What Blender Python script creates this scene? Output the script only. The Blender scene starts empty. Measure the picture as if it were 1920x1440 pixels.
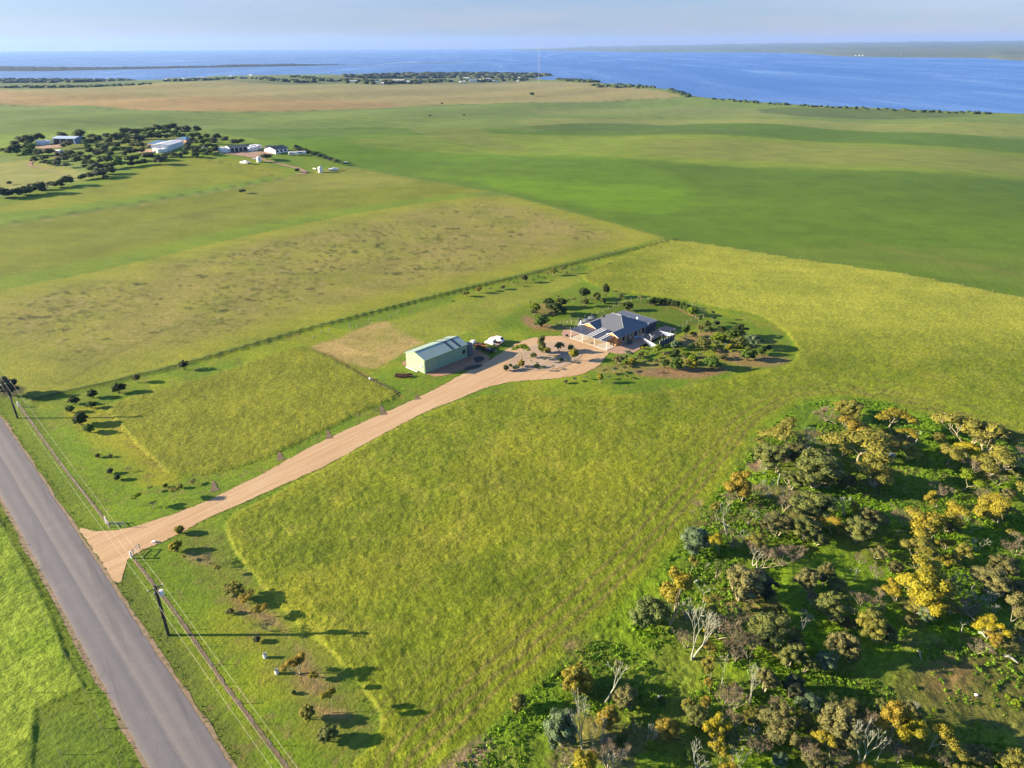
import bpy, bmesh, math, random
import numpy as np
from mathutils import Matrix, Vector, Quaternion

# ------------------------------------------------------------------ camera, light, exposure
HAZE = 0.000032
CAM_H = 82.0; FPX = 1331.0; PITCH = math.radians(25.5); ROLL = .0042
SUN_EL = 17.0
scene = bpy.context.scene
cam_d = bpy.data.cameras.new('camera'); cam = bpy.data.objects.new('camera', cam_d)
scene.collection.objects.link(cam); scene.camera = cam
cam_d.sensor_width = 36.0; cam_d.lens = 36.0 * FPX / 1920.0
cam_d.clip_start = 0.5; cam_d.clip_end = 120000.0
_F = Vector((0, math.cos(PITCH), -math.sin(PITCH))); _U = Vector((0, math.sin(PITCH), math.cos(PITCH)))
_X = (Vector((1, 0, 0)) - _U * ROLL).normalized()
_Y = (-_F).cross(_X)
_M = Matrix((( _X.x, _Y.x, -_F.x, 0), (_X.y, _Y.y, -_F.y, 0), (_X.z, _Y.z, -_F.z, CAM_H), (0, 0, 0, 1)))
cam.matrix_world = _M

world = bpy.data.worlds.new('World'); scene.world = world; world.use_nodes = True
wn = world.node_tree; wn.nodes.clear()
sky = wn.nodes.new('ShaderNodeTexSky'); sky.sky_type = 'NISHITA'; sky.sun_disc = False
sky.sun_elevation = math.radians(SUN_EL); sky.sun_rotation = math.radians(-90)   # sun stands to the left
sky.altitude = 100; sky.air_density = 1.0; sky.dust_density = 0.35; sky.ozone_density = 3.0
tint = wn.nodes.new('ShaderNodeMix'); tint.data_type = 'RGBA'; tint.blend_type = 'MULTIPLY'
tint.inputs['Factor'].default_value = 1.0
tc_ = wn.nodes.new('ShaderNodeTexCoord'); sx_ = wn.nodes.new('ShaderNodeSeparateXYZ'); wn.links.new(tc_.outputs['Generated'], sx_.inputs[0])
rp_ = wn.nodes.new('ShaderNodeValToRGB'); rp_.color_ramp.elements[0].position = 0.0; rp_.color_ramp.elements[0].color = (.31, .345, .47, 1)
rp_.color_ramp.elements[1].position = .55; rp_.color_ramp.elements[1].color = (.88, .94, 1.0, 1)
_e = rp_.color_ramp.elements.new(.07); _e.color = (.32, .36, .545, 1)
wn.links.new(sx_.outputs['Z'], rp_.inputs[0]); wn.links.new(rp_.outputs[0], tint.inputs['B'])
bg = wn.nodes.new('ShaderNodeBackground'); bg.inputs['Strength'].default_value = 0.078
wo = wn.nodes.new('ShaderNodeOutputWorld')
# thin high cloud, faintly lilac, drawn out along the horizon
mpw = wn.nodes.new('ShaderNodeMapping'); mpw.inputs['Scale'].default_value = (2.2, 2.2, 26.0); wn.links.new(tc_.outputs['Generated'], mpw.inputs[0])
nzw = wn.nodes.new('ShaderNodeTexNoise'); nzw.inputs['Scale'].default_value = 1.6; nzw.inputs['Detail'].default_value = 5; nzw.inputs['Roughness'].default_value = .6; wn.links.new(mpw.outputs[0], nzw.inputs['Vector'])
rpw = wn.nodes.new('ShaderNodeValToRGB'); rpw.color_ramp.elements[0].position = .42; rpw.color_ramp.elements[0].color = (1, 1, 1, 1); rpw.color_ramp.elements[1].position = .74; rpw.color_ramp.elements[1].color = (1.30, 1.08, 1.06, 1)
wn.links.new(nzw.outputs['Fac'], rpw.inputs[0])
mxw = wn.nodes.new('ShaderNodeMix'); mxw.data_type = 'RGBA'; mxw.blend_type = 'MULTIPLY'; mxw.inputs['Factor'].default_value = 1.0
wn.links.new(sky.outputs[0], mxw.inputs['A']); wn.links.new(rpw.outputs[0], mxw.inputs['B']); wn.links.new(mxw.outputs['Result'], tint.inputs['A']); wn.links.new(tint.outputs['Result'], bg.inputs['Color'])
wn.links.new(bg.outputs[0], wo.inputs['Surface'])

sun_d = bpy.data.lights.new('sun', 'SUN'); sun = bpy.data.objects.new('sun', sun_d)
scene.collection.objects.link(sun)
sun_d.energy = 5.0; sun_d.angle = math.radians(0.5); sun_d.color = (1.0, 0.80, 0.53)
sun.rotation_euler = Vector((math.cos(math.radians(SUN_EL)), 0.0, -math.sin(math.radians(SUN_EL)))).to_track_quat('-Z', 'Y').to_euler()

scene.view_settings.view_transform = 'Standard'; scene.view_settings.look = 'None'
scene.view_settings.gamma = 1.0; scene.view_settings.use_curve_mapping = False
scene.view_settings.exposure = 2.12
scene.cycles.max_bounces = 5; scene.cycles.diffuse_bounces = 2; scene.cycles.transparent_max_bounces = 6
scene.cycles.volume_bounces = 0
scene.cycles.use_denoising = True

# ------------------------------------------------------------------ pixel <-> ground
cp, sp_ = math.cos(PITCH), math.sin(PITCH)
SEA = -34.0

def ray(px, py):
    u_ = (np.asarray(px, float) - 960) / FPX; v_ = (np.asarray(py, float) - 720) / FPX
    v = v_ + ROLL * u_; u = u_ - ROLL * v_
    return u, cp - v * sp_, sp_ + v * cp            # right, forward, down

def unp(px, py, z=0.0):
    u, hf, dn = ray(px, py); t = (CAM_H - z) / dn
    return u * t, hf * t

def proj(x, y, z):
    d = y * cp + (CAM_H - z) * sp_
    v = (-y * sp_ + (CAM_H - z) * cp) / d; u = x / d
    return 960 + FPX * (u + ROLL * v), 720 + FPX * (v - ROLL * u)

# noise ------------------------------------------------------------------
def _hash(ix, iy, seed):
    h = (ix.astype(np.int64) * 374761393 + iy.astype(np.int64) * 668265263 + seed * 1442695041) & 0xffffffff
    h = ((h ^ (h >> 13)) * 1274126177) & 0xffffffff
    return ((h ^ (h >> 16)) & 0xffff) / 65535.0

def vnoise(x, y, seed=0):
    x0 = np.floor(x); y0 = np.floor(y); fx = x - x0; fy = y - y0
    fx = fx * fx * (3 - 2 * fx); fy = fy * fy * (3 - 2 * fy)
    a = _hash(x0, y0, seed); b = _hash(x0 + 1, y0, seed); c = _hash(x0, y0 + 1, seed); d = _hash(x0 + 1, y0 + 1, seed)
    return (a * (1 - fx) + b * fx) * (1 - fy) + (c * (1 - fx) + d * fx) * fy

def fbm(x, y, sc, seed=0, octv=4):
    s = 0; a = 1; t = 0
    for i in range(octv):
        s = s + a * vnoise(x / sc * 2**i + 17.3 * i, y / sc * 2**i - 9.1 * i, seed + i); t += a; a *= .5
    return s / t

def sdf(x, y, poly):
    """signed distance to a closed polygon, positive inside"""
    P = np.asarray(poly, float); n = len(P)
    d = np.full(x.shape, 1e18); inside = np.zeros(x.shape, bool)
    for i in range(n):
        ax, ay = P[i]; bx, by = P[(i + 1) % n]
        ex, ey = bx - ax, by - ay; wx, wy = x - ax, y - ay
        t = np.clip((wx * ex + wy * ey) / (ex * ex + ey * ey + 1e-12), 0, 1)
        d = np.minimum(d, (wx - t * ex) ** 2 + (wy - t * ey) ** 2)
        c = ((ay > y) != (by > y))
        with np.errstate(divide='ignore', invalid='ignore'):
            c &= x < (bx - ax) * (y - ay) / (by - ay + 1e-30) + ax
        inside ^= c
    d = np.sqrt(d)
    return np.where(inside, d, -d)

def ldist(x, y, pts):
    P = np.asarray(pts, float); d = np.full(x.shape, 1e18)
    for i in range(len(P) - 1):
        ax, ay = P[i]; bx, by = P[i + 1]; ex, ey = bx - ax, by - ay; wx, wy = x - ax, y - ay
        t = np.clip((wx * ex + wy * ey) / (ex * ex + ey * ey + 1e-12), 0, 1)
        d = np.minimum(d, (wx - t * ex) ** 2 + (wy - t * ey) ** 2)
    return np.sqrt(d)

def sstep(a, b, x):
    t = np.clip((x - a) / (b - a), 0, 1); return t * t * (3 - 2 * t)

# ------------------------------------------------------------------ the lie of the land
coast_px = [(-900, 154), (-400, 150), (0, 147), (150, 148), (290, 149), (330, 146), (450, 141), (640, 140), (700, 138.5), (760, 137),
            (900, 135.5), (1000, 137), (1036, 140), (1042, 142), (1020, 144), (1003, 146), (1003, 148.5), (1040, 149.5), (1062, 147.5),
            (1110, 150), (1122, 153), (1130, 156), (1185, 158), (1200, 161), (1230, 165), (1265, 169), (1290, 178), (1330, 184),
            (1400, 189), (1440, 193), (1500, 197), (1600, 201), (1700, 206), (1800, 209), (1920, 214), (2300, 236), (3200, 300)]
_cx, _cy = unp([p[0] for p in coast_px], [p[1] for p in coast_px], SEA)
coast = list(zip(_cx, _cy))
coast_poly = coast + [(6000, -4000), (-9000, -4000), (-9000, coast[0][1])]

def height(x, y, sd=None):
    x = np.asarray(x, float); y = np.asarray(y, float)
    if sd is None: sd = sdf(x, y, coast_poly)
    r = np.hypot(x, y)
    base = SEA * (1 - sstep(0, 1350, sd)) * sstep(380, 900, r) + 1.6 * sstep(0, 12, sd) * sstep(380, 900, r) * (1 - sstep(40, 500, sd))
    k = sstep(330, 650, r) * sstep(20, 300, sd)
    und = 2.5 * (np.sin(x / 96 + y / 210 + .6) * np.cos(y / 118 - x / 340) + .55 * np.sin(x / 44 - y / 71 + 2.))
    und += 9 * np.exp(-(((x + 330) / 190) ** 2 + ((y - 640) / 120) ** 2))      # the rise the far farm stands on
    und += 7 * np.exp(-(((x - 640) / 260) ** 2 + ((y - 1080) / 120) ** 2))     # low rise before the bay
    h = base + k * und
    h = np.where((sd > 0) & (r > 700), np.maximum(h, SEA + .3 + 2.2 * sstep(0, 25, sd)), h)
    return np.where(sd < 0, SEA - 2.5 + 0 * h, h)

def ground(px, py):
    """pixel -> point on the land"""
    px = np.atleast_1d(np.asarray(px, float)); py = np.atleast_1d(np.asarray(py, float))
    u, hf, dn = ray(px, py); z = np.zeros(px.shape)
    if np.all(CAM_H / dn * np.hypot(u, hf) < 325) and np.all(dn > 0): return u * CAM_H / dn, hf * CAM_H / dn, z
    for _ in range(40):
        t = (CAM_H - z) / dn; x, y = u * t, hf * t
        z = z * .45 + .55 * height(x, y)
    return x, y, z

def G(px, py):
    x, y, z = ground(px, py); return Vector((float(x[0]), float(y[0]), float(z[0])))

def GP(pts):
    x, y, z = ground([p[0] for p in pts], [p[1] for p in pts]); return list(zip(x, y))

def smooth(pts, n=4, closed=True):
    """Catmull-Rom through the given points"""
    P = [Vector((p[0], p[1])) for p in pts]; m = len(P); out = []
    for i in range(m if closed else m - 1):
        if closed: a, b, c, d = P[i - 1], P[i], P[(i + 1) % m], P[(i + 2) % m]
        else: a, b, c, d = P[max(i - 1, 0)], P[i], P[i + 1], P[min(i + 2, m - 1)]
        for k in range(n):
            t = k / n
            out.append(tuple(.5 * ((2 * b) + (c - a) * t + (2 * a - 5 * b + 4 * c - d) * t * t + (3 * b - a - 3 * c + d) * t ** 3)))
    if not closed: out.append(tuple(P[-1]))
    return out

# ------------------------------------------------------------------ object helpers
C = scene.collection
def tag(o, label=None, cat=None, group=None, kind=None):
    if label: o['label'] = label
    if cat: o['category'] = cat
    if group: o['group'] = group
    if kind: o['kind'] = kind
    return o

def empty(name, loc, rz=0.0, label=None, cat=None, group=None):
    o = bpy.data.objects.new(name, None); C.objects.link(o); o.location = loc; o.rotation_euler = (0, 0, rz)
    o.empty_display_size = .3
    return tag(o, label, cat, group)

def link(name, me, mat=None, parent=None, loc=None):
    o = bpy.data.objects.new(name, me); C.objects.link(o)
    if mat is not None:
        for m in (mat if isinstance(mat, (list, tuple)) else [mat]): me.materials.append(m)
    if parent is not None: o.parent = parent
    if loc is not None: o.location = loc
    return o

def mesh_np(name, V, Fq=None, Ft=None, smooth_=False):
    me = bpy.data.meshes.new(name)
    V = np.asarray(V, np.float32); nq = 0 if Fq is None else len(Fq); nt = 0 if Ft is None else len(Ft)
    me.vertices.add(len(V)); me.vertices.foreach_set('co', V.ravel())
    loops = []; starts = []; tot = []
    if nq: loops.append(np.asarray(Fq, np.int32).ravel()); tot.append(np.full(nq, 4, np.int32))
    if nt: loops.append(np.asarray(Ft, np.int32).ravel()); tot.append(np.full(nt, 3, np.int32))
    loops = np.concatenate(loops); tot = np.concatenate(tot)
    me.loops.add(len(loops)); me.loops.foreach_set('vertex_index', loops)
    me.polygons.add(nq + nt); me.polygons.foreach_set('loop_start', np.concatenate([[0], np.cumsum(tot)[:-1]]).astype(np.int32))
    me.polygons.foreach_set('loop_total', tot)
    if smooth_: me.polygons.foreach_set('use_smooth', np.ones(nq + nt, bool))
    me.update(calc_edges=True); me.validate()
    return me

class MB:
    """collects simple shapes and links them as one mesh object"""
    def __init__(s): s.v = []; s.f = []
    def add(s, v, f):
        n = len(s.v); s.v += [tuple(p) for p in v]; s.f += [tuple(i + n for i in q) for q in f]; return s
    def box(s, x0, x1, y0, y1, z0, z1, M=None):
        v = [(x0, y0, z0), (x1, y0, z0), (x1, y1, z0), (x0, y1, z0), (x0, y0, z1), (x1, y0, z1), (x1, y1, z1), (x0, y1, z1)]
        if M is not None: v = [M @ Vector(p) for p in v]
        return s.add(v, [(3, 2, 1, 0), (4, 5, 6, 7), (0, 1, 5, 4), (1, 2, 6, 5), (2, 3, 7, 6), (3, 0, 4, 7)])
    def tube(s, pts, rad, n=6, cap=True):
        pts = [Vector(p) for p in pts]; m = len(pts); rad = rad if isinstance(rad, (list, tuple)) else [rad] * m
        v = []
        for i, p in enumerate(pts):
            t = (pts[min(i + 1, m - 1)] - pts[max(i - 1, 0)]).normalized()
            a = Vector((0, 0, 1)) if abs(t.z) < .9 else Vector((1, 0, 0))
            x = t.cross(a).normalized(); y = t.cross(x)
            for k in range(n):
                c = 2 * math.pi * k / n; v.append(p + (x * math.cos(c) + y * math.sin(c)) * rad[i])
        f = [(i * n + k, i * n + (k + 1) % n, (i + 1) * n + (k + 1) % n, (i + 1) * n + k) for i in range(m - 1) for k in range(n)]
        if cap: f += [tuple(range(n))[::-1], tuple((m - 1) * n + k for k in range(n))]
        return s.add(v, f)
    def cyl(s, x, y, z0, z1, r0, r1=None, n=16): return s.tube([(x, y, z0), (x, y, z1)], [r0, r0 if r1 is None else r1], n)
    def prism(s, poly, d):
        """polygon (3-D points) thickened along vector d"""
        n = len(poly); d = Vector(d); v = [Vector(p) for p in poly] + [Vector(p) + d for p in poly]
        return s.add(v, [tuple(range(n)), tuple(range(2 * n - 1, n - 1, -1))] + [(i, i + n, (i + 1) % n + n, (i + 1) % n) for i in range(n)])
    def build(s, name, mat=None, parent=None, bevel=0, loc=None, smooth_=False):
        me = bpy.data.meshes.new(name); me.from_pydata([tuple(p) for p in s.v], [], s.f); me.update()
        bm = bmesh.new(); bm.from_mesh(me); bmesh.ops.recalc_face_normals(bm, faces=bm.faces); bm.to_mesh(me); bm.free()
        if smooth_: me.polygons.foreach_set('use_smooth', [True] * len(me.polygons))
        o = link(name, me, mat, parent, loc)
        if bevel: b = o.modifiers.new('bevel', 'BEVEL'); b.width = bevel; b.segments = 1; b.limit_method = 'ANGLE'
        return o

def copy_tree(o, parent=None):
    c = o.copy(); C.objects.link(c)
    if parent is not None: c.parent = parent
    for ch in list(o.children): copy_tree(ch, c)
    return c

# ------------------------------------------------------------------ materials
def nt_new(name):
    m = bpy.data.materials.new(name); m.use_nodes = True; t = m.node_tree; t.nodes.clear()
    out = t.nodes.new('ShaderNodeOutputMaterial'); b = t.nodes.new('ShaderNodeBsdfPrincipled')
    t.links.new(b.outputs[0], out.inputs['Surface']); return m, t, b, out

def N(t, typ, **kw):
    n = t.nodes.new(typ)
    for k, v in kw.items(): setattr(n, k, v)
    return n

def noise(t, vec, scale, detail=3, rough=.55, dist=0.0):
    n = N(t, 'ShaderNodeTexNoise'); n.inputs['Scale'].default_value = scale; n.inputs['Detail'].default_value = detail
    n.inputs['Roughness'].default_value = rough; n.inputs['Distortion'].default_value = dist
    if vec is not None: t.links.new(vec, n.inputs['Vector'])
    return n.outputs['Fac']

def ramp(t, fac, stops):
    r = N(t, 'ShaderNodeValToRGB'); e = r.color_ramp.elements
    while len(e) < len(stops): e.new(.5)
    for i, (p, c) in enumerate(stops): e[i].position = p; e[i].color = (*c, 1) if len(c) == 3 else c
    t.links.new(fac, r.inputs[0]); return r.outputs[0]

def mixc(t, a, b, fac, mode='MIX'):
    m = N(t, 'ShaderNodeMix', data_type='RGBA', blend_type=mode)
    for s, val in (('A', a), ('B', b)):
        if isinstance(val, (tuple, list)): m.inputs[s].default_value = (*val[:3], 1)
        else: t.links.new(val, m.inputs[s])
    if isinstance(fac, (int, float)): m.inputs['Factor'].default_value = fac
    else: t.links.new(fac, m.inputs['Factor'])
    return m.outputs['Result']

def math_(t, op, a, b=None):
    m = N(t, 'ShaderNodeMath', operation=op)
    for i, val in enumerate((a, b)):
        if val is None: continue
        if isinstance(val, (int, float)): m.inputs[i].default_value = val
        else: t.links.new(val, m.inputs[i])
    return m.outputs[0]

def bump(t, b, h, strength=.5, dist=.05):
    n = N(t, 'ShaderNodeBump'); n.inputs['Distance'].default_value = dist
    if isinstance(strength, (int, float)): n.inputs['Strength'].default_value = strength
    else: t.links.new(strength, n.inputs['Strength'])
    t.links.new(h, n.inputs['Height']); t.links.new(n.outputs[0], b.inputs['Normal']); return n

def simple(name, c, rough=.7, metal=0.0, var=.12, scale=2.0, c2=None, bumpd=0.0):
    """base colour with a little wear and unevenness"""
    m, t, b, o = nt_new(name); tc = N(t, 'ShaderNodeTexCoord').outputs['Object']
    n = noise(t, tc, scale, 4)
    c2 = c2 or tuple(x * (1 - 2.2 * var) for x in c)
    col = mixc(t, tuple(min(1, x * (1 + var)) for x in c), c2, ramp(t, n, [(.3, (0, 0, 0)), (.7, (1, 1, 1))]))
    t.links.new(col, b.inputs['Base Color']); b.inputs['Roughness'].default_value = rough; b.inputs['Metallic'].default_value = metal
    if bumpd: bump(t, b, noise(t, tc, scale * 6, 3), .6, bumpd)
    return m

def ribbed(name, c, axis=0, pitch=.76, rough=.45, var=.1, depth=.02):
    """sheet steel: trapezoid ribs running along one local axis"""
    m, t, b, o = nt_new(name); tc = N(t, 'ShaderNodeTexCoord').outputs['Object']
    sx = N(t, 'ShaderNodeSeparateXYZ'); t.links.new(tc, sx.inputs[0])
    w = math_(t, 'PINGPONG', sx.outputs[axis], pitch / 2)
    rib = ramp(t, math_(t, 'MULTIPLY', w, 2 / pitch), [(.0, (1, 1, 1)), (.12, (1, 1, 1)), (.25, (0, 0, 0)), (1, (0, 0, 0))])
    n = noise(t, tc, .8, 4)
    col = mixc(t, tuple(x * (1 + var) for x in c), tuple(x * (1 - var) for x in c), n)
    col = mixc(t, col, tuple(x * .72 for x in c), math_(t, 'MULTIPLY', rib, .35))
    t.links.new(col, b.inputs['Base Color']); b.inputs['Roughness'].default_value = rough
    bump(t, b, rib, 1.0, depth); return m

def striped(t, sa, sc, ang=45.0):
    """position measured along and across a heading, so that noise can be drawn out along it"""
    pos = N(t, 'ShaderNodeNewGeometry').outputs['Position']; a = math.radians(ang)
    d1 = N(t, 'ShaderNodeVectorMath', operation='DOT_PRODUCT'); d1.inputs[1].default_value = (math.cos(a) * sa, math.sin(a) * sa, 0)
    d2 = N(t, 'ShaderNodeVectorMath', operation='DOT_PRODUCT'); d2.inputs[1].default_value = (-math.sin(a) * sc, math.cos(a) * sc, 0)
    t.links.new(pos, d1.inputs[0]); t.links.new(pos, d2.inputs[0])
    cx = N(t, 'ShaderNodeCombineXYZ'); t.links.new(d1.outputs['Value'], cx.inputs[0]); t.links.new(d2.outputs['Value'], cx.inputs[1]); return cx.outputs[0]
# ------------------------------------------------------------------ ground sheet
def lin(c):
    return tuple(((x / 255) / 12.92 if x <= 10.3 else (((x / 255) + .055) / 1.055) ** 2.4) for x in c)
ALB = .46
def col(r_, g_, b_):
    if g_ > r_: r_ = r_ + .42 * (g_ - r_)           # green tones lean to yellow
    return np.array(lin((r_, g_, b_))) * ALB * (np.array([.97, 1, .86]) if b_ < 100 and g_ > r_ - 14 else 1)

LINE_BOUND = [(60, 752), (345, 684), (560, 622), (820, 555), (1000, 512), (1265, 449)]
PAD_A = [(424, 990), (436, 968), (470, 948), (540, 916), (620, 873), (720, 816), (800, 776), (850, 757), (900, 744), (960, 739), (1050, 744), (1140, 743),
         (1240, 734), (1330, 717), (1420, 700), (1480, 683), (1496, 662), (1480, 630), (1440, 600), (1400, 586), (1345, 577), (1290, 564), (1230, 556),
         (1180, 549), (1120, 536), (1094, 522), (1102, 507), (1140, 492), (1200, 470), (1262, 450), (1500, 486), (1700, 515), (1920, 559),
         (2400, 650), (2400, 960), (2100, 880), (1920, 838), (1850, 812), (1790, 792), (1730, 776), (1660, 752), (1580, 742), (1500, 756), (1440, 795), (1400, 850), (1340, 920),
         (1290, 990), (1230, 1065), (1140, 1155), (1060, 1230), (980, 1300), (900, 1380), (830, 1450), (760, 1530), (640, 1530), (655, 1445), (700, 1400), (714, 1350),
         (690, 1300), (662, 1262), (632, 1235), (604, 1205), (560, 1165), (500, 1105), (462, 1060), (436, 1022)]
PAD_B = [(206, 768), (235, 748), (300, 730), (400, 703), (480, 676), (548, 654), (585, 656), (640, 682), (700, 715), (746, 741), (690, 766), (620, 800), (560, 829),
         (500, 857), (440, 876), (400, 885), (345, 890), (318, 884), (290, 862), (255, 830), (228, 800)]
CROP_G = [(1262, 448), (1130, 412), (1040, 388), (950, 365), (900, 356), (800, 338), (660, 312), (560, 283), (480, 262), (385, 243), (700, 238), (1000, 246), (1300, 232), (1920, 262), (2500, 300), (2500, 690), (1920, 559), (1700, 514), (1500, 484)]
PAD_C = [(-200, 592), (0, 545), (200, 505), (420, 452), (640, 405), (800, 379), (900, 368), (950, 366), (1040, 390), (1130, 414), (1245, 446), (1000, 506), (820, 549), (560, 616), (345, 677), (60, 746), (0, 700), (-200, 600)]
PAD_D = [(-300, 480), (0, 424), (200, 392), (400, 362), (520, 338), (580, 322), (660, 313), (800, 339), (920, 360), (800, 374), (640, 400), (420, 446), (200, 499), (0, 539), (-300, 610)]
TAN = [(-300, 186), (0, 167), (200, 164), (290, 156), (480, 154), (700, 157), (870, 155), (1000, 153), (1110, 156), (1180, 163), (1285, 180), (1180, 187), (1000, 192), (830, 196), (700, 203), (450, 209), (300, 207), (100, 197), (-300, 192)]
ROAD_PX_L = [(-500, 250), (-90, 744), (0, 905), (50, 1000), (100, 1090), (160, 1195), (220, 1310), (290, 1440), (420, 1690)]
ROAD_PX_R = [(-490, 215), (-100, 633), (0, 783), (60, 873), (120, 962), (170, 1036), (228, 1100), (300, 1222), (370, 1335), (432, 1440), (560, 1660)]
DRIVE = [(150, 990), (185, 996), (238, 990), (300, 972), (370, 947), (430, 919), (500, 884), (600, 829), (700, 783), (780, 747), (826, 724), (870, 700), (905, 682),
         (930, 668), (950, 655), (968, 644), (990, 636), (1020, 631), (1060, 630), (1076, 634), (1108, 645), (1141, 658), (1136, 668), (1126, 682), (1112, 692), (1085, 703),
         (1030, 711), (960, 716), (905, 729), (860, 748), (800, 772), (720, 813), (620, 868), (540, 905), (450, 945), (390, 972), (330, 1003), (290, 1022), (262, 1034), (240, 1050), (232, 1075), (222, 1094), (205, 1075), (185, 1045), (165, 1015)]
ISLAND = [(943, 692), (955, 678), (975, 660), (1000, 648), (1040, 642), (1070, 645), (1085, 658), (1090, 668), (1075, 680), (1050, 690), (1010, 695), (970, 697)]
WOODS = [(1500, 757), (1580, 744), (1660, 754), (1790, 794), (1920, 840), (2500, 990), (2700, 1800), (700, 1800), (830, 1450), (900, 1382), (980, 1302), (1060, 1232), (1140, 1157), (1230, 1067), (1290, 992), (1340, 922), (1400, 852), (1440, 797)]

def W2(pts, n=3): return smooth(GP(pts), n)
poly_A = W2(PAD_A, 3); poly_B = W2(PAD_B, 3); poly_C = GP(PAD_C); poly_D = GP(PAD_D); poly_G = GP(CROP_G); poly_T = W2(TAN, 2)
poly_W = GP(WOODS); bound = GP(LINE_BOUND)

# rings of the sheet: fine where it lies in view, coarse elsewhere
th = []; a = math.radians(62)
while a > math.radians(.75):
    th.append(a); a -= .0023 if a > .35 else (.0019 if a > .12 else .00105)
rad = [3., 8., 16., 28.] + [CAM_H / math.tan(t) for t in th if CAM_H / math.tan(t) > 42]
rad = np.array([q for q in rad if q < 5200] + [6200.])
az = list(np.arange(-54, 54.0001, .135)) + list(np.arange(58, 303, 5.5))
az = np.radians(np.array(az)); nA, nR = len(az), len(rad)
RR, AA = np.meshgrid(rad, az, indexing='ij')
X = (RR * np.sin(AA)).ravel(); Y = (RR * np.cos(AA)).ravel(); R = RR.ravel()
sdc = sdf(X, Y, coast_poly); Z = height(X, Y, sdc)
cell = np.maximum(R * .0024, R * R / CAM_H * .0021)

near = (R < 520) & (np.abs(AA.ravel()) < 1.05)
idx = np.where(near)[0]
def near_sdf(poly, default=-60.):
    out = np.full(X.shape, default); out[idx] = sdf(X[idx], Y[idx], poly); return out
sA = near_sdf(poly_A); sB = near_sdf(poly_B); sW = near_sdf(poly_W)
sC = sdf(X, Y, poly_C); sG = sdf(X, Y, poly_G)
def nz(sc, seed, octv=3): return fbm(X, Y, sc, seed, octv)
n_big = nz(38, 3); n_mid = nz(9, 5); n_sm = nz(2.6, 7)

cA = np.zeros((len(X), 3)); cB = np.zeros((len(X), 3))
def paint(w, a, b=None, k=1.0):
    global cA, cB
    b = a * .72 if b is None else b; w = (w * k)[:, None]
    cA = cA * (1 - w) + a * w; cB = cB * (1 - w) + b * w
def edge(s, f): return sstep(-f, f, s)
def pp(pts, f, a, b=None, k=1.0, sm=2):
    P = smooth(GP(pts), sm) if sm else GP(pts)
    s = sdf(X, Y, P) + (n_mid - .5) * f * 1.6; paint(edge(s, f), a, b, k)
def stroke(pts, w, f, a, b=None, k=1.0, sm=3):
    P = smooth(GP(pts), sm, False) if sm else GP(pts)
    d = ldist(X, Y, P) + (n_sm - .5) * f * 1.2; paint(edge(w / 2 - d, f), a, b, k)

# everything starts as mown green, far land as pale crop
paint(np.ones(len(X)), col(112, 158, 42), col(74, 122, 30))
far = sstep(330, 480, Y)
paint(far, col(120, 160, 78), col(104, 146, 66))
# --- distant crops, bands of green and straw
pp([(-400, 205), (0, 196), (300, 208), (700, 205), (1000, 196), (1300, 184), (1500, 198), (1920, 216), (2600, 250), (2600, 300), (1500, 250), (1000, 246), (500, 238), (0, 285), (-400, 320)], 14, col(122, 162, 76), col(108, 148, 66))
pp([(0, 206), (350, 222), (700, 226), (700, 236), (300, 240), (0, 232)], 8, col(104, 152, 54), col(96, 140, 50), .7)
pp([(1000, 205), (1280, 200), (1500, 206), (1700, 214), (1500, 219), (1240, 217), (1000, 213)], 9, col(150, 172, 98), None, .7)
pp([(1420, 205), (1560, 202), (1700, 207), (1830, 217), (1700, 223), (1500, 218)], 8, col(92, 130, 66), None, .8)
pp([(1000, 222), (1300, 224), (1700, 232), (2400, 246), (2400, 268), (1900, 256), (1500, 246), (1200, 240), (1000, 240)], 10, col(158, 172, 92), col(146, 160, 84), .8)
pp(TAN, 6, col(182, 170, 106), col(166, 160, 96), 1, 2)
pp([(-300, 178), (0, 172), (200, 176), (420, 182), (600, 186), (760, 198), (640, 205), (450, 210), (280, 207), (80, 198), (-300, 193)], 7, col(192, 162, 98), col(176, 152, 90), .85)
pp([(300, 155), (480, 154), (700, 158), (1000, 155), (1100, 158), (1000, 166), (700, 168), (500, 172), (400, 165)], 10, col(184, 180, 118), None, .7)
pp([(0, 180), (220, 172), (420, 182), (200, 186)], 8, col(160, 150, 84), None, .4)
stroke([(850, 183), (900, 183)], 9, 5, col(156, 128, 78), None, .7)
stroke([(720, 193), (770, 193.5)], 7, 4, col(170, 134, 74), None, .7)
stroke([(740, 197), (900, 195), (1000, 191)], 5, 3, col(120, 128, 78), None, .8)
stroke([(480, 211), (600, 219), (760, 219), (1000, 216)], 3, 2, col(160, 160, 100), None, .8)
pp([(0, 155), (270, 152), (290, 156), (200, 163), (0, 165)], 6, col(118, 152, 84))
pp([(300, 148), (700, 142), (1000, 142), (1000, 152), (700, 155), (300, 153)], 6, col(126, 148, 96))
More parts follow.
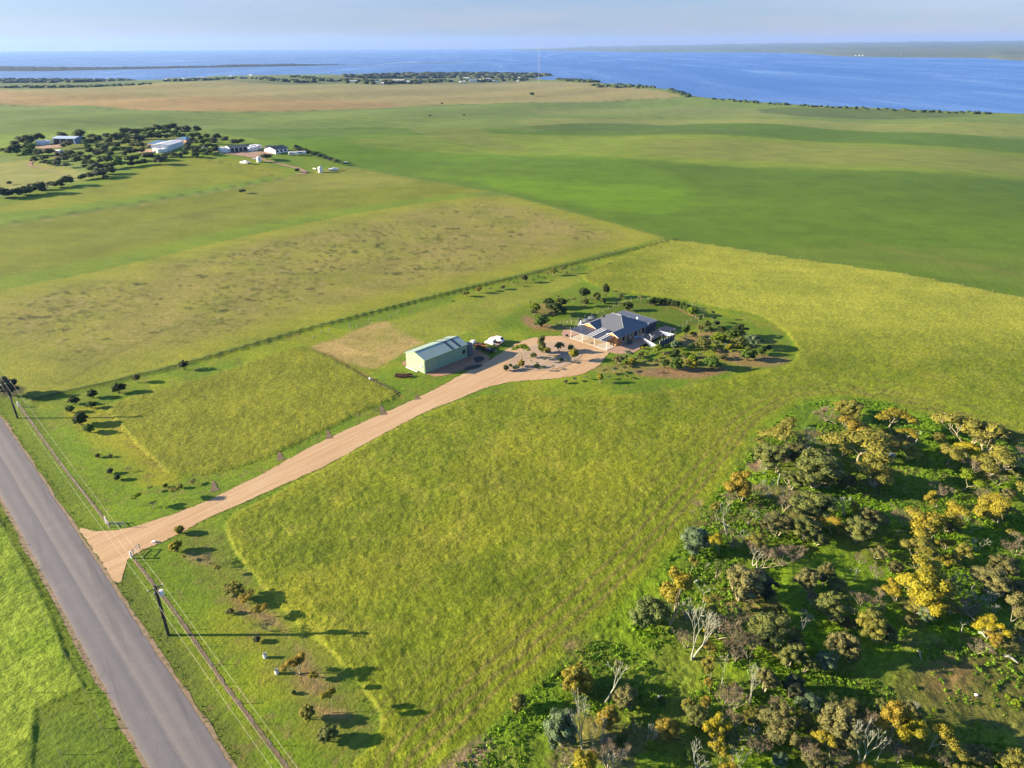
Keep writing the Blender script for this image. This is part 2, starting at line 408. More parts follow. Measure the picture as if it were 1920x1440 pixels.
# --- the big emerald crop
gk = edge(sG, 2.0)
paint(gk, col(88, 146, 30), col(74, 130, 24))
pp([(480, 262), (560, 262), (700, 252), (1000, 262), (1180, 300), (1300, 350), (1240, 400), (1040, 376), (900, 344), (800, 330), (660, 306), (560, 280)], 8, col(96, 168, 14), col(84, 150, 12), .85)
pp([(640, 262), (900, 250), (1240, 252), (1480, 262), (1920, 288), (2400, 310), (2400, 352), (1920, 338), (1560, 318), (1260, 304), (1000, 290), (780, 284)], 9, col(140, 174, 56), col(126, 160, 48), .8)
pp([(1240, 262), (1500, 270), (1920, 296), (2400, 320), (2400, 345), (1800, 318), (1400, 302), (1220, 288)], 8, col(160, 166, 84), None, .55)
pp([(660, 300), (1000, 296), (1300, 312), (1600, 330), (1920, 350), (2300, 400), (1920, 420), (1500, 372), (1150, 345), (850, 330)], 14, col(80, 136, 30), None, .5)
pp([(980, 238), (1200, 232), (1400, 244), (1350, 252), (1100, 250)], 5, col(88, 138, 52), None, .9)
pp([(770, 240), (900, 238), (930, 262), (1000, 282), (880, 272), (800, 254)], 5, col(150, 166, 78), None, .6)
pp([(1400, 470), (1600, 460), (1920, 470), (2300, 520), (1920, 545), (1700, 505)], 7, col(110, 150, 52), None, .6)
stroke([(1610, 455), (1720, 478), (1800, 492), (1920, 515), (2200, 560)], 2.5, 3, col(146, 142, 78), None, .6)
stroke([(1700, 485), (1800, 497), (1920, 520)], 6, 6, col(136, 150, 66), None, .5)
# tramlines of the sprayer
uu = (X * .98 + Y * -.2); tl = np.abs(((uu + 6 * (n_big - .5)) / 27) % 1 - .5) * 27
paint(gk * edge(1.0 - tl, .5) * (cell < 3), col(86, 132, 44), None, .35)
for P_, w_, f_, c_, k_ in (([(0, 195), (300, 207.5), (450, 210.5), (700, 204), (830, 197), (1000, 192), (1180, 187.5), (1285, 181)], 3.5, 2.5, (92, 108, 58), .8),
    ([(480, 212), (560, 217), (700, 219), (830, 218.5), (1000, 221), (1180, 226), (1300, 230)], 2.0, 2.0, (176, 164, 104), .55), ([(385, 242.5), (560, 238), (700, 237.5), (1000, 244)], 2.5, 2, (92, 128, 52), .7),
    ([(1000, 219), (1080, 221), (1160, 222), (1100, 224)], 8, 5, (104, 112, 64), .6), ([(0, 223), (200, 231), (420, 232)], 14, 9, (96, 132, 70), .6), ([(440, 214), (700, 226), (900, 232)], 9, 7, (150, 180, 78), .5),
    ([(900, 262), (1150, 258), (1400, 270), (1800, 296)], 2.2, 2.5, (170, 172, 96), .5), ([(700, 240), (900, 247), (1100, 252), (1250, 251)], 5, 4, (84, 134, 40), .5), ([(1180, 187), (1285, 190), (1400, 193), (1500, 199)], 2.5, 2, (120, 126, 78), .6),
    ([(1100, 158), (1140, 163), (1200, 166)], 6, 4, (104, 128, 78), .7), ([(1000, 207), (1150, 210), (1250, 213)], 2, 2, (128, 124, 76), .6)):
    stroke(P_, w_, f_, col(*c_), None, k_)
# --- farm paddocks left
pp([(-200, 330), (0, 305), (60, 300), (150, 320), (180, 330), (60, 352), (-200, 380)], 5, col(172, 180, 102), col(154, 166, 88))
pp([(-200, 258), (0, 250), (250, 240), (380, 244), (480, 262), (600, 296), (660, 315), (570, 330), (300, 372), (0, 420), (-200, 450), (-200, 400), (0, 372), (190, 330), (240, 318), (120, 300), (0, 290)], 4, col(120, 170, 46), col(100, 152, 38), 1, 0)
pp([(60, 262), (230, 256), (380, 250), (330, 262), (240, 285), (80, 275)], 5, col(132, 158, 62))
pp([(330, 300), (450, 298), (540, 318), (520, 330), (360, 352), (150, 382), (0, 400), (0, 385), (180, 350), (250, 322)], 7, col(156, 168, 52), col(138, 156, 42))
pp([(-200, 325), (0, 306), (70, 302), (120, 322), (100, 340), (0, 352), (-200, 375)], 5, col(170, 178, 98))
pp(PAD_D, 3, col(140, 156, 44), col(118, 136, 36), 1, 0)
pp([(-200, 560), (0, 520), (200, 482), (420, 432), (640, 392), (860, 362), (900, 366), (640, 408), (420, 452), (200, 504), (-200, 590)], 3, col(122, 168, 44), col(98, 146, 36), .85, 0)
pp([(560, 325), (660, 316), (780, 340), (700, 352), (560, 356), (420, 375)], 6, col(170, 176, 82), None, .6)
pp([(150, 440), (400, 392), (600, 372), (400, 420), (200, 462)], 8, col(140, 154, 60), None, .6)
# farm track, bare yards
stroke([(-100, 444), (0, 427), (200, 395), (380, 365), (480, 346), (540, 335), (568, 325)], 1.5, .9, col(176, 168, 100), None, .9)
stroke([(-100, 436), (0, 420), (200, 388), (380, 359), (480, 342), (545, 331)], 1.6, .9, col(84, 116, 44), None, .9)
stroke([(352, 297), (400, 302), (450, 312), (500, 322), (512, 332)], 1.6, 1, col(140, 132, 74), None, .8)
# --- rough northern paddock
cw = edge(sC, 1.2)
paint(cw, col(170, 172, 72), col(136, 146, 54))
patch = sstep(.38, .62, nz(16, 11, 4)); dmid = sstep(6, 26, sC + (n_mid - .5) * 10)
paint(cw * dmid * (.35 + .65 * patch), col(170, 160, 90), col(140, 136, 70), .75)
strw = sstep(40, 150, X + 120) * sstep(.3, .7, nz(22, 12, 3))
paint(cw * dmid * strw, col(194, 178, 112), col(152, 140, 84), .7)
paint(cw * sstep(14, 2, sC) , col(170, 176, 62), col(138, 150, 46), .9)
tus = sstep(.60, .72, nz(1.9, 21, 2)) * sstep(.35, .6, nz(30, 22, 2)) * dmid
paint(cw * tus, col(84, 96, 38), col(66, 80, 30), .55)
blob = sstep(.76, .84, fbm(X * .6, Y * 1.0, 2.6, 31, 2)) * dmid; paint(cw * blob, col(70, 88, 34), None, .85)
paint(cw * dmid * sstep(.62, .8, nz(1.7, 32, 2)), col(196, 182, 124), None, .5)
stroke([(60, 742), (110, 720), (150, 702), (200, 672), (330, 610)], .8, .8, col(96, 110, 44), None, .6)
stroke([(110, 735), (160, 714), (230, 700), (330, 668)], .7, .8, col(104, 116, 46), None, .5)
# --- the block's own mown ground
own = near_sdf(GP([(60, 753), (345, 686), (560, 624), (820, 557), (1000, 514), (1265, 450), (1400, 470), (1600, 700), (1500, 760), (760, 1530), (450, 1530), (290, 1130), (200, 985)]))
ow = edge(own, .8)
paint(ow, col(114, 164, 40), col(84, 136, 32))
paint(ow * sstep(.45, .7, nz(13, 41)), col(168, 184, 44), col(124, 156, 36), .8)
paint(ow * sstep(.52, .72, nz(5, 44)) * sstep(.3, .6, nz(24, 46)), col(168, 164, 60), col(132, 138, 48), .6)
pp([(572, 655), (640, 632), (700, 606), (740, 606), (770, 628), (800, 642), (775, 652), (700, 690), (660, 682)], 1.2, col(206, 182, 116), col(176, 160, 92))
paint(ow * edge(near_sdf(W2([(572, 655), (700, 606), (770, 628), (700, 690)])), 2) * sstep(.55, .75, nz(5, 43)), col(160, 160, 74), None, .45)
pp([(735, 606), (860, 565), (960, 542), (1060, 516), (1092, 513), (1090, 528), (1020, 560), (975, 575), (940, 596), (880, 622), (800, 642), (768, 626)], 2.0, col(162, 178, 68), col(132, 156, 50))
pp([(640, 640), (745, 604), (800, 596), (900, 560), (1000, 537), (960, 560), (900, 585), (800, 620), (700, 655)], 2.5, col(156, 170, 70), None, .35)
pp([(120, 770), (200, 760), (232, 800), (300, 870), (345, 892), (300, 915), (220, 900), (150, 820)], 1.8, col(176, 180, 44), col(138, 150, 38))
pp([(205, 768), (235, 795), (265, 835), (315, 882), (300, 885), (250, 840), (215, 800)], .9, col(178, 172, 60), None, .8)
pp([(585, 652), (650, 680), (748, 738), (742, 744), (640, 690), (570, 660)], .8, col(178, 158, 78), None, .8)
pp([(330, 990), (420, 1010), (460, 1070), (560, 1180), (640, 1260), (690, 1330), (690, 1400), (600, 1420), (520, 1290), (440, 1150), (360, 1050)], 2.5, col(134, 150, 62), col(104, 128, 44), .85)
for q, w in (([(440, 1110), (470, 1140), (520, 1150), (545, 1195), (500, 1170), (440, 1150)], .8), ([(560, 1210), (590, 1250), (610, 1300), (560, 1290)], .7), ([(570, 1320), (640, 1330), (660, 1350), (600, 1345)], .8),
             ([(355, 1035), (400, 1050), (395, 1060), (350, 1045)], .7), ([(1190, 694), (1260, 688), (1330, 690), (1372, 690), (1330, 705), (1260, 710), (1200, 704)], 1), ([(1290, 625), (1345, 622), (1340, 640), (1300, 650), (1270, 645)], .8),
             ([(1340, 650), (1400, 660), (1480, 672), (1470, 684), (1400, 688), (1350, 672)], .8), ([(985, 590), (1010, 602), (1030, 612), (1000, 616), (980, 600)], .9), ([(1030, 566), (1050, 580), (1020, 592), (1000, 578)], .6), ([(1168, 578), (1190, 584), (1170, 587)], .9),
             ([(1110, 690), (1180, 680), (1260, 672), (1330, 668), (1250, 690), (1150, 700)], .5), ([(1000, 600), (1040, 610), (1075, 612), (1060, 618), (1010, 617)], .7)):
    pp(q, 1.2, col(186, 150, 112), col(140, 122, 80), w)
# lawn of the house yard
pp([(1075, 600), (1110, 590), (1160, 572), (1210, 560), (1280, 570), (1318, 590), (1310, 605), (1255, 622), (1200, 600)], 1.0, col(96, 140, 38), col(78, 124, 30))
stroke([(1218, 571), (1255, 573), (1275, 580), (1292, 590), (1305, 592)], 1.0, .5, col(186, 152, 110), None, .9)
# roadside verge, ploughed line under the fence
pp([(40, 770), (110, 850), (200, 975), (150, 985), (60, 860), (0, 780), (-60, 690), (0, 700)], 1.2, col(116, 158, 36), col(94, 134, 34))
pp([(236, 1080), (300, 1150), (420, 1330), (500, 1450), (432, 1450), (300, 1225), (228, 1100)], 1.2, col(108, 140, 44), col(92, 118, 48))
pp([(95, 840), (170, 930), (230, 985), (330, 945), (280, 915), (220, 870), (130, 790)], 3.5, col(118, 176, 30), col(86, 146, 24), .8)
pp([(300, 1060), (380, 1150), (520, 1340), (560, 1450), (520, 1450), (420, 1290), (330, 1150), (270, 1070)], 3.5, col(116, 166, 36), col(92, 142, 28), .8)
# --- paddock with the tall grass
aw = edge(sA + (n_sm - .5) * .9, .5); bw = edge(sB + (n_sm - .5) * .8, .45)
diag = fbm((X + Y) * .7071 * .45, (X - Y) * .7071, 14, 51, 3)
paint(aw, col(162, 172, 46), col(118, 138, 32))
paint(aw * (1 - .6 * sstep(28, 90, X) * sstep(175, 235, Y)) * sstep(.33, .56, diag), col(130, 160, 34), col(92, 126, 24), .85)
paint(aw * sstep(.5, .8, fbm(X, Y, 3.2, 57, 2)), col(186, 182, 78), None, .35)
east = sstep(28, 90, X) * sstep(175, 235, Y)
paint(aw * east, col(192, 198, 78), col(158, 170, 58), .9)
sAW = near_sdf(poly_W)
gz = sstep(-26, -3, sAW) * sstep(.2, .6, diag + .15)
paint(aw * gz, col(142, 176, 34), col(100, 136, 24), .75)
paint(aw * sstep(3.5, .2, sA) * (1 - east), col(168, 178, 48), None, .35)
paint(bw, col(158, 166, 50), col(126, 140, 36))
paint(bw * sstep(.45, .68, fbm(X * .5 + Y * .5, X - Y, 12, 53, 3)), col(140, 154, 40), None, .6)
# tractor lines along the woodland edge
for off in (-3.2, -5.0, -7.4, -9.2, -12.0, -13.8):
    dl = np.abs(sAW - off + (n_mid - .5) * 1.4)
    paint(edge(.38 - dl, .28) * sstep(0, 20, 240 - Y) * (np.abs(off + 4) < 4 or .0 + .6), col(172, 160, 86), col(84, 96, 34), .95 if off > -8 else .65)
# --- undergrowth among the trees
ww = edge(sW + (n_mid - .5) * 5, 2.2)
paint(ww, col(114, 172, 38), col(72, 128, 26))
paint(ww * sstep(.42, .62, nz(11, 61)), col(136, 200, 34), col(88, 152, 26), .75)
paint(ww * sstep(.52, .7, nz(17, 62)), col(132, 140, 66), col(96, 106, 48), .55)
paint(ww * sstep(.60, .72, nz(8, 63)), col(160, 128, 98), col(110, 96, 64), .6)
pp([(1680, 1250), (1760, 1235), (1850, 1228), (1960, 1240), (2100, 1330), (1980, 1400), (1840, 1390), (1740, 1380), (1700, 1320)], 3.5, col(128, 126, 66), col(96, 104, 48), .9)
pp([(1790, 1240), (1840, 1250), (1800, 1300), (1740, 1290)], 2, col(168, 130, 96), None, .5)
for q in ([(900, 1380), (930, 1395), (880, 1450), (820, 1450)], [(1060, 1210), (1082, 1200), (1075, 1220)], [(1295, 940), (1318, 938), (1312, 952)], [(1290, 958), (1305, 956), (1300, 965)], [(1400, 870), (1430, 862), (1420, 885)]):
    pp(q, .9, col(190, 158, 132), col(150, 132, 96), .9)
pp([(1080, 1200), (1140, 1195), (1180, 1235), (1150, 1260), (1080, 1240)], 2.5, col(136, 138, 60), col(100, 108, 40), .8)
pp([(1120, 1170), (1200, 1080), (1260, 1120), (1200, 1240), (1150, 1230)], 3, col(134, 182, 36), col(96, 150, 26), .7)
# left of the road: rank green paddock
lr = near_sdf(GP([(-700, 300), (-100, 760), (0, 925), (70, 1070), (130, 1190), (150, 1280), (215, 1400), (260, 1500), (-1200, 1600), (-1400, 700)]))
paint(edge(lr, 1), col(112, 148, 36), col(82, 118, 28))
lp = near_sdf(GP([(-700, 420), (-60, 900), (0, 975), (50, 1060), (100, 1160), (125, 1230), (160, 1290), (70, 1330), (60, 1460), (-900, 1600), (-1400, 800)]))
paint(edge(lp, .6), col(132, 184, 42), col(92, 142, 30))
paint(edge(lp, 1) * sstep(.45, .62, nz(9, 71)), col(160, 196, 66), col(116, 160, 42), .7)
pp([(60, 1370), (150, 1330), (215, 1400), (250, 1460), (60, 1470)], 1.5, col(104, 160, 40), col(64, 112, 28), .8)
# bush island by the far pole
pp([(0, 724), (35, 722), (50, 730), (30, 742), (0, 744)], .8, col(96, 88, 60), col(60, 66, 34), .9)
tall0 = np.maximum(aw, bw)
# far coast land tone, sand at the waterline
paint(sstep(16, 4, sdc) * sstep(-3, 1, sdc) * (R > 700), col(176, 158, 124), None, .55)
spk = sstep(.66, .78, nz(1.5, 15, 2)) * (R < 260) * (1 - ww); paint(spk * ow * (1 - tall0), col(150, 132, 84), None, .45)
big = .86 + .28 * n_big; cA *= big[:, None]; cB *= (.88 + .24 * nz(6, 9))[:, None]

# relief: tall grass stands proud of the mown strips, weeds are lumpy
amp = .24 * edge(sA + (n_sm - .5) * .9, .35) * sstep(-3, -16, sAW) + .24 * edge(sB + (n_sm - .5) * .8, .3) + .18 * edge(lp, .3)
lump = np.zeros(len(X))
for wl, am, sd_ in ((.7, .16, 81), (1.6, .20, 82), (4.0, .22, 83)):
    lump += am * (fbm(X, Y, wl, sd_, 2) - .5) * np.clip((wl * 1.6 - cell) / (wl * .8), 0, 1)
tall = np.maximum(edge(sA, .5), edge(sB, .5))
Z += amp + lump * (.8 * tall + 1.0 * edge(lp, .5) + 1.5 * ww * (1 - tall) + .35 * cw * (R < 600) + .12 * ow)
# the grass left uncut under the boundary fence
bd = np.full(len(X), 99.); bd[idx] = ldist(X[idx], Y[idx], bound)
Z += .55 * sstep(1.3, .4, bd) * (R < 420) * (.7 + .6 * n_sm)
paint(sstep(1.1, .5, bd) * (R < 420), col(70, 86, 30), col(48, 62, 24), .85)  # dark line along the fence: rank grass with its shadow put into the colour

q = np.arange(nA * nR).reshape(nR, nA)
q2 = np.roll(q, -1, axis=1)
Fq = np.stack([q[:-1], q[1:], q2[1:], q2[:-1]], -1).reshape(-1, 4)
cen = (Z[Fq[:, 0]] > SEA - 2) | (Z[Fq[:, 2]] > SEA - 2); Fq = Fq[cen]
V = np.stack([X, Y, Z], 1); V = np.concatenate([V, [[0, 0, 0]]])
Ft = [(len(X), q[0, (i + 1) % nA], q[0, i]) for i in range(nA)]
me = mesh_np('ground', V, Fq[:, ::-1], [t for t in Ft], True)
tex = np.clip(.70 + .30 * np.maximum(tall, np.maximum(edge(lp, .5), ww)) - .35 * (sstep(1000, 1800, R)), 0, 1)
# tex drives how strong the fine grain is
for nm, arr in (('col_a', cA), ('col_b', cB)):
    at = me.color_attributes.new(nm, 'FLOAT_COLOR', 'POINT')
    full = np.ones((len(V), 4), np.float32); full[:-1, :3] = np.clip(arr, 0, 1); full[-1, :3] = arr[0]
    full[:-1, 3] = tex
    at.data.foreach_set('color', full.ravel())

m, t, b, o = nt_new('grassland')
pos = N(t, 'ShaderNodeNewGeometry').outputs['Position']
ca = N(t, 'ShaderNodeVertexColor', layer_name='col_a'); cb = N(t, 'ShaderNodeVertexColor', layer_name='col_b')
n1 = noise(t, pos, .8, 5, .66); n2 = noise(t, pos, 2.2, 4, .6)
n3 = noise(t, striped(t, .4, 1.25, 46), .9, 4, .6)
f = ramp(t, math_(t, 'ADD', math_(t, 'MULTIPLY', n1, .45), math_(t, 'MULTIPLY', n3, .55)), [(.38, (0, 0, 0)), (.62, (1, 1, 1))])
c0 = mixc(t, ca.outputs['Color'], cb.outputs['Color'], f)
g2 = ramp(t, n2, [(.28, (.48, .54, .45)), (.5, (1, 1, 1)), (.70, (1.42, 1.36, 1.5))])
c1 = mixc(t, c0, g2, math_(t, 'MULTIPLY', ca.outputs['Alpha'], .8), 'MULTIPLY')
# dry heads flecked through the grass
fl = ramp(t, noise(t, pos, 1.1, 5, .7), [(.60, (0, 0, 0)), (.70, (1, 1, 1))])
c2 = mixc(t, c1, mixc(t, c1, (1.45, 1.3, 1.6), 1.0, 'MULTIPLY'), math_(t, 'MULTIPLY', math_(t, 'MULTIPLY', fl, .7), ca.outputs['Alpha']))
b.inputs['Specular IOR Level'].default_value = .15
n4 = ramp(t, noise(t, pos, .045, 6, .62), [(.32, (.80, .84, .80)), (.5, (1, 1, 1)), (.68, (1.16, 1.12, 1.14))]); n5 = ramp(t, noise(t, striped(t, .03, .16, -12), 1.0, 5, .6), [(.35, (.88, .90, .88)), (.65, (1.10, 1.08, 1.08))])
c2 = mixc(t, mixc(t, c2, n4, 1.0, 'MULTIPLY'), n5, .8, 'MULTIPLY')
hh = math_(t, 'ADD', math_(t, 'MULTIPLY', n1, .6), math_(t, 'MULTIPLY', n2, .4))
t.links.new(c2, b.inputs['Base Color']); b.inputs['Roughness'].default_value = .85
bump(t, b, hh, ca.outputs['Alpha'], .38)
gobj = link('ground', me, m); tag(gobj, 'open grassland of paddocks, crops and woodland floor running to the bay', None, None, 'structure')

# ------------------------------------------------------------------ sea
rs = [1100 * 1.16 ** i for i in range(23)]; rs = [r_ for r_ in rs if r_ < 30000] + [30000]
ang = np.radians(np.arange(-75, 75.1, 3)); SV = []; SF = []
for r_ in rs:
    for a_ in ang: SV.append((r_ * math.sin(a_), r_ * math.cos(a_), SEA))
k = len(ang)
for i in range(len(rs) - 1):
    for j in range(k - 1): SF.append((i * k + j, i * k + j + 1, (i + 1) * k + j + 1, (i + 1) * k + j))
m, t, b, o = nt_new('sea_water')
pos = N(t, 'ShaderNodeNewGeometry').outputs['Position']
mp = N(t, 'ShaderNodeMapping'); mp.inputs['Scale'].default_value = (.0011, .00028, 1); t.links.new(pos, mp.inputs[0])
big = noise(t, mp.outputs[0], 1.0, 5, .6, .4)
mp2 = N(t, 'ShaderNodeMapping'); mp2.inputs['Scale'].default_value = (.004, .0007, 1); mp2.inputs['Rotation'].default_value = (0, 0, .12); t.links.new(pos, mp2.inputs[0])
slk = noise(t, mp2.outputs[0], 1.0, 4, .6, .6)
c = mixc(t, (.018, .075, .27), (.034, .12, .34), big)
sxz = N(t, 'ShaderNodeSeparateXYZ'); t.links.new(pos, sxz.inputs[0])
c = mixc(t, c, (.085, .135, .215), ramp(t, math_(t, 'ADD', math_(t, 'DIVIDE', math_(t, 'SUBTRACT', 1200, sxz.outputs[0]), 7000), math_(t, 'MULTIPLY', big, .25)), [(.15, (0, 0, 0)), (.75, (.85, .85, .85))]))   # paler toward the sun: glitter and sky reflection put into the base colour
c = mixc(t, c, (.11, .21, .42), ramp(t, slk, [(.58, (0, 0, 0)), (.75, (.6, .6, .6))]))
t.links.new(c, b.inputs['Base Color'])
t.links.new(ramp(t, slk, [(.4, (.38, .38, .38)), (.75, (.16, .16, .16))]), b.inputs['Roughness'])
b.inputs['Specular IOR Level'].default_value = .35
bump(t, b, noise(t, pos, .12, 4, .65), .9, 1.6)
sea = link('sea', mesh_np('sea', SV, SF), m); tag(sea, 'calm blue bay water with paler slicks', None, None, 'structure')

# ------------------------------------------------------------------ low spit of scrub across the bay, far shore
def land_px(name, low, high, z_of, seedn, nrow=14, label='', d_far=None, cols=((40, 56, 44), (58, 74, 56))):
    """sheet between a near waterline and a far line, both traced on the sea"""
    V = []; n = len(low)
    for j in range(nrow + 1):
        s = j / nrow
        for i in range(n):
            V.append((low[i][0] * (1 - s) + high[i][0] * s, low[i][1] * (1 - s) + high[i][1] * s, z_of(s, i)))
    Fq = [(j * n + i, j * n + i + 1, (j + 1) * n + i + 1, (j + 1) * n + i) for j in range(nrow) for i in range(n - 1)]
    m, t, b, o = nt_new(name + '_surface'); pos = N(t, 'ShaderNodeNewGeometry').outputs['Position']
    mp = N(t, 'ShaderNodeMapping'); mp.inputs['Scale'].default_value = (.0011, .00045, 1) if d_far else (.01, .01, 1); t.links.new(pos, mp.inputs[0])
    nn = noise(t, mp.outputs[0], 1.0, 5, .6)
    c = ramp(t, nn, [(.35, tuple(col(*cols[0]))), (.55, tuple(col(*cols[1]))), (.68, tuple(col(*(cols[2] if len(cols) > 2 else cols[1]))))])
    t.links.new(c, b.inputs['Base Color']); b.inputs['Roughness'].default_value = .9; b.inputs['Specular IOR Level'].default_value = .1
    o_ = link(name, mesh_np(name, V, Fq, None, True), m); tag(o_, label, None, None, 'structure'); return o_
def seaP(pts): x, y = unp([p[0] for p in pts], [p[1] for p in pts], SEA); return list(zip(x, y))
def resamp(pts, n):
    P = np.array(pts, float); d = np.concatenate([[0], np.cumsum(np.hypot(*np.diff(P, axis=0).T))]); s = np.linspace(0, d[-1], n)
    return list(zip(np.interp(s, d, P[:, 0]), np.interp(s, d, P[:, 1])))
rng = np.random.default_rng(4)
n_ = 260
lo = seaP(resamp([(-300, 135), (0, 133.6), (90, 133.5), (180, 131.2), (300, 128.6), (420, 126.4), (560, 123.8), (655, 121.8)], n_))
hi = seaP(resamp([(-300, 123), (0, 124), (90, 125.5), (180, 126.6), (300, 125.4), (400, 123.6), (425, 122), (560, 120.4), (655, 120.8)], n_))
hs = rng.uniform(2, 6.5, n_)
land_px('island_spit', lo, hi, lambda s, i: SEA - .5 + (hs[i] * (1 if .05 < s < .95 else 0)) * min(1, (n_ - i) / 30), 1, 8, 'long low spit of dark scrub lying across the bay')
lo = seaP(resamp([(650, 121.6), (760, 119.7), (870, 118.6)], 40)); hi = seaP(resamp([(650, 120.7), (760, 118.9), (870, 118.3)], 40))
land_px('sand_bar', lo, hi, lambda s, i: SEA + (.9 if 0 < s < 1 else -.3), 1, 3, 'thin sand bar trailing from the spit', None, ((150, 150, 130), (130, 130, 110)))
low_px = [(930, 95.0), (1000, 95.6), (1100, 96.2), (1200, 98.2), (1330, 98), (1430, 98.5), (1500, 100), (1545, 103.5), (1570, 105.5), (1650, 107.5), (1750, 108), (1850, 109), (1885, 112.5), (1920, 114), (2100, 120), (2500, 135)]
n_ = 220
lp_ = resamp(low_px, n_); lo = seaP(lp_)
far_xy = []; ztop = []
for px_, _ in lp_:
    u_, hf_, dn_ = ray(px_, 90.); k_ = 26000. / float(hf_); far_xy.append((float(u_) * k_, 26000.))
    skyl = np.interp(px_, [800, 1000, 1200, 1400, 1600, 1920, 2500], [93, 89.6, 85.6, 81.8, 79.2, 75.8, 70]) + .25 * math.sin(px_ * .05) + .2 * math.sin(px_ * .021)
    u2, hf2, dn2 = ray(px_, skyl); ztop.append(CAM_H - float(dn2) * 26000. / float(hf2))
rn = fbm(np.arange(n_) * 1.0, np.zeros(n_), 9, 3, 3)
def zf(s, i):
    w = min(1, max(0, (i - 3) / 20)); e = s ** .8
    return SEA - 1 + (6 * min(1, s * 30) + (ztop[i] - SEA - 5) * e) * w + (2 * math.sin(i * .9 + s * 17) * s * 4) * w
land_px('far_hills', lo, far_xy, zf, 2, 46, 'low hazy farmland rising behind the bay to the skyline', 1, ((66, 94, 78), (118, 142, 104), (168, 164, 130)))
# ------------------------------------------------------------------ road, driveway, garden beds
def sheet(name, pts, z, mat, label=None, kind='structure', jit=0.0, parent=None, step=1.2, seedn=0):
    """flat sheet with a slightly ragged outline, made of a clipped grid so it follows the ground"""
    P = []
    n = len(pts); rg = random.Random(seedn)
    for i in range(n):
        a = Vector(pts[i][:2]); b = Vector(pts[(i + 1) % n][:2]); L = (b - a).length; k = max(1, int(L / step))
        nn = Vector((-(b - a).y, (b - a).x)).normalized() if L > 0 else Vector((0, 0))
        for j in range(k):
            q_ = a.lerp(b, j / k) + nn * rg.uniform(-jit, jit) + nn * jit * 1.6 * (float(vnoise(np.array([(a.lerp(b, j / k)).x / 3.1]), np.array([(a.lerp(b, j / k)).y / 3.1]), seedn)[0]) - .5)
            P.append(q_)
    bm = bmesh.new(); vs = [bm.verts.new((p.x, p.y, z)) for p in P]; f = bm.faces.new(vs)
    bmesh.ops.triangulate(bm, faces=[f], ngon_method='EAR_CLIP')
    bmesh.ops.recalc_face_normals(bm, faces=bm.faces)
    for f in bm.faces:
        if f.normal.z < 0: f.normal_flip()
    me = bpy.data.meshes.new(name); bm.to_mesh(me); bm.free()
    o_ = link(name, me, mat, parent); tag(o_, label, None, None, kind); return o_

roadL = GP(ROAD_PX_L); roadR = GP(ROAD_PX_R)
# straight road frame: fit axis from visible edge points
ax = Vector(roadR[9]) - Vector(roadR[2]); rdir = ax.normalized(); rnor = Vector((rdir.y, -rdir.x))
if rnor.x > 0: rnor = -rnor                         # towards the left verge
c0_ = Vector(roadR[2])
def road_st(p): d_ = Vector(p[:2]) - c0_; return d_.dot(rdir), d_.dot(rnor)

def road_mat():
    m, t, b, o = nt_new('asphalt')
    uv = N(t, 'ShaderNodeUVMap'); pos = N(t, 'ShaderNodeNewGeometry').outputs['Position']
    s = N(t, 'ShaderNodeSeparateXYZ'); t.links.new(uv.outputs[0], s.inputs[0])
    mp = N(t, 'ShaderNodeMapping'); mp.inputs['Scale'].default_value = (1.0, .03, 1); t.links.new(uv.outputs[0], mp.inputs[0])
    wob = noise(t, mp.outputs[0], 2.0, 3)
    across = math_(t, 'ADD', s.outputs[0], math_(t, 'MULTIPLY', math_(t, 'SUBTRACT', wob, .5), .9))
    band = ramp(t, math_(t, 'DIVIDE', across, 7.4), [(.0, lin((116, 108, 104))), (.10, lin((102, 97, 95))), (.24, lin((118, 111, 105))), (.36, lin((106, 100, 98))),
                                                    (.50, lin((120, 112, 106))), (.56, lin((92, 89, 91))), (.72, lin((101, 97, 97))), (.86, lin((90, 87, 90))), (1, lin((104, 98, 95)))])
    grit = noise(t, pos, 9.0, 4, .75); g3 = noise(t, pos, .35, 4)
    c = mixc(t, band, (.55, .55, .55), ramp(t, grit, [(.35, (.5, .5, .5)), (.5, (0, 0, 0))]), 'MULTIPLY')
    c = mixc(t, c, (1.25, 1.22, 1.2), ramp(t, g3, [(.5, (0, 0, 0)), (.75, (.6, .6, .6))]), 'MULTIPLY')
    pt = ramp(t, noise(t, striped(t, .012, .5, 127), 1.0, 2), [(.60, (0, 0, 0)), (.63, (1, 1, 1))])
    c = mixc(t, c, (.84, .84, .86), math_(t, 'MULTIPLY', pt, .8), 'MULTIPLY')
    vr = N(t, 'ShaderNodeTexVoronoi', feature='DISTANCE_TO_EDGE'); vr.inputs['Scale'].default_value = .22; t.links.new(pos, vr.inputs['Vector'])
    crk = ramp(t, vr.outputs[0], [(.0, (1, 1, 1)), (.012, (0, 0, 0))]); c = mixc(t, c, (.62, .62, .62), math_(t, 'MULTIPLY', crk, math_(t, 'MULTIPLY', g3, .8)), 'MULTIPLY')
    k = mixc(t, c, (.80, .85, .93), 1.0, 'MULTIPLY')
    t.links.new(k, b.inputs['Base Color']); b.inputs['Roughness'].default_value = .85
    bump(t, b, grit, .5, .02); return m
M_road = road_mat()
wL, wR = 7.35, 0.0
V = []; Fq = []; uvs = []
rg = random.Random(3); s0, s1 = -260, 230; ns = 700; cross = [-.05, .25, 2.4, 3.7, 5.1, 7.1, 7.4]
camber = [0, .05, .09, .11, .09, .05, 0]
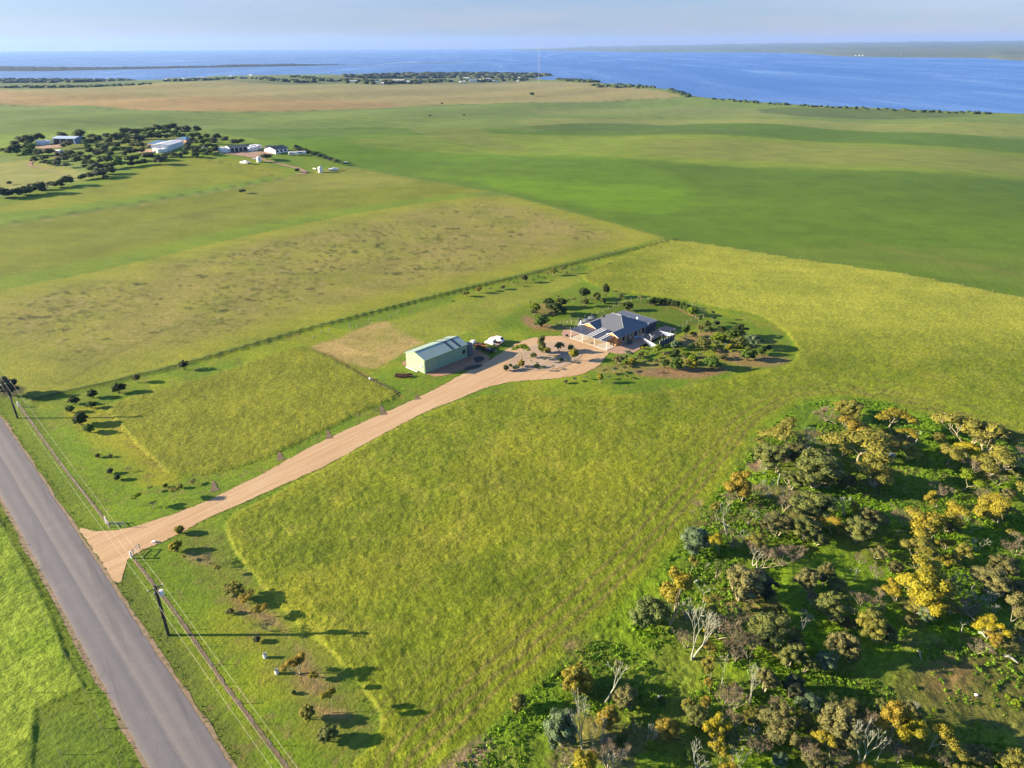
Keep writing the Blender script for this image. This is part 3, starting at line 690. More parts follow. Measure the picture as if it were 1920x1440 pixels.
for i in range(ns + 1):
    s_ = s0 + (s1 - s0) * i / ns
    bell = 0
    for j, w_ in enumerate(cross):
        ww_ = w_
        if j == 0: ww_ += -.1 + .22 * (float(vnoise(np.array([s_ / 2.3]), np.array([.5]), 5)[0]) - .5) + rg.uniform(-.06, .06)
        if j == len(cross) - 1: ww_ += .22 * (float(vnoise(np.array([s_ / 2.3]), np.array([9.5]), 6)[0]) - .5) + rg.uniform(-.06, .06)
        p = c0_ + rdir * s_ + rnor * ww_
        V.append((p.x, p.y, .05 + camber[j])); uvs.append((ww_, s_))
nc = len(cross)
for i in range(ns):
    for j in range(nc - 1): Fq.append((i * nc + j, (i + 1) * nc + j, (i + 1) * nc + j + 1, i * nc + j + 1))
me = mesh_np('road', V, Fq, None, True); uvl = me.uv_layers.new(name='UVMap')
li = np.zeros(len(me.loops), np.int32); me.loops.foreach_get('vertex_index', li)
uvl.data.foreach_set('uv', np.array(uvs, np.float32)[li].ravel())
if me.polygons[0].normal.z < 0: me.flip_normals()
road = link('road', me, M_road); tag(road, 'sealed grey country road with worn lanes', None, None, 'structure')
# gravel shoulders
M_grav = simple('shoulder_gravel', tuple(col(176, 148, 126)), .95, 0, .12, .9, tuple(col(128, 120, 78)), .03)
for w0, w1, sd_ in ((-.75, .1, 8), (7.2, 7.95, 9)):
    V = []; Fq = []
    for i in range(ns + 1):
        s_ = s0 + (s1 - s0) * i / ns; jn = .7 * (float(vnoise(np.array([s_ / 3.7]), np.array([2.5]), sd_)[0]) - .45) + rg.uniform(-.05, .05)
        a, b_ = (w0 + jn, w1) if w0 < 0 else (w0, w1 + jn)
        for w_ in (a, b_): p = c0_ + rdir * s_ + rnor * w_; V.append((p.x, p.y, .032))
    for i in range(ns): Fq.append((2 * i, 2 * i + 2, 2 * i + 3, 2 * i + 1))
    me = mesh_np('road_shoulder', V, Fq)
    if me.polygons[0].normal.z < 0: me.flip_normals()
    tag(link('road_shoulder', me, M_grav), 'pale gravel edge of the sealed road', None, None, 'structure')

def gravel_mat(name, ca_, cb_, cc_):
    m, t, b, o = nt_new(name); pos = N(t, 'ShaderNodeNewGeometry').outputs['Position']
    rut = noise(t, striped(t, .045, 1.0, 49), 1.0, 4, .6, .3); big = noise(t, pos, .16, 4); fine = noise(t, pos, 3.0, 5, .75)
    c = mixc(t, ca_, cb_, ramp(t, rut, [(.38, (0, 0, 0)), (.62, (1, 1, 1))]))
    c = mixc(t, c, cc_, ramp(t, big, [(.5, (0, 0, 0)), (.75, (.7, .7, .7))]))
    c = mixc(t, c, (.74, .72, .70), ramp(t, fine, [(.3, (.9, .9, .9)), (.55, (0, 0, 0))]), 'MULTIPLY')
    t.links.new(c, b.inputs['Base Color']); b.inputs['Roughness'].default_value = .95; bump(t, b, fine, .6, .05); return m
M_drive = gravel_mat('driveway_gravel', tuple(col(238, 204, 158)), tuple(col(220, 180, 134)), tuple(col(228, 192, 144)))
drv = smooth(GP(DRIVE), 3)
sheet('driveway', drv, .040, M_drive, 'sandy gravel driveway running to a loop before the house', jit=.16, step=.7, seedn=4)
M_dirt = gravel_mat('bare_soil', tuple(col(148, 124, 98)), tuple(col(118, 102, 78)), tuple(col(118, 112, 70)))
de = drv[1:]
M_bed = gravel_mat('bed_gravel', tuple(col(218, 194, 168)), tuple(col(198, 172, 146)), tuple(col(206, 176, 142)))
sheet('garden_island', smooth(GP(ISLAND), 3), .085, M_bed, 'pale gravel planting island inside the driveway loop', jit=.1, step=.6, seedn=5)
sheet('shed_apron', smooth(GP([(755, 684), (765, 676), (800, 690), (850, 668), (880, 655), (905, 662), (918, 672), (905, 683), (880, 690), (850, 700), (822, 706), (800, 702)]), 3), .060,
      gravel_mat('apron_gravel', tuple(col(204, 160, 126)), tuple(col(186, 142, 110)), tuple(col(170, 134, 104))), 'worn gravel apron round the green shed', jit=.12, step=.6, seedn=6)
# ploughed strip under the road fence
pl = GP([(37, 762), (110, 866), (205, 985)]); pl2 = GP([(252, 1050), (330, 1150), (420, 1283), (540, 1442), (640, 1590)])
for P_, w_ in ((pl, .5), (pl2, .5)):
    V = []; Fq = []; pts_ = resamp(P_, 220)
    for i, p in enumerate(pts_):
        q_ = pts_[min(i + 1, 219)]; q0 = pts_[max(i - 1, 0)]; d_ = Vector((q_[0] - q0[0], q_[1] - q0[1])).normalized(); nn = Vector((-d_.y, d_.x))
        for sgn in (1, -1):
            ww_ = w_ * .5 + rg.uniform(-.12, .14); V.append((p[0] + nn.x * sgn * ww_, p[1] + nn.y * sgn * ww_, .05))
    Fq = [(2 * i, 2 * i + 1, 2 * i + 3, 2 * i + 2) for i in range(219)]
    me = mesh_np('bare_strip', V, Fq)
    if me.polygons[0].normal.z < 0: me.flip_normals()
    tag(link('bare_strip', me, M_dirt), 'strip of bare brown soil sprayed under the road fence', None, None, 'structure')
# mitre drains cut from the driveway edge into the verge
for i, (x0_, y0_, x1_, y1_) in enumerate(((403, 920, 400, 902), (527, 861, 522, 845), (618, 821, 614, 806), (720, 776, 714, 761), (784, 747, 780, 740))):
    a = G(x0_, y0_ + 2); b_ = G(x1_, y1_); d_ = (b_ - a).normalized(); nn = Vector((-d_.y, d_.x, 0)); L = (b_ - a).length
    pts_ = []; 
    prof = [(0, 1.0), (.15, .75), (.4, .55), (.7, .42), (1, .2)]
    left = [a + d_ * L * u_ + nn * w_ for u_, w_ in prof]; right = [a + d_ * L * u_ - nn * w_ for u_, w_ in prof][::-1]
    sheet('mitre_drain', [(p.x, p.y) for p in left + right], .066, M_dirt, 'short brown drain cut off the driveway edge', jit=.08, step=.5, seedn=20 + i)
# ------------------------------------------------------------------ plants
def foliage(name, a, b_, trans=.22, dk=.5):
    m, t, b, o = nt_new(name)
    at = N(t, 'ShaderNodeAttribute', attribute_name='tint'); oi = N(t, 'ShaderNodeObjectInfo')
    f = math_(t, 'ADD', math_(t, 'MULTIPLY', at.outputs['Fac'], .8), math_(t, 'MULTIPLY', oi.outputs['Random'], .2))
    c = mixc(t, tuple(col_raw(*a)), tuple(col_raw(*b_)), f)
    t.links.new(c, b.inputs['Base Color']); b.inputs['Roughness'].default_value = .75; b.inputs['Specular IOR Level'].default_value = .2
    tr = N(t, 'ShaderNodeBsdfTranslucent'); t.links.new(c, tr.inputs['Color'])
    ms = N(t, 'ShaderNodeMixShader'); ms.inputs[0].default_value = trans
    t.links.new(b.outputs[0], ms.inputs[1]); t.links.new(tr.outputs[0], ms.inputs[2]); t.links.new(ms.outputs[0], o.inputs['Surface'])
    return m
def col_raw(*c): return np.array(lin(c)) * np.array([.47, .56, .50])
F_ = {
 'gold':   foliage('leaves_gold', (190, 162, 46), (134, 128, 58)),
 'bright': foliage('leaves_yellow', (206, 178, 38), (148, 140, 52)),
 'orange': foliage('leaves_orange', (196, 158, 56), (140, 126, 56)),
 'ochre':  foliage('leaves_ochre', (176, 158, 66), (124, 122, 60)),
 'olive':  foliage('leaves_olive', (156, 152, 82), (104, 110, 58)),
 'brown':  foliage('leaves_brown_olive', (152, 138, 84), (102, 100, 62)),
 'tan':    foliage('leaves_tan', (174, 156, 98), (118, 114, 72)),
 'grey':   foliage('leaves_grey_green', (142, 156, 118), (96, 112, 82)),
 'pale':   foliage('leaves_pale_green', (150, 156, 86), (98, 112, 58)),
 'dark':   foliage('leaves_dark_green', (92, 104, 48), (58, 72, 36)),
 'green':  foliage('leaves_green', (116, 138, 50), (74, 96, 38)),
 'lime':   foliage('leaves_lime', (168, 178, 34), (110, 128, 30)),
 'slate':  foliage('leaves_slate', (100, 106, 76), (70, 76, 58)),
 'twig':   foliage('fine_twigs', (178, 152, 128), (130, 110, 94), .05),
 'pink':   foliage('dry_twigs', (188, 160, 142), (138, 116, 104), .05),
}
def bark(name, a, b_):
    m, t, b, o = nt_new(name); tc = N(t, 'ShaderNodeTexCoord').outputs['Object']
    c = mixc(t, tuple(col_raw(*a)), tuple(col_raw(*b_)), noise(t, tc, 30, 4, .7)); t.links.new(c, b.inputs['Base Color'])
    b.inputs['Roughness'].default_value = .85; return m
B_pale = bark('pale_bark', (214, 194, 168), (160, 138, 118)); B_grey = bark('grey_bark', (214, 206, 194), (156, 148, 138)); B_dark = bark('dark_bark', (104, 88, 70), (66, 54, 44))

_b = bmesh.new(); bmesh.ops.create_icosphere(_b, subdivisions=2, radius=1)
ICO_V = np.array([v.co[:] for v in _b.verts]); ICO_F = np.array([[v.index for v in f.verts] for f in _b.faces]); _b.free()
_b = bmesh.new(); bmesh.ops.create_icosphere(_b, subdivisions=1, radius=1)
ICO1_V = np.array([v.co[:] for v in _b.verts]); ICO1_F = np.array([[v.index for v in f.verts] for f in _b.faces]); _b.free()

def grow(rg, stems=3, spread=.45, levels=4, split=(2, 3), l0=.34, r0=.022, up=.25, wig=.18, lean=(0, 0)):
    """branching skeleton; returns segments (points, radii) and tips"""
    segs, tips = [], []
    def go(p, d, L, r, lv):
        pts = [p]; rs = [r]; n = 3
        for i in range(n):
            d = (d + Vector((rg.gauss(0, wig), rg.gauss(0, wig), rg.gauss(0, wig * .6))) * .6 + Vector((0, 0, up * .25))).normalized()
            p = p + d * (L / n); pts.append(p); rs.append(max(r * (1 - .42 * (i + 1) / n), .0016))
        segs.append((pts, rs))
        if lv == 0: tips.append((p, d)); return
        k = rg.choice(split) if isinstance(split, tuple) else split
        a0 = rg.uniform(0, 6.28)
        side = d.cross(Vector((0, 0, 1)) if abs(d.z) < .95 else Vector((1, 0, 0))).normalized(); oth = d.cross(side)
        for j in range(k):
            a_ = a0 + j * 6.283 / k + rg.uniform(-.5, .5); th_ = rg.uniform(.35, .85)
            nd = (d * math.cos(th_) + (side * math.cos(a_) + oth * math.sin(a_)) * math.sin(th_) + Vector((0, 0, up))).normalized()
            go(p, nd, L * rg.uniform(.62, .86), rs[-1] * .82, lv - 1)
    for s in range(stems):
        a_ = s * 6.283 / stems + rg.uniform(-.6, .6)
        d = Vector((math.cos(a_) * spread + lean[0], math.sin(a_) * spread + lean[1], 1)).normalized() if stems > 1 else Vector((rg.uniform(-.15, .15) + lean[0], rg.uniform(-.15, .15) + lean[1], 1)).normalized()
        go(Vector((math.cos(a_) * .012, math.sin(a_) * .012, 0)), d, l0 * rg.uniform(.8, 1.2), r0, levels)
    return segs, tips

def normalise(segs, tips, W=.5, Hh=.9):
    zs = max(t_[0].z for t_ in tips); xy = sorted(math.hypot(t_[0].x, t_[0].y) for t_ in tips)[int(len(tips) * .92)]
    sx, sz = W / max(xy, .01), Hh / zs
    f = lambda p: Vector((p.x * sx, p.y * sx, p.z * sz))
    return [([f(p) for p in P], R) for P, R in segs], [(f(p), d) for p, d in tips]

def wood_mesh(name, segs, sides=5, rmin=0.0, rs=1.0):
    mb = MB()
    for P, R in segs: mb.tube(P, [max(r * rs, rmin) for r in R], sides, False)
    me = bpy.data.meshes.new(name); me.from_pydata([tuple(p) for p in mb.v], [], mb.f); me.update()
    me.polygons.foreach_set('use_smooth', [True] * len(me.polygons)); return me

def crown_mesh(name, puffs, rng, n_leaf=100, leaf=.026, core=True, aspect=1.0, flat=.72, low=False):
    """puffs: (centre, radius, tint).  Each is a lumpy core wrapped in loose leaf blades"""
    VV, QF, TF, TT = [], [], [], []; nv = 0
    IV, IF = (ICO1_V, ICO1_F) if low else (ICO_V, ICO_F)
    for c, r, tn in puffs:
        c = np.array(c, float); sc = np.array([r, r, r * flat])
        if core:
            v = IV * (1 + .34 * (rng.random(len(IV)) - .55))[:, None] * sc * .80 + c
            VV.append(v); TF.append(IF + nv); nv += len(v); TT.append(np.clip(tn + .25 + rng.random(len(v)) * .3, 0, 1))
        d = rng.normal(size=(n_leaf, 3)); d /= np.linalg.norm(d, axis=1)[:, None]; d[:, 2] = np.where(d[:, 2] < -.35, -d[:, 2], d[:, 2])
        rr = .80 + .34 * rng.random(n_leaf) ** .8
        p = c + d * sc * rr[:, None]
        nrm = d + rng.normal(size=(n_leaf, 3)) * .45; nrm /= np.linalg.norm(nrm, axis=1)[:, None]
        a = np.cross(nrm, rng.normal(size=(n_leaf, 3))); a /= np.linalg.norm(a, axis=1)[:, None]; b2 = np.cross(nrm, a)
        s = leaf * (.6 + .8 * rng.random(n_leaf))[:, None]
        q_ = np.stack([p - a * s, p - b2 * s * .6 * aspect, p + a * s, p + b2 * s * .6 * aspect], 1).reshape(-1, 3)
        VV.append(q_); QF.append(np.arange(len(q_)).reshape(-1, 4) + nv); nv += len(q_)
        TT.append(np.repeat(np.clip(tn + (rng.random(n_leaf) - .5) * .55, 0, 1), 4))
    me = mesh_np(name, np.concatenate(VV), np.concatenate(QF), np.concatenate(TF) if TF else None)
    at = me.attributes.new('tint', 'FLOAT', 'POINT'); at.data.foreach_set('value', np.concatenate(TT).astype(np.float32)); return me

def twig_mesh(name, tips, rng, per=14, L=.16, w=.0035, fan=.6):
    VV, QF, TT = [], [], []; nv = 0
    for p, d in tips:
        p = np.array(p); dd = np.array(d)[None, :] + rng.normal(size=(per, 3)) * fan; dd[:, 2] += .35; dd /= np.linalg.norm(dd, axis=1)[:, None]
        ln = L * (.4 + .8 * rng.random(per))[:, None]; s = np.cross(dd, rng.normal(size=(per, 3))); s /= np.linalg.norm(s, axis=1)[:, None]
        st = p - dd * .03
        q_ = np.stack([st - s * w, st + s * w, st + dd * ln + s * w * .3, st + dd * ln - s * w * .3], 1).reshape(-1, 3)
        VV.append(q_); QF.append(np.arange(len(q_)).reshape(-1, 4) + nv); nv += len(q_); TT.append(np.repeat(rng.random(per), 4))
    me = mesh_np(name, np.concatenate(VV), np.concatenate(QF)); at = me.attributes.new('tint', 'FLOAT', 'POINT')
    at.data.foreach_set('value', np.concatenate(TT).astype(np.float32)); return me

LIB = {}
def make_kind(kind, n, seed0):
    L = []
    for i in range(n):
        rg = random.Random(seed0 + i); rng = np.random.default_rng(seed0 + i); tw = None
        if kind == 'gum':        # open umbrella crown over bare forking limbs
            s, t_ = grow(rg, rg.choice((1, 2, 3)), .42, 3, (2, 3), .36, .024, .34)
            s, t_ = normalise(s, t_, .40, .84); t_ = [q_ for q_ in t_ if q_[0].z > .42]; rg.shuffle(t_); t_ = t_[:17]
            pf = [((p.x, p.y, p.z + .02), rg.uniform(.095, .165), rg.uniform(0, .75) * (1.3 - p.z)) for p, d in t_]
            tw = crown_mesh('crown', pf, rng, 105, .021)
        elif kind == 'mallee':   # broad dense crown of many rounded clumps
            s, t_ = grow(rg, 3, .5, 2, (2, 3), .36, .028, .3); s, t_ = normalise(s, t_, .36, .72)
            pf = []
            doms = [(rg.uniform(-.16, .16), rg.uniform(-.16, .16), rg.uniform(-.10, .06), rg.uniform(.20, .30)) for _ in range(4)]
            for dx_, dy_, dz_, dr_ in doms:
                for k_ in range(11):
                    z_ = 1 - 1.25 * (k_ / 11); a_ = k_ * 2.4 + rg.uniform(-.5, .5) + dx_ * 9; r_ = math.sqrt(max(0, 1 - z_ * z_)); j_ = rg.uniform(.74, 1.12)
                    pf.append(((dx_ + dr_ * r_ * math.cos(a_) * j_, dy_ + dr_ * r_ * math.sin(a_) * j_, .58 + dz_ + dr_ * 1.05 * z_ * j_), rg.uniform(.065, .125), rg.uniform(0, 1)))
            pf += [((rg.uniform(-.15, .15), rg.uniform(-.15, .15), .5), .2, .9) for _ in range(3)]
            tw = crown_mesh('crown', pf, rng, 80, .019, flat=.8)
        elif kind == 'bush':     # leafy to the ground
            s, t_ = grow(rg, 3, .5, 1, 2, .3, .022, .3); s, t_ = normalise(s, t_, .3, .6)
            pf = []
            doms = [(0, 0, 0, .30)] + [(rg.uniform(-.17, .17), rg.uniform(-.17, .17), rg.uniform(-.14, .16), rg.uniform(.17, .26)) for _ in range(3)]
            for dx_, dy_, dz_, dr_ in doms:
                for k_ in range(12):
                    z_ = 1 - 1.7 * (k_ / 12); a_ = k_ * 2.4 + rg.uniform(-.5, .5) + dx_ * 9; r_ = math.sqrt(max(0, 1 - z_ * z_)); j_ = rg.uniform(.75, 1.12)
                    pf.append(((dx_ + dr_ * r_ * math.cos(a_) * j_, dy_ + dr_ * r_ * math.sin(a_) * j_, max(.07, .50 + dz_ + dr_ * 1.2 * z_ * j_)), rg.uniform(.085, .14), rg.uniform(0, 1)))
            pf.append(((0, 0, .42), .26, .8)); tw = crown_mesh('crown', pf, rng, 62, .022, flat=.9)
        elif kind == 'twiggy':   # grey fan of fine twigs, few leaves
            s, t_ = grow(rg, 3, .5, 4, 2, .30, .02, .3); s, t_ = normalise(s, t_, .42, .86)
            tw = twig_mesh('crown', t_, rng, 34, .15, .0034)
        elif kind == 'dead':
            s, t_ = grow(rg, rg.choice((1, 2, 3)), .45, 4, (2, 2, 3), .33, .030, .32, .28); s, t_ = normalise(s, t_, .46, .98)
        elif kind == 'sapling':  # thin stem, loose tuft of leaves
            s, t_ = grow(rg, rg.choice((1, 2)), .3, 2, (2, 3), .42, .018, .35); s, t_ = normalise(s, t_, .36, .86)
            rg.shuffle(t_); pf = [((p.x, p.y, p.z), rg.uniform(.13, .2), rg.random()) for p, d in t_[:8]]
            tw = crown_mesh('crown', pf, rng, 70, .036, low=True)
        elif kind == 'column':
            s, t_ = grow(rg, 1, .1, 1, 2, .5, .03, .8); s, t_ = normalise(s, t_, .15, .8)
            pf = [((rg.uniform(-.2, .2), rg.uniform(-.2, .2), .14 + .76 * k_ / 20), .24 * (1 - .45 * abs(k_ / 20 - .45) * 1.6) + .03, rg.random()) for k_ in range(20)]
            tw = crown_mesh('crown', pf, rng, 95, .034, flat=.5)
        elif kind == 'far':      # small in the picture: lean build, one mesh
            pf = []
            for k_ in range(9):
                a_ = k_ * 2.4; q_ = rg.uniform(.1, .32); pf.append(((q_ * math.cos(a_), q_ * math.sin(a_), rg.uniform(.38, .78)), rg.uniform(.2, .3), rg.random()))
            me = crown_mesh('far_tree', pf, rng, 26, .06, low=True, flat=.85)
            L.append((None, me)); continue
        wd = wood_mesh('trunk', s, 5 if kind != 'dead' else 5, .0045 if kind in ('dead', 'gum') else .004)
        L.append((wd, tw))
    LIB[kind] = L
for k_, n_, s_ in (('gum', 8, 100), ('mallee', 6, 200), ('bush', 5, 300), ('twiggy', 4, 400), ('dead', 7, 500), ('sapling', 5, 600), ('column', 2, 700), ('far', 6, 800)): make_kind(k_, n_, s_)
for kk, L in LIB.items():
    for wd, tw in L:
        if wd: wd.materials.append(B_pale)
        if tw: tw.materials.append(F_['olive'])

NAME = dict(gum='gum_tree', mallee='mallee_tree', bush='bush', twiggy='twiggy_tree', dead='dead_tree', sapling='sapling', column='column_tree', far='farm_tree')
CAT = dict(gum='tree', mallee='tree', bush='bush', twiggy='tree', dead='dead tree', sapling='young tree', column='tree', far='tree')
_cnt = {}
def plant(cx, top, bx, by, w, kind, hue, label, group=None, barkm=None, sc=1.0, xyz=None):
    p = G(bx, by); i = _cnt.get(kind, 0); _cnt[kind] = i + 1
    d = p.y * cp + (CAM_H - p.z) * sp_; ppm = FPX / d; dep = math.atan2(CAM_H - p.z, math.hypot(p.x, p.y))
    wm = w / ppm * {'gum': 1.45, 'mallee': 1.34, 'bush': 1.3, 'twiggy': 1.5, 'sapling': 1.4, 'far': 1.6, 'dead': 1.2, 'column': 1.15}[kind]
    kq = {'gum': .22, 'mallee': .3, 'bush': .42, 'far': .3}.get(kind, .2)
    hm = ((by - top) / ppm - kq * wm * math.sin(dep)) / math.cos(dep)
    hm = max(hm, wm * {'bush': .72, 'mallee': .62, 'far': .62, 'gum': .6}.get(kind, .6)) * sc
    hm = min(hm, wm * {'bush': 1.2, 'column': 3.5, 'sapling': 2.2, 'dead': 2.6, 'gum': 1.9}.get(kind, 1.5))
    rg = random.Random(int(cx * 7 + by * 13)); vi = (i * 3 + rg.randint(0, 9)) % len(LIB[kind]); wd, cr = LIB[kind][vi]
    lean = math.atan2((cx - bx) / ppm, max(.75 * hm, .1)); lean = max(-.7, min(.7, lean))
    qt = Quaternion((0, 1, 0), lean) @ Quaternion((0, 0, 1), rg.uniform(0, 6.283))
    bk = barkm or (B_pale if hue in ('gold', 'bright', 'orange', 'ochre', 'pink') else (B_grey if kind == 'dead' else B_dark if hue in ('dark', 'green', 'slate') else B_pale))
    def mat(o_, m_): o_.material_slots[0].link = 'OBJECT'; o_.material_slots[0].material = m_
    if kind in ('far',):
        r = bpy.data.objects.new(NAME[kind], cr); C.objects.link(r); mat(r, F_[hue])
    elif kind == 'dead':
        r = bpy.data.objects.new(NAME[kind], wd); C.objects.link(r); mat(r, bk)
    else:
        r = bpy.data.objects.new(NAME[kind], None); C.objects.link(r); r.empty_display_size = .2
        a = bpy.data.objects.new('trunk', wd); C.objects.link(a); a.parent = r; mat(a, bk)
        c_ = bpy.data.objects.new('crown', cr); C.objects.link(c_); c_.parent = r; mat(c_, F_[hue])
    r.location = p - Vector((0, 0, .08)); r.rotation_mode = 'QUATERNION'; r.rotation_quaternion = qt; r.scale = (wm, wm, hm)
    return tag(r, label, CAT[kind], group)
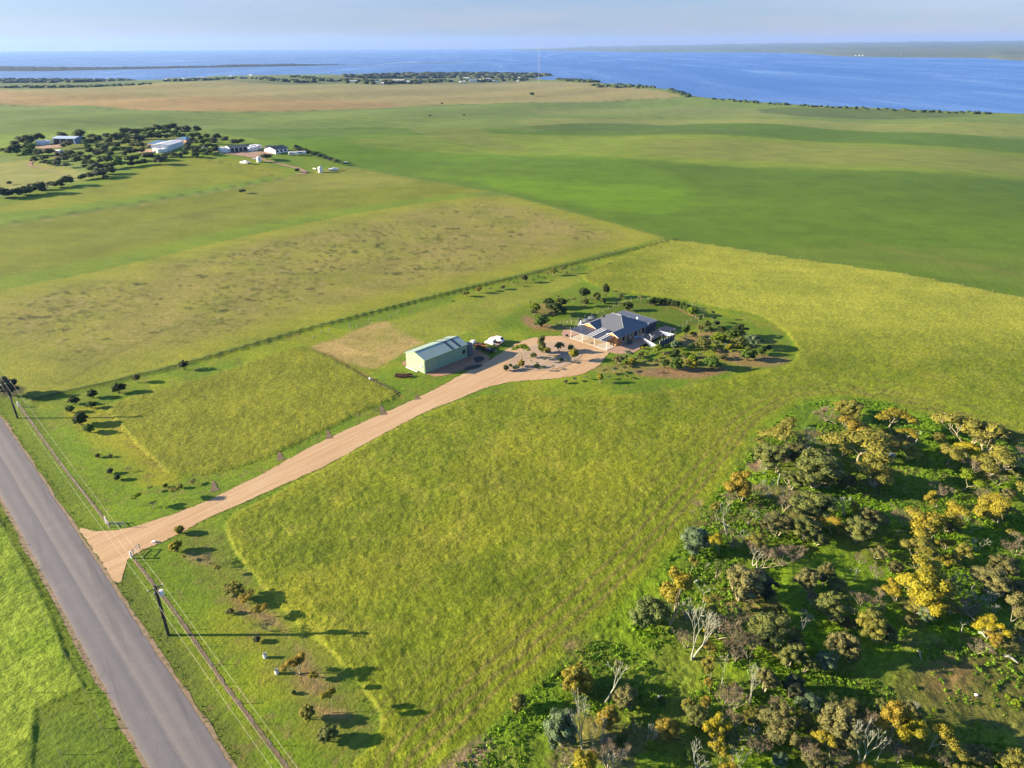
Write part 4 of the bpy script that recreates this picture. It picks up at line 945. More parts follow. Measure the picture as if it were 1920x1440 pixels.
# (crown x, top y, base x, base y, crown width, kind, hue) read off the photograph
WOOD = [
(1533,754,1550,791,40,'twiggy','twig'),(1587,743,1595,787,50,'mallee','ochre'),(1667,762,1668,808,54,'gum','gold'),(1699,803,1700,826,30,'gum','gold'),(1700,826,1702,862,42,'gum','ochre'),
(1482,780,1484,800,15,'sapling','gold'),(1465,789,1475,840,60,'gum','ochre'),(1515,798,1513,842,46,'dead','grey'),(1420,820,1425,843,24,'sapling','ochre'),(1430,830,1440,880,62,'mallee','olive'),
(1478,822,1485,866,50,'mallee','brown'),(1455,838,1456,888,48,'twiggy','twig'),(1600,786,1605,826,56,'gum','orange'),(1600,806,1608,873,88,'gum','ochre'),(1655,814,1645,851,50,'gum','ochre'),
(1575,834,1572,858,30,'sapling','ochre'),(1625,848,1625,873,26,'sapling','ochre'),(1530,848,1525,915,92,'mallee','olive'),(1485,878,1483,917,46,'mallee','olive'),(1552,878,1550,916,38,'gum','gold'),
(1640,863,1637,912,76,'gum','ochre'),(1385,878,1390,939,54,'gum','orange'),(1396,914,1397,934,20,'sapling','orange'),(1520,910,1515,980,80,'mallee','olive'),
(1810,793,1815,840,90,'gum','ochre'),(1843,803,1847,852,72,'gum','brown'),(1768,825,1775,871,42,'gum','ochre'),(1812,826,1815,862,42,'gum','bright'),(1855,832,1855,893,74,'gum','ochre'),
(1886,815,1888,846,46,'gum','ochre'),(1906,845,1905,887,52,'twiggy','twig'),(1818,864,1820,892,40,'twiggy','pink'),(1808,887,1807,919,46,'gum','lime'),(1740,912,1757,952,24,'gum','gold'),(1913,908,1915,936,42,'sapling','ochre'),
(1778,932,1787,994,48,'gum','gold'),(1850,938,1870,980,64,'gum','gold'),(1886,985,1886,1009,26,'sapling','ochre'),(1903,992,1900,1009,16,'sapling','orange'),
(1735,976,1737,1018,72,'gum','gold'),(1718,1002,1718,1056,50,'gum','ochre'),(1755,1026,1757,1062,42,'gum','gold'),(1770,1001,1772,1031,26,'gum','gold'),(1795,1010,1795,1056,34,'gum','ochre'),
(1738,1056,1735,1120,84,'gum','bright'),(1706,1068,1722,1150,72,'gum','bright'),(1668,1080,1680,1127,34,'gum','gold'),(1780,1075,1790,1111,40,'twiggy','pink'),(1812,1094,1811,1142,52,'dead','grey'),
(1845,1060,1850,1112,62,'mallee','tan'),(1885,1104,1888,1182,42,'gum','tan'),(1857,1122,1857,1162,26,'dead','grey'),(1842,1150,1850,1197,46,'gum','bright'),(1865,1183,1868,1216,32,'gum','orange'),(1912,1155,1915,1202,34,'mallee','olive'),
(1300,978,1300,1036,60,'bush','grey'),(1355,935,1362,1001,62,'dead','grey'),(1335,934,1345,985,24,'sapling','ochre'),(1329,992,1349,1041,28,'gum','bright'),(1216,1101,1220,1168,68,'bush','pale'),
(1262,1060,1257,1172,62,'gum','gold'),(1300,1043,1293,1079,18,'sapling','ochre'),(1385,1052,1385,1126,72,'mallee','tan'),(1310,1122,1298,1236,64,'dead','grey'),(1355,1148,1345,1197,52,'twiggy','pink'),
(1322,1173,1325,1201,20,'sapling','gold'),(1328,1200,1328,1224,26,'sapling','orange'),(1325,1052,1321,1070,8,'dead','grey'),
(1455,962,1457,1006,56,'mallee','brown'),(1508,958,1510,1012,56,'mallee','olive'),(1553,959,1560,1001,40,'gum','orange'),(1600,961,1605,1017,56,'mallee','olive'),(1626,942,1630,991,42,'mallee','brown'),
(1580,926,1583,967,32,'dead','grey'),(1597,939,1597,969,22,'sapling','gold'),(1535,991,1530,1022,36,'mallee','olive'),(1420,996,1420,1036,42,'mallee','ochre'),(1437,1014,1420,1069,52,'twiggy','twig'),
(1490,1024,1485,1052,38,'twiggy','twig'),(1650,1018,1640,1047,34,'gum','tan'),(1612,1042,1612,1056,20,'twiggy','twig'),(1505,1055,1518,1116,44,'mallee','tan'),(1541,1050,1545,1102,36,'mallee','brown'),
(1556,1100,1558,1162,64,'mallee','olive'),(1430,1069,1425,1117,56,'bush','slate'),(1610,1105,1612,1136,30,'twiggy','pink'),(1641,1108,1641,1140,36,'twiggy','pink'),(1632,1134,1640,1202,60,'mallee','ochre'),(1663,1165,1662,1207,34,'mallee','olive'),
(1448,1144,1450,1217,78,'mallee','olive'),(1430,1138,1428,1166,26,'mallee','olive'),(1462,1130,1464,1160,24,'mallee','olive'),(1473,1194,1478,1252,50,'mallee','olive'),(1511,1221,1506,1262,30,'mallee','olive'),
(1567,1164,1565,1237,56,'mallee','tan'),(1592,1204,1592,1241,36,'mallee','olive'),(1431,1238,1432,1299,40,'mallee','tan'),(1480,1255,1480,1307,46,'mallee','slate'),(1456,1321,1458,1394,76,'mallee','brown'),
(1550,1293,1552,1330,32,'twiggy','pale'),(1566,1311,1568,1402,76,'mallee','tan'),(1540,1356,1556,1416,38,'gum','gold'),(1613,1344,1612,1432,50,'dead','grey'),(1644,1376,1642,1432,26,'dead','grey'),(1575,1406,1575,1440,34,'twiggy','pink'),(1618,1429,1620,1455,34,'gum','orange'),
(1655,1296,1666,1392,42,'gum','orange'),(1686,1304,1690,1366,42,'mallee','brown'),(1705,1305,1705,1345,28,'dead','grey'),(1705,1346,1712,1418,48,'gum','bright'),(1750,1346,1736,1418,54,'gum','gold'),
(1818,1394,1820,1427,42,'mallee','tan'),(1800,1427,1810,1475,58,'mallee','ochre'),(1900,1394,1900,1454,64,'mallee','ochre'),
(1248,1340,1250,1381,44,'bush','orange'),(1288,1302,1290,1333,27,'bush','ochre'),(1321,1302,1328,1340,22,'sapling','orange'),(1357,1280,1358,1347,40,'twiggy','pink'),(1352,1224,1353,1284,30,'dead','grey'),
(1325,1226,1332,1276,24,'gum','ochre'),(1326,1268,1330,1300,18,'sapling','orange'),(1335,1339,1345,1397,40,'gum','bright'),(1346,1384,1350,1432,32,'gum','gold'),(1372,1424,1376,1455,34,'gum','gold'),(1404,1238,1407,1320,32,'dead','grey'),(1222,1355,1213,1396,22,'dead','grey'),
(1083,1229,1088,1290,60,'bush','gold'),(970,1290,973,1331,35,'bush','ochre'),(1155,1238,1136,1316,66,'dead','grey'),(1168,1278,1166,1327,46,'bush','tan'),(1138,1314,1143,1364,43,'bush','orange'),(1078,1308,1092,1402,46,'dead','grey'),
(1048,1308,1052,1397,62,'bush','grey'),(1113,1318,1110,1417,28,'dead','grey'),(1140,1384,1140,1442,52,'twiggy','pink'),(1088,1406,1092,1457,46,'gum','bright'),(1161,1236,1163,1258,15,'sapling','tan'),(1055,1400,1060,1445,46,'twiggy','pink'),(1152,1398,1152,1448,44,'dead','grey'),
(1497,820,1500,846,34,'twiggy','twig'),(1412,905,1414,930,26,'twiggy','pink'),(1438,892,1440,930,34,'dead','grey'),(1468,930,1470,958,40,'twiggy','twig'),(1400,958,1402,985,30,'twiggy','pale'),(1438,960,1440,1000,28,'dead','grey'),
(1585,890,1587,915,34,'mallee','brown'),(1672,838,1673,858,28,'twiggy','pink'),(1395,1095,1398,1125,36,'twiggy','twig'),(1290,1120,1288,1160,36,'dead','grey'),(1375,1130,1378,1175,40,'twiggy','twig'),(1325,1150,1322,1200,44,'dead','grey'),
(1400,1180,1402,1235,44,'twiggy','twig'),(1375,1200,1378,1240,36,'twiggy','pink'),(1415,1020,1412,1060,36,'dead','grey'),(1345,1050,1342,1085,26,'twiggy','pale'),(1288,1180,1285,1215,34,'twiggy','pink'),(1372,1330,1374,1372,30,'twiggy','twig'),
(1385,1398,1384,1445,40,'dead','grey'),(1505,1380,1508,1425,36,'twiggy','pink'),(1595,1340,1594,1400,36,'dead','grey'),(1680,1385,1682,1430,38,'twiggy','twig'),(1765,1385,1762,1425,36,'twiggy','pale'),(1870,1040,1872,1075,50,'mallee','brown'),
(1905,1085,1905,1120,44,'mallee','brown'),(1830,1195,1832,1225,32,'twiggy','pink'),(1900,1010,1902,1040,40,'twiggy','twig'),(1760,905,1762,930,30,'twiggy','pink'),(1550,820,1552,850,34,'twiggy','pale'),(1870,1170,1872,1205,34,'mallee','olive'),
(1130,1350,1128,1395,30,'dead','grey'),(1165,1420,1166,1450,34,'twiggy','twig'),(1188,1345,1190,1372,22,'twiggy','pale'),(1715,1110,1716,1150,44,'gum','ochre'),(1765,1095,1768,1135,40,'gum','ochre'),(1640,1060,1642,1090,24,'twiggy','pink'),
(1590,1305,1592,1345,44,'mallee','brown'),(1490,1190,1492,1225,34,'mallee','brown'),(1415,1165,1412,1200,34,'mallee','tan'),
]
# the understorey between them: smaller crowns filling the gaps
_r = random.Random(31); _gap = [(1590, 1770, 850, 965), (1650, 1960, 1190, 1400), (1060, 1230, 1120, 1300), (1560, 1700, 1010, 1060), (1560, 1700, 1200, 1300), (1000, 1100, 1380, 1440)]; _n = 0; _t = 0
_wp = [(1510, 800), (1600, 775), (1780, 815), (1915, 860), (1915, 1430), (1290, 1440), (1300, 1200), (1260, 1120), (1330, 960), (1420, 860)]
while _n < 60 and _t < 9000:
    _t += 1; x_, y_ = _r.uniform(1240, 1915), _r.uniform(790, 1435)
    if float(sdf(np.array([x_]), np.array([y_]), _wp)[0]) < 4 or any(a <= x_ <= b_ and c <= y_ <= d for a, b_, c, d in _gap): continue
    if any(abs(x_ - w_[0]) < .46 * w_[4] and abs(y_ - .5 * (w_[1] + w_[3])) < 20 for w_ in WOOD): continue
    k_, h_ = _r.choice([('mallee', 'olive'), ('dead', 'grey'), ('mallee', 'brown'), ('mallee', 'tan'), ('twiggy', 'twig'), ('twiggy', 'pink'), ('dead', 'grey'), ('gum', 'ochre'), ('bush', 'grey'), ('mallee', 'ochre')])
    w_ = _r.uniform(26, 46) * (.8 + .3 * (y_ - 790) / 640); WOOD.append((round(x_), round(y_ - w_ * .55), round(x_), round(y_ + w_ * .35), round(w_), k_, h_)); _n += 1
ORD = ['first', 'second', 'third', 'fourth', 'fifth', 'sixth', 'seventh', 'eighth', 'ninth', 'tenth', 'eleventh', 'twelfth', 'thirteenth', 'fourteenth', 'fifteenth', 'sixteenth', 'seventeenth', 'eighteenth', 'nineteenth', 'twentieth']
LOOK = {('gum', 'gold'): 'golden gum on bare pale limbs', ('gum', 'bright'): 'bright yellow gum on bare pale limbs', ('gum', 'ochre'): 'ochre flat-topped gum on pale limbs', ('gum', 'orange'): 'orange-gold gum on pale limbs',
        ('gum', 'lime'): 'yellow-green spreading gum', ('gum', 'tan'): 'tan thin-crowned gum', ('gum', 'brown'): 'brownish flat-topped gum', ('mallee', 'olive'): 'dense olive clumpy tree', ('mallee', 'brown'): 'brown-olive clumpy tree',
        ('mallee', 'tan'): 'tan-olive clumpy tree', ('mallee', 'ochre'): 'ochre-olive clumpy tree', ('mallee', 'slate'): 'dark slate-green clumpy tree', ('bush', 'grey'): 'grey-green round bush', ('bush', 'pale'): 'pale green round bush',
        ('bush', 'slate'): 'dark grey-green bush', ('bush', 'orange'): 'orange low bush', ('bush', 'ochre'): 'ochre low bush', ('bush', 'gold'): 'large golden bush', ('bush', 'tan'): 'tan leafy bush', ('dead', 'grey'): 'bare dead tree with pale limbs',
        ('twiggy', 'twig'): 'leafless grey-brown twiggy tree', ('twiggy', 'pink'): 'pinkish twiggy dry tree', ('twiggy', 'pale'): 'pale green twiggy tree', ('sapling', 'gold'): 'small golden sapling', ('sapling', 'ochre'): 'small ochre sapling',
        ('sapling', 'orange'): 'small orange sapling', ('sapling', 'tan'): 'small tan tuft of a tree'}
NUM = ['one', 'two', 'three', 'four', 'five', 'six', 'seven', 'eight', 'nine', 'ten', 'eleven', 'twelve', 'thirteen', 'fourteen', 'fifteen', 'sixteen']
bands = [0, 828, 860, 892, 925, 975, 1012, 1050, 1105, 1145, 1190, 1240, 1300, 1345, 1398, 1425, 1600]
def row_label(look, i, n, where):
    pos_ = 'leftmost' if i == 0 and n > 1 else 'rightmost' if i == n - 1 and n > 1 else (ORD[i] + ' from left') if n > 1 else 'alone'
    return '%s, %s %s' % (look, pos_, where)
for k_ in range(len(bands) - 1):
    row = sorted([w_ for w_ in WOOD if bands[k_] <= w_[3] < bands[k_ + 1]], key=lambda w_: w_[0])
    byk = {}
    for w_ in row: byk.setdefault(LOOK[(w_[5], w_[6])], []).append(w_)
    for w_ in row:
        look = LOOK[(w_[5], w_[6])]; L = byk[look]; i = L.index(w_); n = len(L)
        plant(*w_, label=row_label(look, i, n, "in woodland row %s from the back" % NUM[k_]) if n > 1 else "%s, only one in woodland row %s from the back" % (look, NUM[k_]),
              group={'gum': 'gum trees in the woodland', 'mallee': 'clumpy trees in the woodland', 'dead': 'dead trees in the woodland', 'twiggy': 'twiggy trees in the woodland'}.get(w_[5], 'bushes and saplings in the woodland'))

_GL = []
def rowset(rows, where, group, kinds=None):
    """trees that stand in a line or a small group, labelled by look and place"""
    adj = dict(dark='dark', green='green', gold='golden', bright='bright yellow', ochre='ochre', orange='orange-brown', olive='olive', brown='brownish', grey='grey-green', pale='pale green', lime='yellow-green', tan='tan', twig='bare brown', slate='dark grey-green', pink='bare pinkish')
    nm = dict(gum='open-crowned tree', mallee='clumpy tree', bush='round bush', twiggy='twiggy shrub', sapling='young tree', column='tall narrow tree', dead='dead tree', far='tree')
    by = {}
    for r in rows: by.setdefault((r[5], r[6]), []).append(r)
    for r in rows:
        L = sorted(by[(r[5], r[6])], key=lambda q_: q_[0]); i = L.index(r); n = len(L)
        base = '%s %s' % (adj[r[6]], nm[r[5]])
        lab = '%s %s' % (base, where) if n == 1 else '%s, %s %s' % (base, 'leftmost' if i == 0 else 'rightmost' if i == n - 1 else ORD[i] + ' from left', where)
        plant(*r, label=lab, group=group)

rowset([(257,698,259,717,15,'mallee','brown'),(345,672,346,693,18,'mallee','slate'),(223,717,224,737,24,'bush','dark'),(175,729,175,746,19,'bush','dark'),(139,738,139,758,20,'bush','dark'),(172,751,172,765,17,'bush','green'),
        (133,760,133,773,16,'bush','green'),(154,772,154,797,28,'bush','dark'),(169,793,169,811,21,'bush','green')], 'near the fence corner by the road', 'bushes near the road corner of the fence')
rowset([(221,891,221,900,13,'bush','slate'),(184,851,184,858,11,'bush','brown'),(208,851,208,857,8,'bush','brown'),(207,880,207,888,12,'bush','slate'),(240,874,240,884,9,'twiggy','twig'),(258,921,262,948,19,'sapling','lime'),
        (279,911,280,922,13,'sapling','olive'),(327,911,331,936,22,'sapling','ochre'),(362,898,362,908,12,'sapling','tan'),(287,936,289,953,16,'twiggy','twig'),(310,907,311,914,10,'bush','green'),(338,907,338,915,11,'bush','green')],
       'planted between the road fence and the upper paddock', 'young plants beside the driveway entrance')
rowset([(337,987,338,1000,19,'bush','gold'),(330,1010,332,1034,25,'bush','bright'),(347,1041,347,1052,14,'sapling','ochre'),(391,1033,391,1056,22,'twiggy','twig'),(407,1056,408,1076,16,'sapling','ochre'),(443,1087,445,1122,36,'mallee','ochre'),
        (462,1107,465,1131,27,'sapling','orange'),(433,1139,433,1150,14,'bush','brown'),(491,1130,494,1157,27,'sapling','orange'),(507,1156,505,1183,27,'twiggy','pink'),(555,1217,562,1264,37,'gum','orange'),(588,1255,592,1290,21,'sapling','gold'),
        (619,1291,622,1337,27,'gum','gold'),(576,1310,582,1348,31,'bush','ochre'),(611,1351,613,1389,38,'bush','olive'),(551,1291,551,1300,10,'bush','pale'),(425,1095,425,1104,10,'sapling','ochre'),(483,1196,484,1203,16,'bush','slate')],
       'in the planted strip below the driveway entrance', 'trees planted between the road and the big paddock')
rowset([(832,556,832,564,8,'sapling','brown'),(872,543,873,556,14,'mallee','olive'),(897,536,898,550,12,'mallee','orange'),(919,537,920,546,9,'sapling','tan'),(942,533,943,543,11,'mallee','brown'),(963,527,964,538,9,'sapling','tan'),
        (984,513,986,530,11,'mallee','slate'),(1038,501,1039,517,13,'mallee','ochre'),(1056,497,1057,513,9,'sapling','brown'),(1118,484,1119,495,8,'sapling','tan'),(1002,522,1003,528,6,'sapling','dark'),(1021,519,1021,525,6,'sapling','dark')],
       'in the row along the boundary fence', 'trees in the row along the boundary fence')
rowset([(1004,566,1004,588,19,'mallee','lime'),(1030,556,1030,577,21,'mallee','dark'),(1053,555,1053,577,20,'mallee','dark'),(1046,564,1047,580,16,'bush','bright'),(1036,572,1037,592,31,'mallee','dark'),(1015,588,1015,613,27,'bush','green'),(1058,577,1058,588,14,'bush','green'),
        (1001,577,1001,592,15,'mallee','olive'),(1096,536,1096,561,21,'mallee','dark'),(1096,556,1096,575,16,'mallee','olive'),(1120,546,1120,563,17,'mallee','ochre'),(1136,529,1135,557,15,'mallee','dark'),(1131,556,1131,569,13,'bush','pale'),(1152,543,1152,551,9,'sapling','olive'),
        (1163,550,1163,560,10,'bush','olive'),(1074,558,1074,570,10,'sapling','olive'),(1199,552,1200,569,9,'sapling','tan'),(1044,553,1044,562,9,'sapling','olive')],
       'in the garden clump behind the house', 'garden trees left of and behind the house')
plant(1178,566,1178,583,20,'bush','dark','dark ball-shaped bush standing alone on the house lawn')
for i, (x_, y_, w_) in enumerate([(1219,572,14),(1227,571,15),(1236,571,15),(1245,571,15),(1254,572,14),(1262,574,14),(1270,576,14),(1279,579,14),(1287,583,14),(1293,587,14)]):
    plant(x_, y_ - 11, x_, y_, w_, 'bush', 'dark' if i < 7 else 'green', '%s bush of the hedge behind the lawn, %s' % ('dark' if i < 7 else 'green', 'leftmost' if i == 0 else 'rightmost' if i == 9 else ORD[i] + ' from left'), 'hedge bushes along the back of the lawn')
plant(1299,576,1299,592,20,'bush','lime','rounded light green bush ending the hedge near the pale fence')
rowset([(1333,581,1334,600,10,'sapling','slate'),(1339,589,1340,606,10,'sapling','slate'),(1308,592,1308,616,12,'sapling','olive'),(1322,596,1322,622,15,'mallee','olive'),(1343,598,1344,613,12,'mallee','slate'),(1285,605,1285,632,15,'mallee','green'),
        (1301,621,1301,633,13,'bush','brown'),(1383,603,1384,632,28,'mallee','dark'),(1373,611,1374,640,28,'mallee','green'),(1353,610,1353,625,20,'mallee','dark'),(1345,621,1346,648,26,'mallee','lime'),(1386,626,1387,652,19,'mallee','olive'),
        (1411,622,1412,652,36,'mallee','grey'),(1400,645,1401,676,27,'bush','green'),(1427,644,1427,666,19,'bush','green'),(1441,644,1441,658,11,'bush','dark'),(1367,641,1367,660,16,'mallee','bright'),(1370,655,1370,668,9,'sapling','lime'),
        (1321,627,1321,637,9,'bush','dark'),(1319,636,1319,652,23,'mallee','olive'),(1232,640,1233,661,18,'bush','lime'),(1265,665,1265,694,25,'bush','green'),(1299,661,1300,683,20,'mallee','lime'),
        (1298,672,1298,694,17,'bush','bright'),(1336,661,1336,692,30,'bush','green'),(1246,669,1247,690,18,'mallee','green'),(1283,655,1283,672,15,'mallee','lime'),(1264,654,1265,668,14,'bush','dark'),(1338,649,1338,660,12,'bush','dark'),
        (1183,667,1184,685,14,'bush','bright'),(1208,659,1208,672,14,'sapling','lime'),(1160,663,1161,683,22,'mallee','tan'),(1196,665,1196,676,12,'sapling','olive'),(1226,672,1226,684,12,'sapling','olive'),(1248,659,1248,668,10,'sapling','tan'),
        (1124,696,1125,718,12,'mallee','bright'),(1100,704,1101,712,9,'sapling','grey'),(1060,711,1060,719,9,'bush','brown'),(1150,688,1150,700,13,'sapling','grey'),(1168,684,1168,696,12,'sapling','pale'),(1135,690,1135,702,12,'sapling','olive'),(1078,706,1078,715,8,'sapling','grey'),
        (1175,700,1175,709,9,'sapling','olive'),(1222,688,1222,699,12,'twiggy','twig'),(1140,704,1140,712,9,'sapling','grey'),(1355,636,1355,646,11,'sapling','olive'),(1312,640,1312,656,12,'sapling','ochre'),(1320,655,1321,670,12,'sapling','tan'),(1275,640,1275,652,10,'sapling','olive')],
       'in the garden right of the house', 'garden trees right of the house')
_g = random.Random(8); _k = 0
_gp = [(1110, 692), (1180, 662), (1235, 664), (1262, 655), (1290, 618), (1340, 610), (1400, 650), (1420, 672), (1330, 690), (1200, 690)]
while _k < 46:
    x_, y_ = _g.uniform(1110, 1420), _g.uniform(612, 692)
    if float(sdf(np.array([x_]), np.array([y_]), _gp)[0]) < 1: continue
    w_ = _g.uniform(7, 15); hue_ = _g.choice(['olive', 'grey', 'green', 'lime', 'tan', 'dark', 'brown', 'ochre']); _k += 1; dw_ = _g.choice([('front', 668), ('back', 0)])
    _GL.append((round(x_, 1), y_ - w_ * _g.uniform(.6, 1.1), round(x_, 1), y_, w_, _g.choice(['mallee', 'bush', 'sapling', 'mallee']), hue_))
for part_, cond in (('in the front half of the right garden', lambda q_: q_[3] >= 660), ('in the back half of the right garden', lambda q_: q_[3] < 660)):
    rowset([q_ for q_ in _GL if cond(q_)], part_, 'understorey shrubs right of the house')
plant(1264,634,1265,656,16,'bush','grey','pale grey-green bush beside the white shade sail')
plant(1205.5,648.5,1205.5,654.5,7,'bush','bright','small yellow-green ball shrub by the grey sail')
rowset([(976,641,977,672,27,'gum','lime'),(1015,626,1016,662,18,'column','olive'),(1048,637,1048,660,16,'mallee','olive'),(1026,647,1026,667,14,'mallee','ochre'),(1070,643,1070,658,13,'bush','olive'),(1075,649,1075,676,19,'mallee','bright'),
        (1001,657,1001,671,12,'bush','olive'),(976,670,977,688,14,'bush','orange'),(949,681,949,696,11,'bush','dark'),(1006,680,1006,690,11,'bush','green'),(1017,684,1017,695,9,'sapling','olive'),(968,687,968,693,12,'bush','grey'),(1021,670,1021,681,9,'sapling','grey'),
        (1040,665,1040,680,9,'sapling','tan'),(1052,669,1052,678,9,'bush','dark'),(1037,682,1037,692,9,'twiggy','twig'),(957,680,957,687,7,'bush','green'),(994,683,994,692,7,'twiggy','twig'),(1062,672,1062,681,7,'sapling','olive'),(996,675,996,681,6,'sapling','olive')],
       'on the gravel island of the driveway loop', 'plants on the driveway island')
plant(18,721,18,742,44,'bush','slate','low dark scrubby bush beside the far power pole')

# --- the distant farm's grove
rgf = random.Random(77); placed = []
def scatter(poly, n, w0, w1, gname, lab, hues):
    xs = [p[0] for p in poly]; ys = [p[1] for p in poly]; k_ = 0; tries = 0; got = []
    while k_ < n and tries < 6000:
        tries += 1; x_ = rgf.uniform(min(xs), max(xs)); y_ = rgf.uniform(min(ys), max(ys))
        if float(sdf(np.array([x_]), np.array([y_]), poly)[0]) < 0: continue
        w_ = rgf.uniform(w0, w1)
        if any(abs(x_ - a) < .42 * (w_ + c) and abs(y_ - b_) < .26 * (w_ + c) for a, b_, c in placed): continue
        if any(x0 <= x_ <= x1 and y0 <= y_ <= y1 for x0, x1, y0, y1 in ((66, 146, 258, 285), (272, 352, 262, 292), (410, 555, 268, 300), (95, 118, 280, 290))): continue
        placed.append((x_, y_, w_)); k_ += 1
        got.append((x_, y_, w_, rgf.choice(hues)))
    got.sort(key=lambda q_: q_[1]); per = 9; nr = (len(got) + per - 1) // per
    for r_ in range(nr):
        row = sorted(got[r_ * per:(r_ + 1) * per])
        for j_, (x_, y_, w_, h_) in enumerate(row):
            plant(x_, y_ - w_ * .78, x_, y_, w_, 'far', h_, '%s tree, %s from left, row %s of the %s' % ({'dark': 'dark rounded', 'green': 'deep green', 'slate': 'greyish dark'}[h_], ORD[j_], NUM[r_], lab), gname)
FW = ['dark', 'dark', 'dark', 'green', 'slate']
scatter([(14,292),(30,268),(45,268),(66,276),(66,288),(100,291),(100,295),(60,293)], 15, 11, 17, 'trees before the silver farm shed', 'clump before the silver shed', FW)
scatter([(66,305),(80,298),(118,290),(160,286),(200,288),(190,300),(150,324),(110,316),(85,312)], 22, 9, 15, 'scrubby trees inside the farm track bend', 'scrub within the track bend', FW)
scatter([(150,262),(240,258),(272,268),(272,292),(300,300),(300,310),(240,318),(195,330),(165,322),(195,300),(160,284)], 46, 10, 18, 'main grove at the distant farm', 'main grove', FW)
scatter([(196,258),(260,250),(330,243),(372,246),(372,250),(330,258),(310,264),(262,266),(200,266)], 26, 10, 16, 'ridge-top trees at the distant farm', 'ridge-top belt', FW)
scatter([(330,258),(352,254),(440,268),(412,282),(395,292),(345,300),(300,302),(290,296),(352,290)], 32, 9, 14, 'trees right of the long white shed', 'belt beside the white shed', FW)
for q_i, (x_, y_, w_) in enumerate([(-6,371,22),(8,372,20),(20,370,17),(32,366,14),(42,368,18),(52,366,19),(72,363,24),(62,357,12),(78,356,14),(98,352,13),(110,352,16),(126,348,20),(152,338,11),(160,336,11),(172,335,13),(189,333,19),(198,336,9)]):
    placed.append((x_, y_, w_)); plant(x_, y_ - w_ * .8, x_, y_, w_, 'far', rgf.choice(['dark', 'slate']), 'dark tree, %s along the curving tree line at the far left' % ORD[q_i], 'trees in the curving line at the far left')
for x_, y_, w_, l_ in [(18,347,8,'small dark tree alone in the pale field at the far left'), (120,263,16,'dark round tree behind the silver shed, left of the taller one'), (150,261,18,'large dark tree just right of the silver shed'), (53,272,20,'largest dark tree left of the silver shed'), (72,266,17,'dark dome tree behind the white farm tanks'),
                       (8,286,9,'small dark tree at the very left edge near the farm'), (126,279,14,'brownish tree in front of the silver shed')]:
    plant(x_, y_ - w_ * .85, x_, y_, w_, 'far', 'dark' if 'brown' not in l_ else 'brown', l_)
for i, (x_, y_, w_) in enumerate([(498,300,12),(503,298,10),(563,286,11),(572,288,10),(580,290,9),(590,293,9),(600,296,8),(610,300,8),(620,303,8),(630,306,9),(645,310,7),(558,283,12),(440,272,12),(452,270,10)]):
    plant(x_, y_ - w_ * .6, x_, y_, w_, 'far', rgf.choice(['dark', 'slate', 'olive']), 'low grey-green shrub, %s in the scrubby line beside the distant white house' % ORD[i], 'shrubs right of the distant white house')
for x_, y_, w_, l_ in [(557,323,8,'tiny dark bush at the end of the farm track'), (455,363,9,'small dark bush alone in the middle pasture'), (829,196,4,'tiny white-topped dark bush at the edge of the tan field'), (806,219,4,'left one of two tiny dark bushes in the far crop'), (870,218,4,'right one of two tiny dark bushes in the far crop'), (997,180,7,'small dark tree by a bare patch left of the radio mast')]:
    plant(x_, y_ - w_ * .7, x_, y_, w_, 'far', 'dark', l_)
# ------------------------------------------------------------------ paint and sheet materials
CR = lambda *c: tuple(col(*c))
M_shedwall = ribbed('shed_wall_sheet', tuple(np.array(lin((158, 190, 158))) * .58), 0, .5, .5, .06, .02)
M_shedwall_y = ribbed('shed_gable_sheet', tuple(np.array(lin((158, 190, 158))) * .58), 1, .5, .5, .06, .02)
M_shedroof = ribbed('shed_roof_sheet', tuple(np.array(lin((176, 200, 186))) * .58), 0, .76, .4, .05, .03)
M_darkstrip = simple('dark_skylight', (.03, .035, .045), .25)
M_trim = simple('green_trim', tuple(np.array(lin((170, 190, 160))) * .6), .5)
M_roof = ribbed('slate_roof_sheet', (.085, .095, .115), 1, .42, .42, .05, .03)
M_roofx = ribbed('slate_roof_sheet_cross', (.085, .095, .115), 0, .42, .42, .05, .03)
M_navy = ribbed('navy_cladding', (.030, .040, .070), 0, .4, .45, .05, .02)
M_navyroof = ribbed('carport_roof_sheet', (.040, .046, .064), 1, .5, .5, .06, .03)
M_cap = simple('ridge_capping', (.17, .18, .20), .4)
M_skyl = simple('pale_skylight_sheet', (.62, .62, .60), .4)
M_brick = simple('tan_brick', tuple(np.array(lin((206, 150, 96))) * .55), .85, 0, .1, 1.5)
M_timber = simple('cedar_gable', tuple(np.array(lin((226, 160, 92))) * .62), .7, 0, .1, 3)
M_white = simple('white_paint', (.66, .66, .64), .5, 0, .03)
M_conc = simple('pale_concrete', (.42, .38, .33), .85, 0, .06, .6)
M_concT = simple('tan_concrete', (.36, .29, .20), .85, 0, .08, .6)
M_glass = simple('dark_glass', (.012, .015, .02), .08)
M_steel = simple('galvanised_steel', (.34, .35, .36), .4, .6)
M_grey = simple('grey_steel', (.22, .22, .23), .5)
M_black = simple('black_plastic', (.015, .015, .016), .5)
M_tankg = simple('grey_green_tank', (.10, .12, .13), .5)
M_pav = simple('brick_paving', tuple(np.array(lin((204, 166, 142))) * .5), .9, 0, .12, 1.2)
M_shade_w = simple('white_shade_cloth', (.74, .75, .78), .8)
M_shade_g = simple('grey_shade_cloth', (.38, .39, .42), .8)
M_rust = simple('rusty_iron', (.13, .05, .028), .85, .1, .25, 3)
M_orange = simple('orange_paint', (.80, .30, .04), .5)
M_rubber = simple('tyre_rubber', (.02, .02, .02), .9)
M_wood = simple('grey_timber', (.17, .14, .11), .9, 0, .15, 5)
M_woodtan = simple('tan_timber', (.33, .25, .15), .9, 0, .12, 4)
